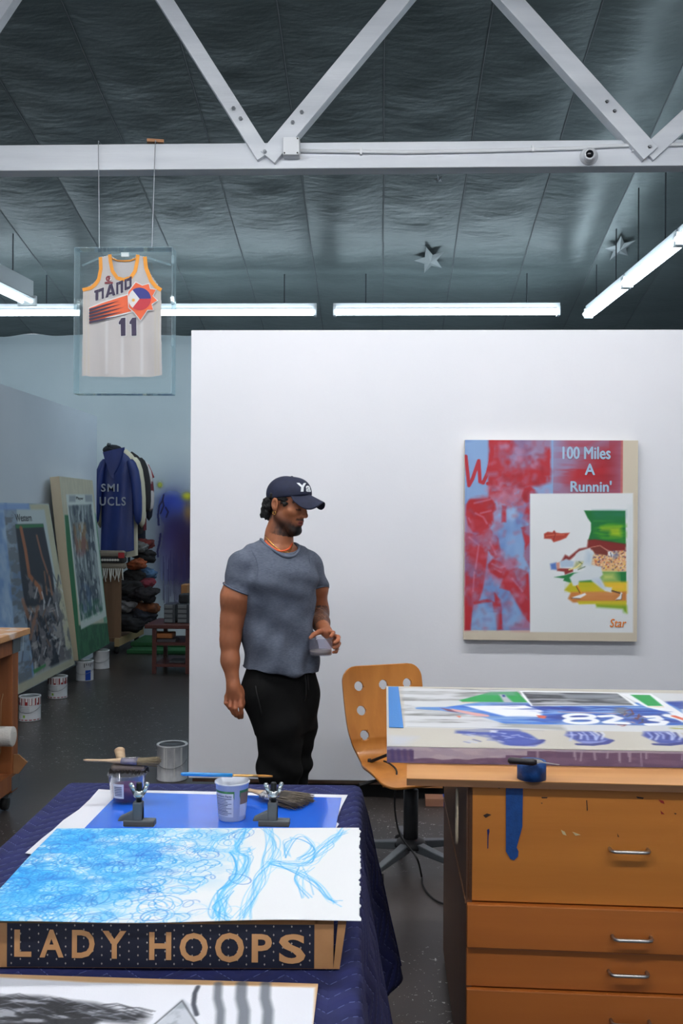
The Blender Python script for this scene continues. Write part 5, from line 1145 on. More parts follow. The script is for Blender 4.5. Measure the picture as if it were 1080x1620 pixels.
def bristle_tuft(name, o, p0, p1, w0, w1, th, mt, n, seed, side):
    rr = np.random.default_rng(seed); mb = MB(); d = (p1 - p0); s_ = Vector(side).normalized(); up = s_.cross(d).normalized()
    for k in range(n):
        a = rr.uniform(-1, 1); b = rr.uniform(-1, 1); q0 = p0 + s_ * a * w0 + up * b * th * .6; q1 = p1 + s_ * (a * w1 + rr.normal() * .004) + up * (b * th + rr.normal() * .002) + d * rr.uniform(-.22, .05)
        mb.tube([q0, (q0 + q1) / 2 + up * rr.normal() * .001, q1], [.0014, .0013, .0006], 4, cap=False)
    ob = mb.build(name, mt, o, True, fix=False); ob['kind'] = 'stuff'; return ob
M_wood_h = mat('pale_brush_wood', (196, 170, 138), .55, col2=(170, 140, 108), nscale=20, stretch=(.3, 3, 3)); M_fer = mat('tarnished_ferrule', (116, 112, 128), .5, .5); M_br1 = mat('grey_brown_bristle', (110, 98, 76), .85); M_br2 = mat('dark_bristle', (54, 48, 42), .9); M_rivet = mat('rivet', (206, 206, 204), .3, .7)
def lay(pa, pb): return lambda t: pa + (pb - pa) * t
pa = P(134, 1215, Y=c2.y - .0); pb = P(250, 1222, Y=c2.y + .0)
wbA = thing('worn_brush', V((pa.x + pb.x) / 2, c2.y, zt3 + .03), 'worn brush with pale wooden handle lying on the maroon paint tub', 'brush')
L_ = lay(V(pa.x, c2.y - .015, zt3 + .040), V(pb.x, c2.y + .01, zt3 + .032))
MB().tube([L_(0), L_(.03), L_(.16), L_(.3), L_(.44), L_(.52)], [.003, .006, .0058, .007, .013, .017], 12, flat=.55).build('handle', M_wood_h, wbA, True)
MB().tube([L_(.50), L_(.56), L_(.72)], [.018, .021, .024], 14, flat=.5).build('ferrule', M_fer, wbA, True)
for k in range(9):
    MB().sphere(L_(.535 + .02 * k) + V(0, -.006 - .0004 * k, .0105 + .0004 * k), .0016, 5).build('rivet', M_rivet, wbA, True)
MB().tube([L_(.70), L_(.8), L_(.93)], [.023, .025, .016], 12, flat=.42).build('bristle_core', M_br1, wbA, True)
bristle_tuft('bristles', wbA, L_(.72), L_(1.0), .022, .03, .009, M_br1, 260, 3, (0, 1, 0))
wbB = thing('worn_brush', V(c2.x, c2.y + .02, zt3 + .004), 'dark stiff brush with round knob handle resting across the maroon paint tub', 'brush')
kb_ = P(188, 1207, Y=c2.y + .05); 
MB().tube([V(kb_.x, c2.y + .06, zt3 + .06), V(kb_.x, c2.y + .055, zt3 + .055), V(kb_.x + .008, c2.y + .04, zt3 + .04), V(kb_.x + .02, c2.y + .02, zt3 + .022)], [.006, .016, .014, .012], 14).build('knob_handle', M_wood_h, wbB, True)
MB().box((c2.x + .004, c2.y + .008, zt3 + .016), (.105, .045, .02)).build('stock', mat('weathered_stock', (112, 100, 92), .8, bump=.3, bscale=60), wbB, bevel=.008)
rr = np.random.default_rng(9); mb = MB()
for k in range(420):
    x_ = rr.uniform(-.052, .058); y_ = rr.uniform(-.02, .02); p0 = V(c2.x + x_, c2.y + .006 + y_, zt3 + .012); p1 = p0 + V(rr.normal() * .004, rr.uniform(-.016, .004), -.006 - rr.uniform(0, .008)); mb.tube([p0, p1], [.0014, .0007], 4, cap=False)
ob = mb.build('bristles', M_br2, wbB, True, fix=False); ob['kind'] = 'stuff'
# wide flat brush lying on the blue panel
fa = P(397, 1258, Z=ZBL + .012); fc = P(484, 1268, Z=ZBL + .012)
fbq = thing('flat_brush', V((fa.x + fc.x) / 2, (fa.y + fc.y) / 2, ZBL + .002), 'wide dried-out flat brush lying on the blue panel', 'brush')
L_ = lay(V(fa.x - .01, fa.y + .02, ZBL + .022), V(fc.x, fc.y - .02, ZBL + .016))
sdv = (L_(1) - L_(0)).cross(V(0, 0, 1)).normalized()
MB().tube([L_(0), L_(.1), L_(.24), L_(.34)], [.012, .012, .02, .034], 14, flat=.36).build('handle', M_wood_h, fbq, True)
MB().tube([L_(.30), L_(.36), L_(.5)], [.034, .037, .041], 16, flat=.34).build('ferrule', mat('paint_flecked_ferrule', (112, 112, 116), .45, .5, col2=(206, 206, 206), nscale=90, lo=.52, hi=.6), fbq, True)
MB().tube([L_(.48), L_(.66), L_(.9)], [.040, .046, .03], 16, flat=.28).build('bristle_core', M_br2, fbq, True)
bristle_tuft('bristles', fbq, L_(.5), L_(1.0), .04, .05, .012, mat('ash_bristle', (104, 94, 82), .85), 380, 5, sdv)
# ================================================================== left side: leaning canvases, cans, bench, rack
def lean_canvas(name, bl, br, tr_, th, lb, nu, nv, paintfn):
    bl, br, tr_ = Vector(bl), Vector(br), Vector(tr_); U = br - bl; Vv = tr_ - br; n = U.cross(Vv).normalized()
    if n.x < 0: n = -n
    o = thing(name, bl + U * .5, lb, 'painting', 'canvases leaning on the partition')
    q = [bl, br, br + Vv, bl + Vv]; MB().hexa([p - n * th for p in q] + list(q)).build('canvas', mat('canvas_side', (196, 184, 158), .8, bump=.1, bscale=200), o)
    pn = Panel(bl + Vv, U, -Vv, nu, nv, (190, 180, 150)); paintfn(pn); pn.build('painted_face', M_paint, o, .0015); return o
ZCN = .205
b1r = P(118, 1051, Z=ZCN); b1l = P(24, 1101, Z=ZCN); b1d = (b1l - b1r).normalized(); b1l = b1r + b1d * 2.3
t1r = P(77, 797, Y=b1r.y - .02)
def paint1(pn):
    nv, nu = pn.nv, pn.nu; f1 = fbm(nv, nu, 6, 8, 4, 71); f2 = fbm(nv, nu, 16, 18, 4, 72); f3 = fbm(nv, nu, 30, 12, 4, 73); s = lambda t, a=.42, b=.58: ((t - a) / (b - a)).clip(0, 1)
    pn.blend(np.ones((nv, nu)) * .9, (150, 176, 206)); pn.blend(s(f1, .4, .6) * .8, (98, 132, 182)); pn.poly([(46, 797), (77, 797), (120, 1052), (90, 1000)], (178, 176, 150), 1, 3); pn.poly([(-40, 797), (46, 797), (44, 808), (-40, 806)], (110, 142, 196), .7, 2)
    pn.poly([(6, 806), (27, 806), (42, 960), (52, 1085), (30, 1095), (15, 900)], (100, 108, 116), .95, 2, tex=.4 + .6 * s(f3)); pn.poly([(26, 806), (70, 806), (90, 930), (98, 1000), (60, 1010), (30, 880)], (176, 188, 190), 1, 2)
    pn.poly([(24, 830), (68, 829), (82, 900), (92, 985), (112, 1052), (55, 1070), (45, 1000), (34, 920)], (34, 40, 52), 1, 2); pn.poly([(24, 830), (68, 829), (69, 834), (25, 836)], (44, 110, 70), 1, 1)
    pn.poly([(40, 910), (92, 940), (112, 1050), (55, 1070)], (112, 108, 112), .9, 3, tex=s(f2, .42, .56)); pn.poly([(40, 960), (100, 960), (112, 1050), (55, 1070)], (164, 160, 156), .7, 3, tex=s(f3, .5, .6))
    pn.stroke([(33, 836), (40, 870), (46, 910), (62, 930), (66, 945)], 9, (156, 96, 62), .95, 3); pn.stroke([(58, 848), (66, 880), (78, 915), (82, 940)], 6, (144, 96, 74), .9, 3); pn.stroke([(36, 950), (44, 975), (54, 985)], 9, (150, 100, 76), .8, 4); pn.stroke([(60, 960), (52, 990), (48, 1010)], 7, (146, 104, 84), .8, 4); pn.stroke([(70, 905), (74, 940)], 5, (150, 100, 70), .8, 3)
    for k in range(60):
        rr = np.random.default_rng(k + 5); x_ = rr.uniform(36, 98); y_ = rr.uniform(900, 1050); pn.stroke([(x_, y_), (x_ + rr.uniform(-5, 8), y_ + rr.uniform(5, 22))], rr.uniform(2, 5), [(196, 198, 200), (60, 66, 80), (120, 84, 66), (90, 104, 130), (40, 44, 54)][rr.integers(5)], .6, 2)
    pn.poly([(52, 1068), (112, 1040), (110, 1050), (56, 1080)], (170, 176, 172), .8, 3); pn.poly([(84, 920), (92, 920), (110, 1000), (116, 1048), (104, 1040)], (96, 98, 102), .8, 3, tex=s(f2)); pn.poly([(52, 1060), (72, 1050), (72, 1054), (54, 1066)], (54, 130, 70), .9, 1.5)
    pn.poly([(24, 1085), (118, 1040), (120, 1052), (24, 1102)], (168, 164, 140), .9, 2)
lc1 = lean_canvas('leaning_canvas', b1l, b1r, t1r, .06, 'wide leaning canvas of reaching arms beside pale blue, nearest the bench', 260, 300, paint1)
b2l = P(124, 1045, Z=ZCN); b2r = P(173, 1018, Z=ZCN); t2r = P(146, 760, Y=b2r.y - .02)
def paint2(pn):
    nv, nu = pn.nv, pn.nu; f1 = fbm(nv, nu, 6, 8, 4, 81); f2 = fbm(nv, nu, 18, 16, 4, 82); f3 = fbm(nv, nu, 10, 30, 4, 83); s = lambda t, a=.42, b=.58: ((t - a) / (b - a)).clip(0, 1)
    pn.blend(np.ones((nv, nu)), (186, 182, 160)); pn.blend(s(f3) * .3, (160, 158, 140))
    pn.poly([(102, 815), (108, 815), (122, 960), (128, 1042), (118, 1045)], (36, 104, 66), 1, 1.5); pn.poly([(122, 990), (172, 985), (174, 1020), (122, 1048)], (38, 84, 60), 1, 2); pn.poly([(122, 990), (172, 985), (174, 1020), (122, 1048)], (66, 120, 84), .6, 3, tex=s(f2)); pn.poly([(148, 812), (151, 812), (172, 985), (164, 985)], (90, 140, 116), .9, 2)
    pn.poly([(104, 782), (146, 782), (168, 975), (128, 996)], (190, 200, 196), 1, 1.5); pn.poly([(108, 800), (144, 798), (162, 965), (128, 982)], (108, 120, 124), 1, 2); pn.poly([(108, 800), (144, 798), (162, 965), (128, 982)], (170, 180, 182), .8, 2, tex=s(f3, .46, .6)); pn.poly([(110, 800), (144, 798), (162, 965), (128, 982)], (56, 66, 80), .8, 2, tex=s(f2, .5, .62))
    pn.poly([(115, 830), (135, 828), (140, 870), (120, 872)], (168, 122, 72), .6, 5, tex=s(f2, .35, .55)); pn.poly([(118, 850), (140, 850), (142, 880), (122, 880)], (130, 84, 84), .6, 4, tex=s(f1)); pn.poly([(124, 955), (162, 945), (162, 968), (128, 984)], (40, 110, 76), .5, 4, tex=s(f2)); pn.poly([(124, 920), (150, 930), (150, 965), (128, 970)], (58, 84, 122), .55, 4, tex=s(f1))
    pn.poly([(109, 784), (119, 784), (119, 794), (109, 794)], (130, 138, 146), .8, 2); pn.poly([(134, 783), (145, 783), (146, 794), (135, 794)], (130, 138, 146), .8, 2)
lc2 = lean_canvas('leaning_canvas', b2l, b2r, t2r, .09, 'tall narrow leaning canvas with green edge, beyond the wide one', 150, 300, paint2)
M_ink = mat('title_ink', (52, 56, 62), .6)
def tilt_text(o_, s_, px, py, w_, h, bl, br, tr_):
    U = (br - bl).normalized(); Vv = (tr_ - br).normalized(); n = U.cross(Vv).normalized(); n = n if n.x > 0 else -n
    d = ray(px, py); t = (bl - CAMPOS).dot(n) / d.dot(n); p = CAMPOS + d * t
    lettering('lettering', s_, .1, p + n * .003, U, Vv, M_ink, o_, .002, 0, 1, width=w_, height=h, lift=.0)
tilt_text(lc1, 'Western', 38, 825, .42, .065, b1l, b1r, t1r); tilt_text(lc2, 'Player', 126, 792, .28, .04, b2l, b2r, t2r)

# ------------------------------------------------------------------ paint cans
M_canw = mat('can_white_label', (206, 208, 210), .4, col2=(190, 192, 196), nscale=8); M_canr = mat('can_red_band', (140, 34, 34), .4); M_tin = mat('can_tin', (150, 152, 154), .35, .8); M_drip = mat('white_paint_drip', (216, 216, 214), .4); M_canb = mat('can_blue_patch', (24, 72, 170), .4); M_cang = mat('can_grey_label', (206, 207, 208), .5, col2=(176, 178, 182), nscale=24, stretch=(1, 1, .4)); M_dkpaint = mat('dark_dried_paint', (40, 40, 46), .5)
def can(px, py, lb, style, r=.083, h=.19):
    c = P(px, py, Z=0); c = c + V(c.x, c.y, 0).normalized() * r; c.z = 0
    o = thing('paint_can', c, lb, 'paint can', 'paint cans on the floor'); body = {'red': M_canw, 'blue': M_canw, 'plain': M_canw, 'grey': M_cang}[style]
    MB().lathe([(1e-4, .0), (r - .002, .0), (r + .002, .003), (r + .002, .007), (r, .010), (r, h - .012), (r + .003, h - .008), (r + .003, h), (r - .006, h), (r - .012, h - .006), (1e-4, h - .006)], c, 32).build('can_body', [body], o, True)
    MB().lathe([(r - .012, h - .006), (r - .014, h - .002), (r - .024, h - .001), (r - .028, h - .005), (1e-4, h - .005)], c, 32).build('lid', M_dkpaint if style == 'grey' else M_tin, o, True)
    rb = r + .0012; W_ = lambda nm, mt, a0, a1, z0, z1, l=.0: wrap(nm, mt, o, c, rb, rb, 1., a0, a1, z0, z1, l, 8)
    rr = np.random.default_rng(int(px))
    if style == 'red':
        W_('foot_band', M_canr, -1.6, 1.6, .004, .016); W_('red_band', M_canr, -1.6, 1.6, h - .065, h - .012); W_('print_mark', mat('green_mark', (130, 176, 60), .5), -.3, -.1, .03, .05)
        for k in range(9):
            a_ = -1.4 + k * .34; W_('paint_drip', M_drip, a_, a_ + rr.uniform(.08, .2), h - rr.uniform(.03, .07), h - .008, .0012)
        for k in range(4): W_('print_line', mat('print_grey', (150, 156, 160), .5), -.9, .3, .07 + .012 * k, .074 + .012 * k)
    if style == 'blue':
        W_('blue_patch', M_canb, .35, 1.0, .008, .105)
        for k in range(5): W_('paint_drip', M_dkpaint, .2 + k * .23, .28 + k * .23, h - rr.uniform(.02, .06), h - .02, .0012)
    if style == 'grey':
        W_('blue_patch', mat('can_navy_patch', (34, 40, 96), .5), -1.55, -1.2, .02, .12)
        for k in range(7):
            a_ = rr.uniform(-1.1, 1.0); W_('paint_drip', M_drip, a_, a_ + rr.uniform(.03, .09), h - rr.uniform(.08, .19), h - .01, .0012)
    pts = [c + V((r + .004) * math.cos(a_), -(r * .35 + .05) * 0 - (r + .006) * math.sin(a_) , h * .62 - .05 * math.sin(a_) ) for a_ in np.linspace(.1, math.pi - .1, 16)]
    MB().tube(pts, .0018, 5).build('handle', M_tin, o, True)
    return c
can(47, 1142, 'white paint can with red rim band, closest to the bench', 'red'); can(91, 1106, 'white paint can with red dripped band, second from the bench', 'red'); can(134, 1078, 'white paint can with a blue patch under the canvases', 'blue'); can(160, 1059, 'plain white paint can farthest from the bench', 'plain')
cgp = P(272, 1244, Z=0); can(272, 1238, 'grey paint-streaked can at the end of the white wall', 'grey', .092, .215)

# ------------------------------------------------------------------ rolling workbench at the left edge
M_bench = wood('redwood_bench', (150, 90, 48), (122, 70, 36), 'Z', .55); M_bench_t = mat('bench_top_wood', (190, 140, 92), .55, col2=(206, 196, 190), nscale=7, lo=.5, hi=.62)
ZN = .985; XB = -1.88
pf = P(48, 993, Z=ZN); XB = pf.x; YBF = pf.y
wbn = thing('workbench', (XB - .55, YBF - .5, 0), 'wooden rolling workbench cut off by the left edge of the photo', 'workbench')
MB().box((XB - .6, YBF - .6, ZN - .017), (1.2, 1.2, .034)).build('bench_top', M_bench_t, wbn, bevel=.003)
xl = P(28, 1150, Y=YBF - .07).x
for yy in (YBF - .11, YBF - 1.1):
    for xx in (xl - .045, xl - 1.05): MB().box((xx, yy, .53), (.09, .09, .85)).build('leg', M_bench, wbn, bevel=.003)
MB().box((xl - .02, YBF - .6, ZN - .08), (.04, 1.08, .09)).build('apron', M_bench, wbn); MB().box((xl - .6, YBF - .085, ZN - .08), (1.1, .04, .09)).build('apron', M_bench, wbn)
MB().box((xl - .55, YBF - .6, .165), (1.1, 1.08, .09)).build('lower_shelf', M_bench, wbn)
MB().box((xl - .25, YBF - .085, .58), (.4, .02, .62)).build('back_board', M_bench, wbn)
M_brk = mat('galvanised_bracket', (116, 122, 126), .45, .6)
for zz in (ZN - .085, .155):
    MB().box((xl + .003, YBF - .105, zz), (.006, .11, .075)).build('bracket', M_brk, wbn); MB().box((xl - .04, YBF - .062, zz), (.09, .006, .075)).build('bracket', M_brk, wbn)
for yy in (YBF - .12, YBF - 1.1):
    cs = MB().lathe([(.008, -.016), (.036, -.016), (.04, 0), (.036, .016), (.008, .016)], V(xl - .05, yy, .041), 18, Matrix.Rotation(math.pi / 2, 3, 'Y')).build('caster', M_rub, wbn, True)
    MB().box((xl - .05, yy, .085), (.06, .06, .02)).build('caster_plate', M_brk, cs); MB().box((xl - .05, yy, .105), (.05, .05, .03)).build('spacer_block', M_ply, cs)
# paper bags and twine on the bench's lower shelf
M_bag = mat('brown_paper', (152, 108, 68), .8, col2=(136, 94, 58), nscale=6, bump=.3, bscale=12)
def bag(c, d, lb, tilt, seed):
    rr = np.random.default_rng(seed); mb = MB(); n = 6; hx, hy, hz = d[0] / 2, d[1] / 2, d[2]
    M = Matrix.Rotation(tilt, 3, 'Y')
    def fn(u, v):
        a_ = u * 4; k = int(a_) % 4; t = a_ - int(a_); cr = [(-1, -1), (1, -1), (1, 1), (-1, 1), (-1, -1)]; x_ = cr[k][0] + (cr[k + 1][0] - cr[k][0]) * t; y_ = cr[k][1] + (cr[k + 1][1] - cr[k][1]) * t
        pin = 1 - .35 * v * (1 if k in (1, 3) else .6); j = .012 * math.sin(u * 19 + v * 7 + seed); return Vector(c) + M @ V(x_ * hx * (1 + .05 * math.sin(v * 6)) + j, y_ * hy * pin + j * .7, v * hz)
    mb.grid(fn, 24, 8); mb.add([Vector(c) + M @ V(sx * hx, sy * hy, .002) for sx, sy in ((-1, -1), (1, -1), (1, 1), (-1, 1))], [(0, 1, 2, 3)])
    o = mb.build('paper_bag', M_bag); s_ = o.modifiers.new('solid', 'SOLIDIFY'); s_.thickness = .002; setp(o, lb, 'paper bag', 'paper bags on the bench shelf')
bag((xl - .2, YBF - .32, .215), (.3, .2, .36), 'tall brown paper bag standing on the bench shelf', .03, 1)
bag((xl - .12, YBF - .60, .215), (.24, .22, .12), 'low crumpled brown paper bag at the front of the bench shelf', -.05, 2)
kp = [P(29, 1194, Y=YBF - .13), P(43, 1206, Y=YBF - .13), P(29, 1224, Y=YBF - .13)]
setp(MB().prism([kp[0], kp[1], kp[2], kp[2] + V(-.05, 0, .0), kp[0] + V(-.05, 0, 0)], (0, .012, 0)).build('folded_paper', M_bag), 'folded brown paper corner poking out of the bench', 'paper')
tc_ = P(7, 1165, Y=YBF - .30)
tw = thing('twine_roll', tc_ - V(0, 0, .05), 'white twine roll hanging on the side of the bench', 'twine'); mb = MB()
RY = Matrix.Rotation(math.pi / 2, 3, 'Y')
mb.lathe([(.012, -.05), (.045, -.05)] + [(.05 + .003 * (k % 2), -.048 + .096 * k / 24) for k in range(25)] + [(.045, .05), (.012, .05)], tc_, 28, RY); mb.build('twine_winding', mat('white_twine', (202, 200, 194), .85, bump=.6, bscale=120), tw, True)
MB().tube([tc_ + V(-.02, 0, .05), tc_ + V(-.022, .01, .18), tc_ + V(-.02, .03, .22)], .002, 5).build('loose_end', mat('jute', (150, 120, 84), .8), tw, True)

# ------------------------------------------------------------------ clothes rack on a timber cart
YR0, YR1 = 11.40, 12.40
r0 = P(171, 704, Y=YR0); r1 = P(205, 718, Y=YR1)
M_pipe = mat('dark_pipe', (60, 66, 70), .4, .6); M_cart = wood('cart_timber', (118, 88, 62), (98, 72, 50), 'Z', .7); M_rail = mat('pale_cart_timber', (150, 128, 88), .7)
cA = P(190, 1012, Y=YR0 - .02); cx_r = cA.x; cbx = cx_r - .22
rk = thing('clothes_rack', (cbx, (YR0 + YR1) / 2, 0), 'dark pipe clothes rail standing on a timber cart', 'clothes rack')
MB().tube([r0, r1], .017, 10).build('rail', M_pipe, rk, True)
for p, bz in ((r0 + (r1 - r0) * .15, .9), (r1, .2)): MB().tube([p, V(p.x, p.y, bz)], .016, 8).build('upright', M_pipe, rk, True)
MB().box((cx_r - .13, YR0 + .0, .56), (.26, .06, .82)).build('cart_end', M_cart, rk)
MB().box((cx_r - .13, YR1 + .04, .4), (.26, .05, .5)).build('cart_end', M_cart, rk)
MB().box((cx_r - .02, (YR0 + YR1) / 2, .15), (.05, YR1 - YR0 + .2, .09)).build('side_rail', M_rail, rk); MB().box((cx_r - .36, (YR0 + YR1) / 2, .15), (.05, YR1 - YR0 + .2, .09)).build('side_rail', M_rail, rk)
MB().box((cx_r - .19, (YR0 + YR1) / 2, .19), (.36, YR1 - YR0 + .1, .02)).build('cart_floor', M_cart, rk)
for yy in (YR0 + .06, YR1 - .0): MB().lathe([(.01, -.02), (.045, -.02), (.05, 0), (.045, .02), (.01, .02)], V(cx_r - .06, yy, .052), 16, RY).build('caster', M_rub, rk, True)
def garment(px0, px1, pyt, pyb, y_, mt, lb, sleeve=True, parts=()):
    """a garment on its hanger, seen from behind: body with sloping shoulders, sleeves at the sides"""
    x0 = P(px0, pyt, Y=y_).x; x1 = P(px1, pyt, Y=y_).x; zt_ = P(px0, pyt, Y=y_).z; zb_ = P(px0, pyb, Y=y_).z; xc = (x0 + x1) / 2; hw = (x1 - x0) / 2; H = zt_ - zb_
    o = thing('hanging_garment', (xc, y_, zb_), lb, 'garment', 'garments on the clothes rack')
    def body(u, v):
        a_ = u * 2 * math.pi; sh = min(1, .28 + (v * 5.5) ** .7) if v < .16 else 1.0; wv = hw * (.72 if sleeve else .9) * sh * (1 + .10 * v); dp = .055 * (.5 + .5 * min(1, v * 6)) * (1 + .25 * math.sin(a_ * 5 + v * 3))
        return V(xc + wv * math.cos(a_), y_ + dp * math.sin(a_), zt_ - v * H + .015 * math.cos(a_ * 2))
    MB().grid(body, 40, 20).build('body', mt, o, True)
    if sleeve:
        for s_ in (-1, 1):
            p = [V(xc + s_ * hw * .5, y_, zt_ - H * .06), V(xc + s_ * hw * .8, y_ - .01, zt_ - H * .16), V(xc + s_ * hw * .97, y_ - .02, zt_ - H * .45), V(xc + s_ * hw * 1.0, y_ - .03, zt_ - H * .75)]
            MB().tube(p, [.06, .075, .07, .055], 12, flat=.8).build('sleeve', mt, o, True, sub=1)
    rz = r0.z + (r1.z - r0.z) * (y_ - YR0) / (YR1 - YR0); rx = r0.x + (r1.x - r0.x) * (y_ - YR0) / (YR1 - YR0)
    MB().tube([V(xc - hw * .5, y_, zt_ - .05), V(xc, y_, zt_ + .02), V(rx, y_, rz - .03), V(rx + .02, y_, rz + .02), V(rx - .015, y_, rz + .022)], .006, 6).build('hanger', M_pipe, o, True)
    return o, xc, hw, zt_, H
M_coat = mat('blue_nylon', (24, 46, 112), .5, col2=(18, 36, 92), nscale=6, stretch=(1, 1, .4), bump=.4, bscale=9)
o, xc, hw, zt_, H = garment(153, 220, 716, 872, YR0 + .03, M_coat, 'long blue hooded coat at the front of the clothes rack')
MB().grid(lambda u, v: V(xc - .03 + (.12 * (1 - v) ** .6) * math.cos(u * 6.283), YR0 - .04 - .05 * math.sin(u * 3.14) * (1 - v * .5) + .03, zt_ + .03 - v * .30 + .03 * math.cos(u * 6.283)), 24, 10).build('hood', M_coat, o, True)
M_let = mat('white_coat_print', (140, 146, 156), .6)
for s_, px, py, w_, h in (('SMI', 174, 778, .20, .09), ('UCLS', 178, 800, .30, .10)):
    p = P(px, py, Y=YR0 - .062); lettering('lettering', s_, .1, p, (1, 0, 0), (0, 0, 1), M_let, o, .002, 0, 1.2, width=w_, height=h, lift=.004)
MB().sphere(P(178, 712, Y=YR0 + .10), .09, 8, sc=(1.3, .7, .7)).build('dark_collar', mat('dark_fleece', (26, 30, 38), .9), o, True)
garment(160, 226, 712, 880, YR0 + .24, mat('cream_cloth', (196, 190, 168), .8), 'cream coat hanging just behind the blue coat')
garment(170, 234, 716, 845, YR0 + .38, mat('black_cloth', (28, 26, 30), .8), 'black jacket in the middle of the clothes rack')
garment(176, 239, 724, 840, YR0 + .52, mat('maroon_cloth', (104, 34, 44), .75, col2=(196, 190, 190), nscale=3, lo=.48, hi=.52), 'maroon and white jacket on the clothes rack')
garment(180, 237, 728, 858, YR0 + .66, mat('navy_cloth', (24, 28, 46), .8), 'navy track top near the back of the clothes rack')
o, xc, hw, zt_, H = garment(182, 238, 727, 785, YR0 + .80, mat('white_jersey_cloth', (204, 206, 208), .7), 'white short-sleeved jersey with red sleeve at the back of the rack', False)
for px_, py_ in ((234, 745),): MB().tube([P(229, 737, Y=YR0 + .78), P(233, 748, Y=YR0 + .77), P(237, 758, Y=YR0 + .77)], [.05, .06, .06], 10, flat=.7).build('red_sleeve', mat('red_cloth', (150, 30, 36), .7), o, True)
# folded striped blanket with fringe on the cart end
fb0 = P(158, 871, Y=YR0 - .06); fb1 = P(193, 912, Y=YR0 - .06)
fbk = thing('folded_blanket', V((fb0.x + fb1.x) / 2, YR0 - .02, fb1.z), 'folded woven blanket with pale fringe on the cart end', 'blanket'); MBk = mat('taupe_wool', (126, 116, 102), .9, bump=.3, bscale=40)
mx_c = (fb0.x + fb1.x) / 2 - .02; wd_ = fb1.x - fb0.x + .1
for k, (z_, c_) in enumerate(((fb0.z - .035, MBk), (fb0.z - .105, mat('wool_band', (48, 46, 46), .9)), (fb0.z - .175, MBk))):
    MB().box((mx_c, YR0 - .02, z_), (wd_, .15, .072)).build('fold', c_, fbk, bevel=.025)
MB().box((fb1.x + .0, YR0 - .098, fb0.z - .05), (.07, .006, .06)).build('red_stripe', mat('red_wool', (160, 44, 48), .9), fbk)
for k in range(9): MB().sphere(V(mx_c - wd_ / 2 + .05 + k * (wd_ - .12) / 8, YR0 - .097, fb0.z - .105), .013, 6, sc=(1.2, .3, 1)).build('pattern_motif', mat('pale_wool', (196, 192, 182), .9) if k == 0 else bpy.data.materials['pale_wool'], fbk)
for k in range(14):
    x_ = mx_c - wd_ / 2 + .02 + k * (wd_ - .04) / 13; MB().tube([V(x_, YR0 - .09, fb0.z - .2), V(x_ + .008 * math.sin(k * 2), YR0 - .1, fb0.z - .27), V(x_ + .012 * math.sin(k * 3), YR0 - .095, fb0.z - .31 - .02 * (k % 3))], [.008, .007, .004], 5).build('fringe_tassel', bpy.data.materials['pale_wool'], fbk)
# heap of clothes and gear on the cart
rr = np.random.default_rng(21)
heap = [((205, 985), .17, (26, 26, 30), 'black dotted cloth bundle low in the cart'), ((222, 975), .15, (34, 36, 48), 'dark navy bundle beside the dotted cloth'), ((232, 962), .13, (120, 66, 32), 'orange-brown bundle at the right of the cart heap'), ((210, 962), .14, (92, 46, 28), 'rust brown bundle in the middle of the cart heap'), ((230, 940), .14, (30, 22, 28), 'black glove-like bundle at the right of the cart heap'), ((205, 930), .15, (34, 32, 34), 'charcoal bag strapped in the cart heap'), ((226, 925), .12, (126, 40, 56), 'dull pink cloth bundle in the cart heap'), ((213, 910), .13, (40, 38, 38), 'dark rounded bag on top of the cart heap'), ((232, 908), .11, (70, 104, 140), 'faded blue cloth bundle high on the cart heap'), ((216, 893), .10, (150, 72, 34), 'bright orange-brown scrap on the cart heap'), ((230, 880), .12, (30, 30, 34), 'black jacket sleeve bundle above the cart heap'), ((226, 862), .11, (116, 44, 40), 'brick red cloth bundle near the top of the heap'), ((216, 866), .11, (120, 122, 122), 'grey crumpled plastic bundle near the top of the heap'), ((198, 958), .12, (150, 150, 152), 'pale grey patterned bundle at the left of the cart heap'), ((206, 945), .12, (28, 28, 34), 'black folded cap bundle at the left of the cart heap')]
for k, ((px, py), r, c_, lb) in enumerate(heap):
    yq = YR0 + .22 + .05 * (k % 4) + (.2 if k in (8, 10, 11, 12) else 0); c = P(px, py, Y=yq); bm = bmesh.new(); bmesh.ops.create_icosphere(bm, subdivisions=4, radius=1.0)
    vv = np.array([tuple(v.co) for v in bm.verts]); n_ = 1 + .22 * pnoise(vv, 3.0, k) + .10 * pnoise(vv, 8.0, k + 50); sc_ = np.array([r * 1.15, r * .85, r * .6]); vv = vv * n_[:, None] * sc_
    for v, p in zip(bm.verts, vv): v.co = p
    me = bpy.data.meshes.new('cloth_bundle'); bm.to_mesh(me); bm.free(); me.transform(Matrix.Translation(c))
    ob = link('cloth_bundle', me, mat('bundle_cloth', c_, .85, col2=tuple(int(q * .6) for q in c_), nscale=14, bump=.3, bscale=30), None, True, (c.x, c.y, c.z - r * .7)); setp(ob, lb, 'bundle', 'bundles heaped on the cart')
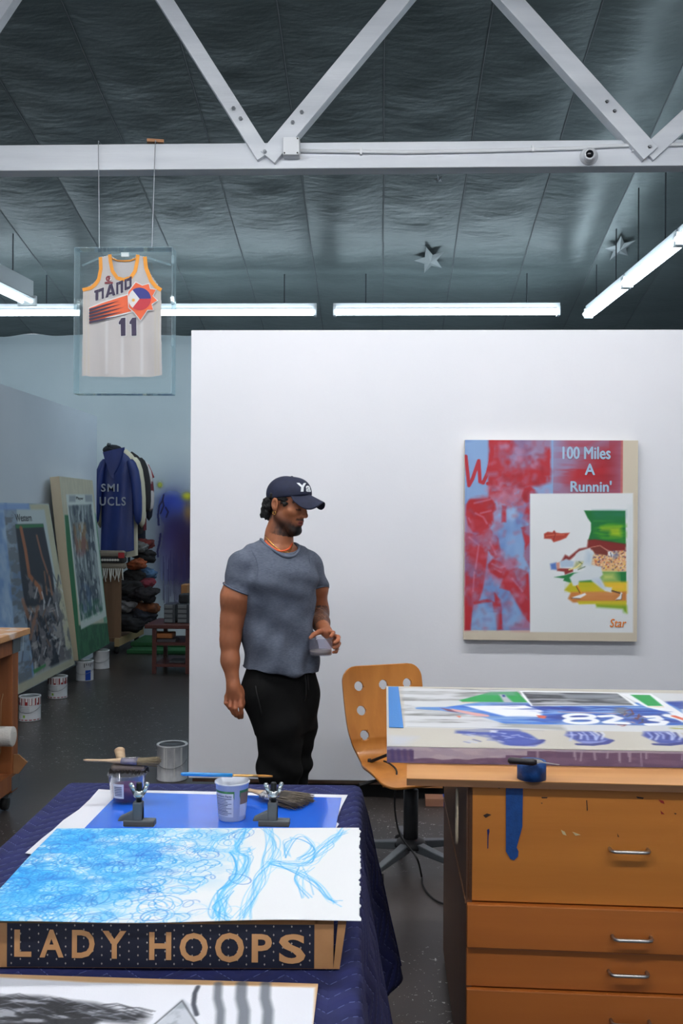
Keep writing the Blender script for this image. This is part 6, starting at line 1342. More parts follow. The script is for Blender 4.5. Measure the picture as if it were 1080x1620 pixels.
# ------------------------------------------------------------------ low side table with boxes
st0 = P(233, 1066, Z=0); YS0 = st0.y; M_mah = wood('mahogany', (92, 46, 38), (72, 36, 32), 'X', .4)
zt5 = P(235, 988, Y=YS0).z; xs0 = P(229, 990, Y=YS0).x; xs1 = xs0 + 1.0; xi = P(240, 1040, Y=YS0).x
sdt = thing('side_table', ((xs0 + xs1) / 2, YS0 + .3, 0), 'low mahogany table with open shelves behind the white wall edge', 'table')
MB().box(((xs0 + xs1) / 2, YS0 + .3, zt5 - .02), (xs1 - xs0, .64, .04)).build('table_top', M_mah, sdt, bevel=.006)
z_a = P(240, 1019, Y=YS0).z; z_b = P(240, 1053, Y=YS0).z
for z_ in (z_a, z_b): MB().box(((xi + xs1) / 2, YS0 + .3, z_), (xs1 - xi - .03, .56, .03)).build('shelf', M_mah, sdt)
for xx in (xi + .02, P(296, 1040, Y=YS0).x, xs1 - .06):
    for yy in (YS0 + .03, YS0 + .56): MB().box((xx, yy, (zt5 - .04) / 2), (.04, .04, zt5 - .04)).build('leg', M_mah, sdt)
M_bin = mat('smoky_bin', (60, 64, 68), .3); M_binf = mat('bin_front', (104, 108, 110), .35)
for (pa_, pb_, lb) in ((260, 273, 'stack of small grey storage drawers on the low table, left one'), (281, 295, 'stack of small grey storage drawers on the low table, right one')):
    a_ = P(pa_, 980, Y=YS0 + .15); b_ = P(pb_, 980, Y=YS0 + .15); t_z = P(pa_, 956, Y=YS0 + .15).z; o = thing('storage_drawers', ((a_.x + b_.x) / 2, YS0 + .28, zt5), lb, 'storage box', 'storage drawers')
    MB().box(((a_.x + b_.x) / 2 + .01, YS0 + .28, (zt5 + t_z) / 2), (b_.x - a_.x + .03, .26, t_z - zt5)).build('case', M_bin, o, bevel=.004); hh_ = (t_z - zt5) / 4
    for k in range(4): MB().box(((a_.x + b_.x) / 2, YS0 + .145, zt5 + hh_ * (k + .5)), (b_.x - a_.x - .004, .012, hh_ * .72)).build('drawer', M_binf, o, bevel=.003)
for (x0_, x1_, y0_, y1_, z0_, nm, lb, c_, dy) in ((241, 272, 1002, 1010, None, 'cardboard_box', 'flat orange-brown box on the upper shelf of the low table', (158, 96, 48), .06), (242, 278, 1011, 1017, None, 'thin_box', 'thin grey box under the orange-brown box', (70, 66, 70), .05), (286, 296, 925, 941, None, 'cardboard_box', 'small tan carton behind the storage drawers', (150, 104, 60), .42), (282, 297, 940, 955, None, 'camera_bag', 'black pouch on top of the storage drawers', (22, 22, 26), .25), (266, 292, 1045, 1052, None, 'wire_bundle', 'grey wire bundle on the lower shelf of the low table', (66, 68, 72), .1)):
    a_ = P(x0_, y0_, Y=YS0 + dy); b_ = P(x1_, y1_, Y=YS0 + dy); setp(MB().box(((a_.x + b_.x) / 2, YS0 + dy + .1, (a_.z + b_.z) / 2), (b_.x - a_.x, .2, a_.z - b_.z)).build(nm, mat('box_' + nm, c_, .7), bevel=.008 if 'bag' not in nm and 'wire' not in nm else .02), lb, nm.split('_')[-1])
# green foam mats on the floor
for k, (y0_, lb) in enumerate(((1032, 'dark green foam mat on the floor by the cart'), (1020, 'upper green foam mat lying over the first'))):
    p = P(200 if k == 0 else 206, y0_, Z=.02 + .05 * k); setp(MB().box((p.x + .5, p.y + .35, .0 + .025 + .05 * k), (1.0, .7, .048)).build('foam_mat', mat('green_foam', (28, 84, 44), .8), bevel=.01), lb, 'mat', 'green foam mats')
# sprayed paint on the back wall
sO = P(212, 680, Y=YB - .002); sR = P(350, 680, Y=YB - .002); sB = P(212, 1000, Y=YB - .002)
pn = Panel(sO, V(sR.x - sO.x, 0, 0), V(0, 0, sB.z - sO.z), 170, 340, (188, 198, 204)); al = np.zeros((340, 170), np.float32)
f1 = fbm(340, 170, 10, 8, 4, 91)
def spray(px, py, rx, ry, c_, a_=1.):
    global al
    u, v = pn.uv(px, py); ux, _ = pn.uv(px + rx * 1.25, py); _, vy = pn.uv(px, py + ry * 1.2); m_ = (np.exp(-(((pn.gx - u) / (ux - u)) ** 2 + ((pn.gy - v) / (vy - v)) ** 2)) * a_ * (.75 + .5 * f1)).clip(0, 1).astype(np.float32)
    an = 1 - (1 - al) * (1 - m_); pn.blend((m_ / np.maximum(an, 1e-3)).clip(0, 1), c_); al = an
for q in ((280, 840, 26, 60, (120, 132, 186), .55), (270, 800, 20, 22, (110, 128, 190), .6), (253, 767, 3.5, 4, (176, 184, 60), .9), (272, 793, 12, 9, (50, 70, 170), .9), (262, 805, 8, 14, (40, 60, 160), .8), (280, 800, 10, 12, (60, 84, 190), .8), (296, 785, 6, 5, (206, 206, 40), 1), (297, 815, 6, 14, (190, 150, 70), .8), (280, 840, 16, 22, (40, 34, 96), .95), (285, 865, 20, 26, (44, 24, 60), .95), (270, 860, 14, 24, (60, 50, 120), .7), (265, 900, 16, 30, (120, 132, 176), .7), (288, 905, 16, 40, (80, 70, 110), .7), (300, 880, 20, 40, (50, 30, 70), .8)): spray(*q)
rr = np.random.default_rng(17); a3 = np.repeat(al[..., None], 3, 2)
for k in range(46):
    x_ = rr.uniform(258, 312); y0_ = rr.uniform(870, 905); y1_ = rr.uniform(920, 975); b4 = pn.a.copy(); pn.stroke([(x_, y0_), (x_ + rr.uniform(-.4, .4), y1_)], rr.uniform(.7, 1.6), (56, 48, 100), .8, 1); al = np.maximum(al, (np.abs(pn.a - b4).sum(2) > .02) * .6)
for L in ([(259, 783), (257, 792), (252, 800), (250, 815), (251, 830)], [(257, 790), (259, 800), (254, 812)], [(262, 803), (266, 810), (263, 818)], [(254, 845), (252, 860), (249, 872), (250, 880)]):
    b4 = pn.a.copy(); pn.stroke(L, 3.0, (28, 26, 66), .9, 1.2); al = np.maximum(al, (np.abs(pn.a - b4).sum(2) > .02) * .9)
win = np.clip(np.minimum(np.minimum(pn.gx, 169 - pn.gx) / 30, np.minimum(pn.gy, 339 - pn.gy) / 40), 0, 1); pn.alpha = al * win; pn.build('sprayed_paint', vcol('spray_paint', .7, alpha=True), wb, .003)
tagp = [P(292, 793, Y=YB - .004), P(298, 792, Y=YB - .004), P(295, 812, Y=YB - .004), P(289, 811, Y=YB - .004)]
MB().prism(tagp, (0, .003, 0)).build('paper_tag', mat('maroon_tag', (84, 30, 48), .7), wb)
# ================================================================== the person
YPN = 4.6
def Q_(px, py, dy=0.): return np.array(P(px, py, Y=YPN + dy))
PXM = FPX / YPN
TA = math.radians(32); tU = np.array((math.cos(TA), math.sin(TA), 0)); tF = np.array((math.sin(TA), -math.cos(TA), 0))
pe = thing('person', (Q_(443, 1380)[0], YPN, 0), 'person in grey t-shirt and navy cap looking down, holding a clear plastic tub', 'person')
BLO, BHI = Q_(325, 1392, -.45) - np.array((0, 0, .05)), Q_(560, 745, .5) + np.array((0, 0, .02))
BLO[1] = YPN - .40; BHI[1] = YPN + .42; BLO[2] = -.01; BHI[2] = 1.84
trows = [(1072, 444, 60), (1062, 444, 60), (1030, 442.5, 57), (1000, 439.5, 55), (965, 438.5, 56), (935, 438, 60), (915, 438, 62), (895, 437.5, 58), (880, 437.5, 50), (868, 438, 38)]
def rows_of(rows, sc=1., ratio=.70, dy=0.):
    o = []
    for py, cx_, hw in rows:
        p = Q_(cx_, py, dy); rx = hw / PXM / .92 * sc; o.append((p[2], p[0], p[1], rx, rx * ratio))
    return o
# ---- shirt
SR = Q_(383, 893, -.09); SL = Q_(490, 894, .09)
sh = Field((BLO[0], BLO[1], .86), (BHI[0], BHI[1], 1.62), .0048)
sh.stack(rows_of(trows), TA, .02)
sh.cap(Q_(420, 869, -.03), Q_(388, 890, -.08), .052, .058, .05); sh.cap(Q_(458, 874, .03), Q_(485, 889, .08), .046, .054, .05)
for s_ in (-1, 1):
    c = Q_(438, 917) + tU * (.078 * s_) + tF * .092; sh.ell(c, (.075, .034, .058), [tU, tF, (0, 0, 1)], .05)
c = Q_(438, 900) - tF * .10; sh.ell(c, (.12, .04, .09), [tU, tF, (0, 0, 1)], .05)
sl = Field((BLO[0], BLO[1], .86), (BHI[0], BHI[1], 1.62), .0048)
eR = Q_(372, 950, -.105); sl.cap(SR, eR, .064, .0705, .01)
sl.plane(Q_(374, 931, -.10), (-.39, 0, -.92))
sl2 = Field((BLO[0], BLO[1], .86), (BHI[0], BHI[1], 1.62), .0048)
eL = Q_(506, 945, .17); sl2.cap(SL, eL, .057, .0545, .01); sl2.plane(Q_(505, 933, .14), (.35, -.25, -.90))
for S_ in (sl, sl2):
    hh = np.maximum(.012 - np.abs(sh.v - S_.v), 0) / .012; sh.v = np.minimum(sh.v, S_.v) - hh * hh * .012 * .25
ncl = Q_(441, 862, -.005) + tF * .012; sh.ell(ncl, (.085, .084, .062), [tU, tF, (0, 0, 1)], .006, 's')
sh.plane(Q_(444, 1067, -.12), (-.10, 0, -1.0))
co, q = sh.mesh(1)
def normals(co, q):
    n = np.cross(co[q[:, 2]] - co[q[:, 0]], co[q[:, 3]] - co[q[:, 1]]); vn = np.zeros_like(co)
    for i in range(4): np.add.at(vn, q[:, i], n)
    return vn / (np.linalg.norm(vn, axis=1, keepdims=True) + 1e-9)
def flipfix(co, q):
    a = co[q[:, 0]]; b = co[q[:, 1]]; c = co[q[:, 2]]
    return q if np.einsum('ij,ij->i', a, np.cross(b, c)).sum() > 0 else q[:, ::-1]
q = flipfix(co - co.mean(0), q)
vn = normals(co, q)
# drape folds: diagonal creases over the belly, vertical pulls at the hem, creases below the arm
pz = co[:, 2]; lx = (co - Q_(438, 950)) @ tU; lf = (co - Q_(438, 950)) @ tF
low = np.clip((1.28 - pz) / .25, 0, 1)
fold = .0095 * low * np.sin((lx * 26 + (pz - 1.1) * 30 + .8 * np.sin(pz * 16)))
fold += .004 * low * np.sin(lx * 55 - pz * 22 + 1.3) * np.clip(lf * 8, 0, 1) + .003 * pnoise(co, 34, 4)
fold += .004 * np.exp(-((pz - 1.31) / .07) ** 2) * np.sin(lx * 20 + pz * 60)
co = co + vn * (fold * np.clip((1.53 - pz) / .05, 0, 1))[:, None]
M_shirt = mat('heather_grey_jersey', (74, 81, 95), .9, col2=(96, 103, 118), nscale=120, stretch=(.6, .6, 2.2), bump=.08, bscale=300, lo=.3, hi=.7)
shirt = soft_obj('t_shirt', co, q, M_shirt, pe)
bv_shirt = BVHTree.FromPolygons([tuple(v) for v in co], [tuple(int(i) for i in f) for f in q])
ring = []
for k in range(48):
    a_ = 2 * math.pi * k / 48; p = ncl + tU * math.cos(a_) * .0875 + tF * math.sin(a_) * .0865
    h = bv_shirt.ray_cast(V(p[0], p[1], 1.66), V(0, 0, -1))
    ring.append(h[0] + V(0, 0, .001) if h[0] else V(*p))
rz = np.array([p.z for p in ring]); rz = sum(np.roll(rz, s_) for s_ in (-2, -1, 0, 1, 2)) / 5
ring = [V(p.x, p.y, z_) for p, z_ in zip(ring, rz)]
MB().tube(ring + ring[:2], .0068, 8, cap=False).build('collar', mat('collar_rib', (84, 92, 108), .9), shirt, True)
for A0, A1, ra_, rb_, pt, nrm in ((SR, eR, .064, .0705, Q_(374, 931, -.10), (-.39, 0, -.92)), (SL, eL, .057, .0545, Q_(505, 933, .14), (.35, -.25, -.90))):
    ax = Vector(A1 - A0); nrm = Vector(nrm).normalized(); pts = []; t0 = (Vector(pt) - Vector(A0)).dot(nrm) / ax.dot(nrm); c_ = Vector(A0) + ax * t0; rr_ = ra_ + (rb_ - ra_) * t0; ax.normalize(); e1 = ax.cross(V(0, 1, 0)).normalized(); e2 = ax.cross(e1)
    for k in range(30):
        a_ = 2 * math.pi * k / 28; d = (e1 * math.cos(a_) + e2 * math.sin(a_)) * (rr_ - .002); pts.append(c_ + d - ax * (d.dot(nrm) / ax.dot(nrm)))
    MB().tube(pts, .0042, 6, cap=False).build('sleeve_hem', bpy.data.materials['collar_rib'], shirt, True)
for L in ([(391, 863), (399, 872), (405, 884), (408, 898), (407, 912), (402, 926)], [(484, 863), (488, 875), (490, 890), (490, 905), (491, 920)]):
    pts = []
    for c_ in L:
        d = ray(*c_).normalized(); h = bv_shirt.ray_cast(CAMPOS, d)
        if h[0]: pts.append(h[0] - d * .0006)
    if len(pts) > 2: MB().tube(pts, .0018, 5).build('sleeve_seam', bpy.data.materials['collar_rib'], shirt, True)
# ---- trousers
tr_f = Field((BLO[0], BLO[1], .0), (BHI[0], BHI[1], 1.02), .006)
tr_f.stack(rows_of([(1150, 450, 34), (1130, 447, 47), (1108, 443.5, 52), (1085, 442.5, 54), (1070, 442.5, 53.5), (1060, 443.5, 51), (1046, 443.5, 48)], 1., .66), TA, .05)
LR = [(419, 1098, -.05), (441, 1150, -.06), (442, 1212, -.06), (436, 1290, -.03), (430, 1360, .0)]; LRr = [.098, .100, .094, .082, .064]
LL = [(470, 1098, .05), (465, 1150, .08), (460, 1205, .11), (457, 1290, .15), (455, 1356, .18)]; LLr = [.088, .098, .094, .082, .064]
for L, R in ((LR, LRr), (LL, LLr)):
    for i in range(4): tr_f.cap(Q_(*L[i]), Q_(*L[i + 1]), R[i], R[i + 1], .06 if i == 0 else .02)
tr_f.plane((0, 0, .07), (0, 0, -1))
co, q = tr_f.mesh(1); q = flipfix(co - co.mean(0), q); vn = normals(co, q)
co = co + vn * (.005 * pnoise(co * np.array((1, 1, .6)), 24, 8) + .004 * np.sin(co[:, 2] * 60 + co[:, 0] * 40) * np.exp(-((co[:, 2] - .50) / .08) ** 2) + .007 * np.exp(-((co[:, 2] - .46) / .03) ** 2))[:, None]
trousers = soft_obj('trousers', co, q, mat('black_fleece', (11, 11, 12), .95, col2=(15, 15, 15), nscale=60, spec=.2), pe)
bv_tr = BVHTree.FromPolygons([tuple(v) for v in co], [tuple(int(i) for i in f) for f in q])
def cast(bv, px, py, lift=.003):
    d = ray(px, py).normalized(); h = bv.ray_cast(CAMPOS, d)
    return (h[0] - d * lift) if h[0] else None
for L in ([(482, 1066), (484, 1082), (484, 1098), (482, 1110)], [(486, 1066), (487, 1080), (488, 1092)]):
    pts = [p for p in (cast(bv_tr, *c_) for c_ in L) if p]
    if len(pts) > 1: MB().tube(pts, .0032, 6).build('drawstring', mat('drawstring_cord', (14, 14, 15), .8), trousers, True)
pk = [p for p in (cast(bv_tr, *c_, .001) for c_ in ((404, 1085), (408, 1105), (412, 1122), (415, 1135))) if p]
if len(pk) > 2: MB().tube(pk, .003, 5).build('pocket_seam', bpy.data.materials['drawstring_cord'], trousers, True)
# ---- shoes
for L, nm in ((LR[-1], 0), (LL[-1], 1)):
    f_ = Field(Q_(*L) * np.array((1, 1, 0)) + np.array((-.25, -.32, -.0)), Q_(*L) * np.array((1, 1, 0)) + np.array((.3, .22, .16)), .006)
    b = Q_(*L); b[2] = .055; dz = np.array((math.sin(.75), -math.cos(.75), 0)); f_.cap(b - dz * .04, b + dz * .15, .045, .040, .03); f_.cap(b, b + np.array((0, 0, .05)), .045, .05, .03); f_.plane((0, 0, .004), (0, 0, -1))
    c2_, q2_ = f_.mesh(1); soft_obj('shoe', c2_, flipfix(c2_ - c2_.mean(0), q2_), mat('dark_shoe', (40, 40, 44), .7), pe)
# ---- body: head, neck, trunk, arms and hands as one surface
HY, HP = math.radians(63), math.radians(14)
f0 = np.array((math.sin(HY), -math.cos(HY), 0)); zz3 = np.array((0, 0, 1.))
hf = f0 * math.cos(HP) - zz3 * math.sin(HP); hu = zz3 * math.cos(HP) + f0 * math.sin(HP); hr = np.array((f0[1], -f0[0], 0))
HC = Q_(453.5, 800, .0); HM = [hr, hf, hu]
hl = lambda x_, y_, z_: HC + hr * x_ + hf * y_ + hu * z_
bd = Field(BLO, BHI, .0038)
bd.stack(rows_of([(1100, 443, 40), (1062, 444, 41), (1000, 439.5, 46), (935, 438, 52), (905, 438, 50), (880, 438, 40), (868, 439, 28)], 1., .68), TA, .02)
bd.cap(Q_(420, 874, -.03), Q_(386, 893, -.08), .040, .045, .04); bd.cap(Q_(458, 878, .03), Q_(486, 893, .08), .038, .042, .04)
bd.cap(Q_(440, 870, .005), Q_(441, 846, .012), .072, .060, .03); bd.cap(Q_(441, 850, .012), Q_(447, 812, .012), .059, .056, .025)
# head
bd.ell(hl(0, -.014, .042), (.074, .094, .080), HM, .02); bd.ell(hl(0, .026, -.018), (.061, .066, .088), HM, .02)
for s_ in (-1, 1):
    bd.cap(hl(.055 * s_, -.002, -.045), hl(.018 * s_, .070, -.098), .020, .022, .02); bd.ell(hl(.044 * s_, .058, -.012), (.022, .026, .018), HM, .02)
    bd.cap(hl(.012 * s_, .088, .030), hl(.044 * s_, .074, .030), .010, .010, .012)
bd.ell(hl(0, .072, -.100), (.026, .022, .020), HM, .018)
bd.cap(hl(0, .060, -.045), hl(0, .064, -.06), .034, .032, .015)
for s_ in (-1, 1):
    bd.ell(hl(.031 * s_, .094, .008), (.017, .014, .011), HM, .008, 's'); bd.ell(hl(.031 * s_, .0735, .006), (.0145, .0145, .0125), HM, .004)
bd.cap(hl(0, .090, .016), hl(0, .110, -.020), .0075, .0105, .012)
for s_ in (-1, 1): bd.ell(hl(.0115 * s_, .101, -.026), (.0085, .011, .0075), HM, .006)
bd.cap(hl(-.018, .089, -.051), hl(.018, .089, -.051), .0062, .0062, .006); bd.cap(hl(0, .094, -.050), hl(0, .0945, -.0505), .007, .007, .01); bd.cap(hl(-.015, .089, -.0635), hl(.015, .089, -.0635), .0068, .0068, .006); bd.cap(hl(0, .0935, -.064), hl(0, .094, -.064), .0065, .0065, .01)
bd.cap(hl(-.021, .0965, -.0575), hl(.021, .0965, -.0575), .0022, .0022, .003, 's')
for s_ in (-1, 1):      # ears
    eM = [hr * 1., hf * math.cos(.25) + hu * math.sin(.25), hu * math.cos(.25) - hf * math.sin(.25)]
    bd.ell(hl(.079 * s_, -.014, .002), (.011, .0185, .031), eM, .006); bd.ell(hl(.089 * s_, -.011, .006), (.007, .010, .018), eM, .004, 's'); bd.ell(hl(.076 * s_, -.006, -.024), (.008, .010, .010), eM, .006)
# right arm, hanging
AR = [(382, 893, -.09), (371, 945, -.105), (365.5, 985, -.10), (363.5, 1010, -.105), (364, 1045, -.12), (368.5, 1080, -.135)]; ARr = [.054, .060, .049, .0445, .037, .0285]
for i in range(5): bd.cap(Q_(*AR[i]), Q_(*AR[i + 1]), ARr[i], ARr[i + 1], .03)
bd.ell(Q_(374, 956, -.10), (.046, .046, .07), None, .02)
# right hand: palm and five fingers
bd.cap(Q_(368.5, 1080, -.135), Q_(369, 1090, -.138), .027, .028, .012)
pal = [Q_(361, 1094, -.135), Q_(367, 1097, -.142), Q_(373, 1098, -.145), Q_(380, 1096, -.142)]
for p_ in ((359, 1102, -.135), (366, 1105, -.145), (373, 1105, -.148), (380, 1102, -.145)): bd.cap(Q_(369, 1086, -.137), Q_(*p_), .021, .0125, .016)
fing = [[(358, 1102, -.135), (357, 1112, -.146), (363, 1120, -.138), (368, 1125, -.125)], [(365, 1105, -.145), (364, 1118, -.158), (369, 1128, -.148), (373.5, 1133, -.134)], [(372.5, 1106, -.148), (372, 1121, -.163), (375, 1130, -.153), (378, 1135.5, -.138)], [(380, 1103, -.145), (380.5, 1118, -.160), (382, 1128, -.150), (382.5, 1135, -.137)]]
for k, L in enumerate(fing):
    r_ = (.0088, .0098, .0102, .0098)[k]; bd.chain([Q_(*p_) for p_ in L], [r_ * 1.08, r_, r_ * .92, r_ * .78], .0035)
bd.chain([Q_(379, 1088, -.125), Q_(385, 1099, -.118), Q_(385.5, 1110, -.122), Q_(383, 1120, -.128)], [.014, .0118, .0105, .0085], .005)
# left arm, elbow drawn back, forearm coming forward
AL = [(491, 894, .09), (501, 930, .15), (503, 962, .215), (504, 972, .20), (507, 985, .10), (512, 994, .035)]; ALr = [.052, .050, .045, .044, .040, .029]
for i in range(5): bd.cap(Q_(*AL[i]), Q_(*AL[i + 1]), ALr[i], ALr[i + 1], .025)
# left hand around the tub
CUPC = (507, 1036, -.055)
cc = Q_(507, 1022, -.055)
bd.cap(Q_(512, 994, .035), Q_(516, 999, .012), .026, .024, .012)
for p_ in ((523, 1001, -.012), (527, 1007, -.006), (528, 1014, -.002), (527, 1022, .0)): bd.cap(Q_(515, 998, .016), Q_(*p_), .019, .012, .014)
lf_ = [[(522, 1000, -.012), (527, 1001, -.045), (526, 1004, -.072), (523, 1007, -.088)], [(528, 1006, -.006), (535, 1008, -.036), (534.5, 1013, -.074), (529.5, 1017, -.100)], [(528, 1014, -.002), (536, 1018, -.034), (534, 1022, -.070), (528.5, 1025, -.098)], [(527, 1021, .0), (533, 1027, -.030), (531.5, 1031, -.062), (527, 1032, -.084)]]
for k, L in enumerate(lf_):
    r_ = (.0098, .0102, .0098, .0086)[k]; bd.chain([Q_(*p_) for p_ in L], [r_ * 1.08, r_, r_ * .92, r_ * .8], .0035)
bd.chain([Q_(512, 998, .01), Q_(504, 1000, -.025), Q_(496, 1004, -.058), Q_(491, 1009, -.082)], [.0145, .0118, .0108, .009], .006)
# legs inside the trousers, feet
for L in (LR, LL):
    for i in range(4): bd.cap(Q_(*L[i]), Q_(*L[i + 1]), (.075, .072, .055, .05, .036)[i], (.075, .072, .055, .05, .036)[i + 1], .03)
co, q = bd.mesh(1); q = flipfix(co - np.array(Q_(440, 1000)), q)
loc = np.stack([(co - HC) @ hr, (co - HC) @ hf, (co - HC) @ hu], 1); x_, y_, z_ = loc.T
col = np.tile(np.array((158., 98., 67.)), (len(co), 1)); nz = pnoise(co, 60, 3); nz2 = pnoise(co, 220, 5)
col *= (1 + .04 * nz + .02 * nz2)[:, None]
def mixc(m, c_):
    global col
    col = col * (1 - m[:, None]) + np.array(c_, float) * m[:, None]
ss = lambda a, b, t: np.clip((t - a) / (b - a), 0, 1) ** 2 * (3 - 2 * np.clip((t - a) / (b - a), 0, 1))
ishead = (np.abs(x_) < .11) & (np.abs(y_) < .14) & (z_ > -.13) & (z_ < .15)
H_ = ishead.astype(float)
cheek_light = np.exp(-(((np.abs(x_) - .048) / .02) ** 2 + ((z_ + .012) / .02) ** 2)) * (y_ > .03); mixc(H_ * cheek_light * .5, (196, 124, 82))  # highlight on the cheeks painted into the skin colour
# beard, moustache, lips, brows, lashes
bz = ss(-.052, -.082, z_) * ss(-.035, .035, y_) * (1 - .0 * z_); patch = np.clip(.82 + .25 * nz2, 0, 1)
goat = np.exp(-((x_ / .036) ** 2)) * ss(-.070, -.084, z_) * (y_ > .03)
mixc(H_ * np.clip(bz * patch * .85, 0, 1), (34, 22, 18)); mixc(H_ * np.clip(goat * 1.3, 0, .98), (13, 9, 8))
jaw = np.exp(-(((z_ + .075 - (y_ - .07) * -.25) / .022) ** 2)) * (y_ > -.02) * (y_ < .07) * (np.abs(x_) > .03); mixc(H_ * jaw * .45, (52, 34, 27))
mous = np.exp(-(((z_ + .0425) / .0048) ** 2)) * (np.abs(x_) < .031) * (y_ > .07); mixc(H_ * np.clip(mous, 0, 1) * .85, (34, 23, 20))
lips = (np.abs(x_) < .022) * (y_ > .08) * (np.exp(-(((z_ + .0575) / .0105) ** 4))); mixc(H_ * np.clip(lips, 0, 1) * .8, (146, 74, 70)); mixc(H_ * np.exp(-(((z_ + .0575) / .0022) ** 2)) * (np.abs(x_) < .022) * (y_ > .08) * .8, (60, 26, 26))
brow = np.exp(-(((z_ - .031 - .004 * (1 - ((np.abs(x_) - .03) / .02) ** 2)) / .0042) ** 2)) * (np.abs(x_) > .011) * (np.abs(x_) < .052) * (y_ > .045); mixc(H_ * np.clip(brow, 0, 1) * .85, (30, 20, 17))
lash = np.exp(-(((z_ - .0005 - .0012 * np.cos((np.abs(x_) - .031) / .015)) / .0024) ** 2)) * (np.abs(x_) > .016) * (np.abs(x_) < .047) * (y_ > .05); mixc(H_ * np.clip(lash, 0, 1) * .95, (24, 15, 13))
lidc = np.exp(-(((z_ - .008) / .010) ** 2 + ((np.abs(x_) - .031) / .016) ** 2)) * (y_ > .06); mixc(H_ * lidc * .3, (128, 76, 54))
fade = ss(.062, .070, np.abs(x_)) * ss(.048, .020, y_) * ss(-.012, .006, z_) * (y_ > .004); mixc(H_ * np.clip(fade, 0, 1) * .75, (34, 24, 21))
scalp = ss(-.02, -.05, y_) * ss(-.085, -.06, z_); mixc(H_ * scalp * .9, (26, 20, 18))
ac = Q_(506, 982, .1); el = Q_(504, 974, .19); wr2 = Q_(511, 993, .045); t_ = np.clip(((co - el) @ (wr2 - el)) / ((wr2 - el) @ (wr2 - el)), 0, 1); ds = np.linalg.norm(co - el - t_[:, None] * (wr2 - el), axis=1)
tat = (ds < .062) * (t_ > .0) * (t_ < .93); pat = .5 + .5 * np.sin(t_ * 90 + 3 * nz) * np.sin(np.arctan2(co[:, 0] - ac[0], co[:, 2] - ac[2]) * 11); mixc(tat * (.35 + .5 * (pat > .5)), (56, 46, 44))
for k, c_ in enumerate((Q_(372, 1112, -.15), Q_(528, 1015, -.07), Q_(500, 1004, -.04))): mixc(np.exp(-(np.linalg.norm(co - c_, axis=1) / .06) ** 2) * .35, (170, 98, 72))
M_skin = vcol('skin', .5, .05, 220, .35)
M_skin.node_tree.nodes['Principled BSDF'].inputs['Subsurface Weight'].default_value = .06
M_skin.node_tree.nodes['Principled BSDF'].inputs['Subsurface Radius'].default_value = (.012, .005, .003)
body = soft_obj('body', co, q, M_skin, pe, col=col)
bv_body = BVHTree.FromPolygons([tuple(v) for v in co], [tuple(int(i) for i in f) for f in q])
# ---- cap
cpf = Field(HC - .17, HC + .19, .0035)
cpf.ell(hl(0, -.006, .046), (.084, .106, .088), HM, .02); cpf.ell(hl(0, .044, .070), (.062, .058, .064), HM, .03)
cpf.plane(HC + np.array((0, 0, .0345)), np.array((0, 0, -1.)) + .10 * f0)
c3, q3 = cpf.mesh(2); q3 = flipfix(c3 - c3.mean(0), q3)
M_cap = mat('navy_twill', (18, 24, 48), .8, col2=(22, 29, 56), nscale=40, bump=.1, bscale=300)
cap_o = soft_obj('cap', c3, q3, M_cap, pe)
bv_cap = BVHTree.FromPolygons([tuple(v) for v in c3], [tuple(int(i) for i in f) for f in q3])
MB().lathe([(.007, 0), (.006, .003), (1e-4, .005)], V(*hl(0, -.006, .133)), 10).build('button', M_cap, cap_o, True)
base_z = HC[2] + .0345 + .012
def brim(u, v):
    ph = (u - .5) * 2 * math.radians(56); ex = .082 * math.sin(ph); ey = .006 + .096 * math.cos(ph); b = HC + hr * ex + f0 * ey
    L = .102 * (math.cos(ph * 1.45) ** .75 if math.cos(ph * 1.45) > 0 else 0); o = f0 * math.cos(.42) - zz3 * math.sin(.42)
    droop = -.20 * math.sin(ph) ** 2 * (L / .102) ** 1.6 * v ** 1.4
    p = b + o * (L * v) + hr * (.012 * math.sin(ph) * v); p[2] = base_z + .010 + (p[2] - HC[2]) + droop - .012 * abs(math.sin(ph)); return V(*p)
bo_ = MB().grid(brim, 36, 14).build('brim', M_cap, cap_o, True); s_ = bo_.modifiers.new('solid', 'SOLIDIFY'); s_.thickness = .004; s_.offset = 0
vs, fs = text_geo('Ya', .05, .0018, .15, 0, .9, 'LEFT'); ar = np.array([tuple(v) for v in vs]); mn, mx2 = ar.min(0), ar.max(0); wv = []
for v in vs:
    th = math.radians(44) * (1 - (v.x - mn[0]) / (mx2[0] - mn[0])) - math.radians(6); d = f0 * math.cos(th) + hr * math.sin(th)
    z0_ = HC[2] + .062 + .040 * (v.y - mn[1]) / (mx2[1] - mn[1]); s0_ = V(HC[0], HC[1], z0_) + V(*d) * .25 + V(*(f0 * .02)); h = bv_cap.ray_cast(s0_, -V(*d)); wv.append((h[0] + V(*d) * .0022) if h[0] else s0_)
MB().add(wv, fs).build('lettering', mat('white_embroidery', (220, 224, 228), .7), cap_o, fix=False)
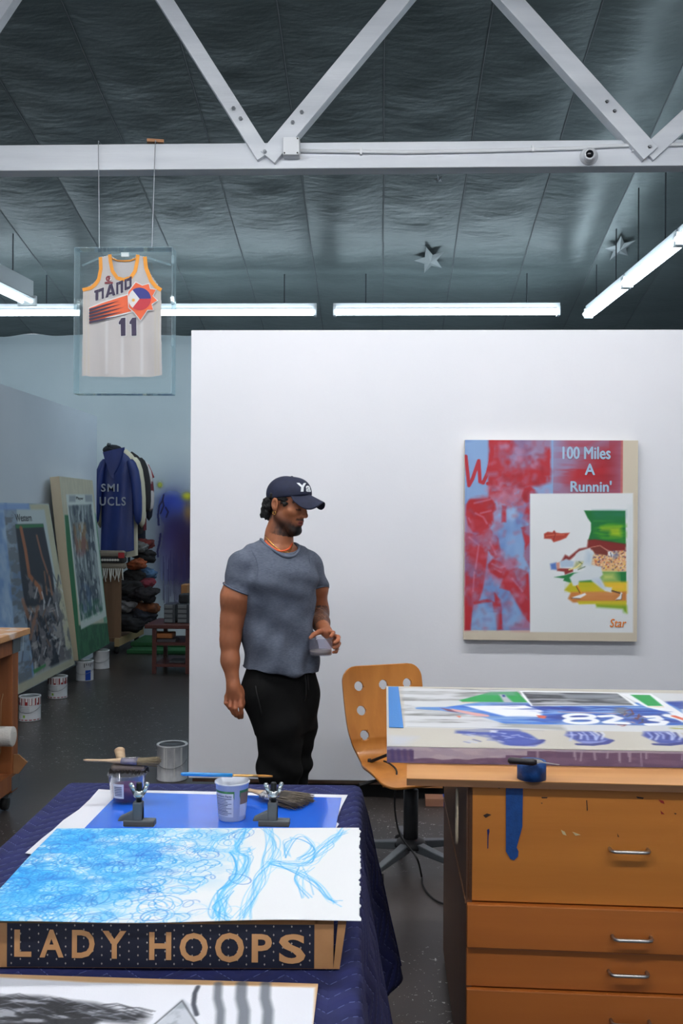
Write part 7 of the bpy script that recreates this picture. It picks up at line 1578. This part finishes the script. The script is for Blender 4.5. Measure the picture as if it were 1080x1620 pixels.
# ---- curly hair below the cap
hr_f = Field(HC - .17, HC + .14, .0038); rr = np.random.default_rng(12)
for k in range(330):
    y5 = rr.uniform(-.112, -.022); z5 = rr.uniform(-.078, .045); sx = rr.choice((-1, 1)); e_ = 1 - ((y5 + .012) / .100) ** 2 - ((z5 - .03) / .125) ** 2
    if e_ < 0: e_ = 0
    if -y5 * .242 + z5 * .97 > .026: continue
    xx = sx * .076 * math.sqrt(e_) * rr.uniform(.85, 1.02)
    if abs(xx) > .05 and y5 > -.045 and z5 < .012: continue
    if z5 < -.03 and y5 > -.055: continue
    hr_f.ell(hl(xx, y5 - .006, z5), (rr.uniform(.009, .015),) * 3, None, .003)
for k in range(70):
    y5 = rr.uniform(-.05, .036); z5 = rr.uniform(.026, .046) if y5 < .012 else rr.uniform(.008, .042); hr_f.ell(hl((1 if k % 2 else -1) * (.073 - max(y5, 0) * .18), y5, z5), (rr.uniform(.005, .009),) * 3, None, .003)
c3, q3 = hr_f.mesh(0); q3 = flipfix(c3 - c3.mean(0), q3); vn = normals(c3, q3); c3 = c3 + vn * (.0025 * pnoise(c3, 320, 2))[:, None]
soft_obj('hair', c3, q3, mat('black_curly_hair', (16, 14, 14), .75), pe)
# ---- necklaces, earring, ring
M_gold = mat('gold', (214, 160, 84), .25, 1.0); M_coral = mat('coral_cord', (224, 92, 44), .6)
for nm, mt, L, r_ in (('gold_chain', M_gold, [(419, 847), (423, 852), (428, 858), (433, 863), (438, 867), (444, 871), (450, 873.5), (456, 873.5), (460, 869), (463, 863)], .0024), ('beaded_necklace', M_coral, [(416, 850), (420, 857), (425, 862), (431, 867), (437, 870), (444, 872), (451, 871), (457, 868), (461, 862)], .004)):
    pts = [p for p in (cast(bv_body, *c_, .003) for c_ in L) if p]
    if len(pts) > 3: MB().tube(pts + [V(*Q_(463, 850, .045)), V(*Q_(447, 842, .072)), V(*Q_(428, 842, .052)), pts[0]], r_, 6).build(nm, mt, pe, True)
ep = V(*hl(.081, -.006, -.031)); MB().tube([ep + V(*(hf * (.0075 * math.cos(a_)) + hu * (.0075 * math.sin(a_) - .004))) for a_ in np.linspace(0, 6.28, 16)], .0024, 6).build('earring', M_gold, pe, True)
# ---- the tub in the hand
cb3 = V(*Q_(*CUPC)); tubo = thing('plastic_tub', cb3, 'small clear round plastic tub held in the hand', 'tub')
rA, rB, hT = .049, .0545, .078
MB().lathe([(1e-4, .0), (rA, .0), (rA + .002, .003), (rB, hT - .006), (rB + .0025, hT - .005), (rB + .0025, hT), (rB - .001, hT), (rA - .0012, .004), (1e-4, .003)], cb3, 40).build('tub_wall', acrylic('held_tub_plastic', (240, 240, 246), base=.10), tubo, True)
MB().lathe([(1e-4, .004), (rA - .002, .004), (rA + .0005, .022), (1e-4, .022)], cb3, 32).build('contents', mat('cloudy_water', (150, 140, 132), .3), tubo, True)
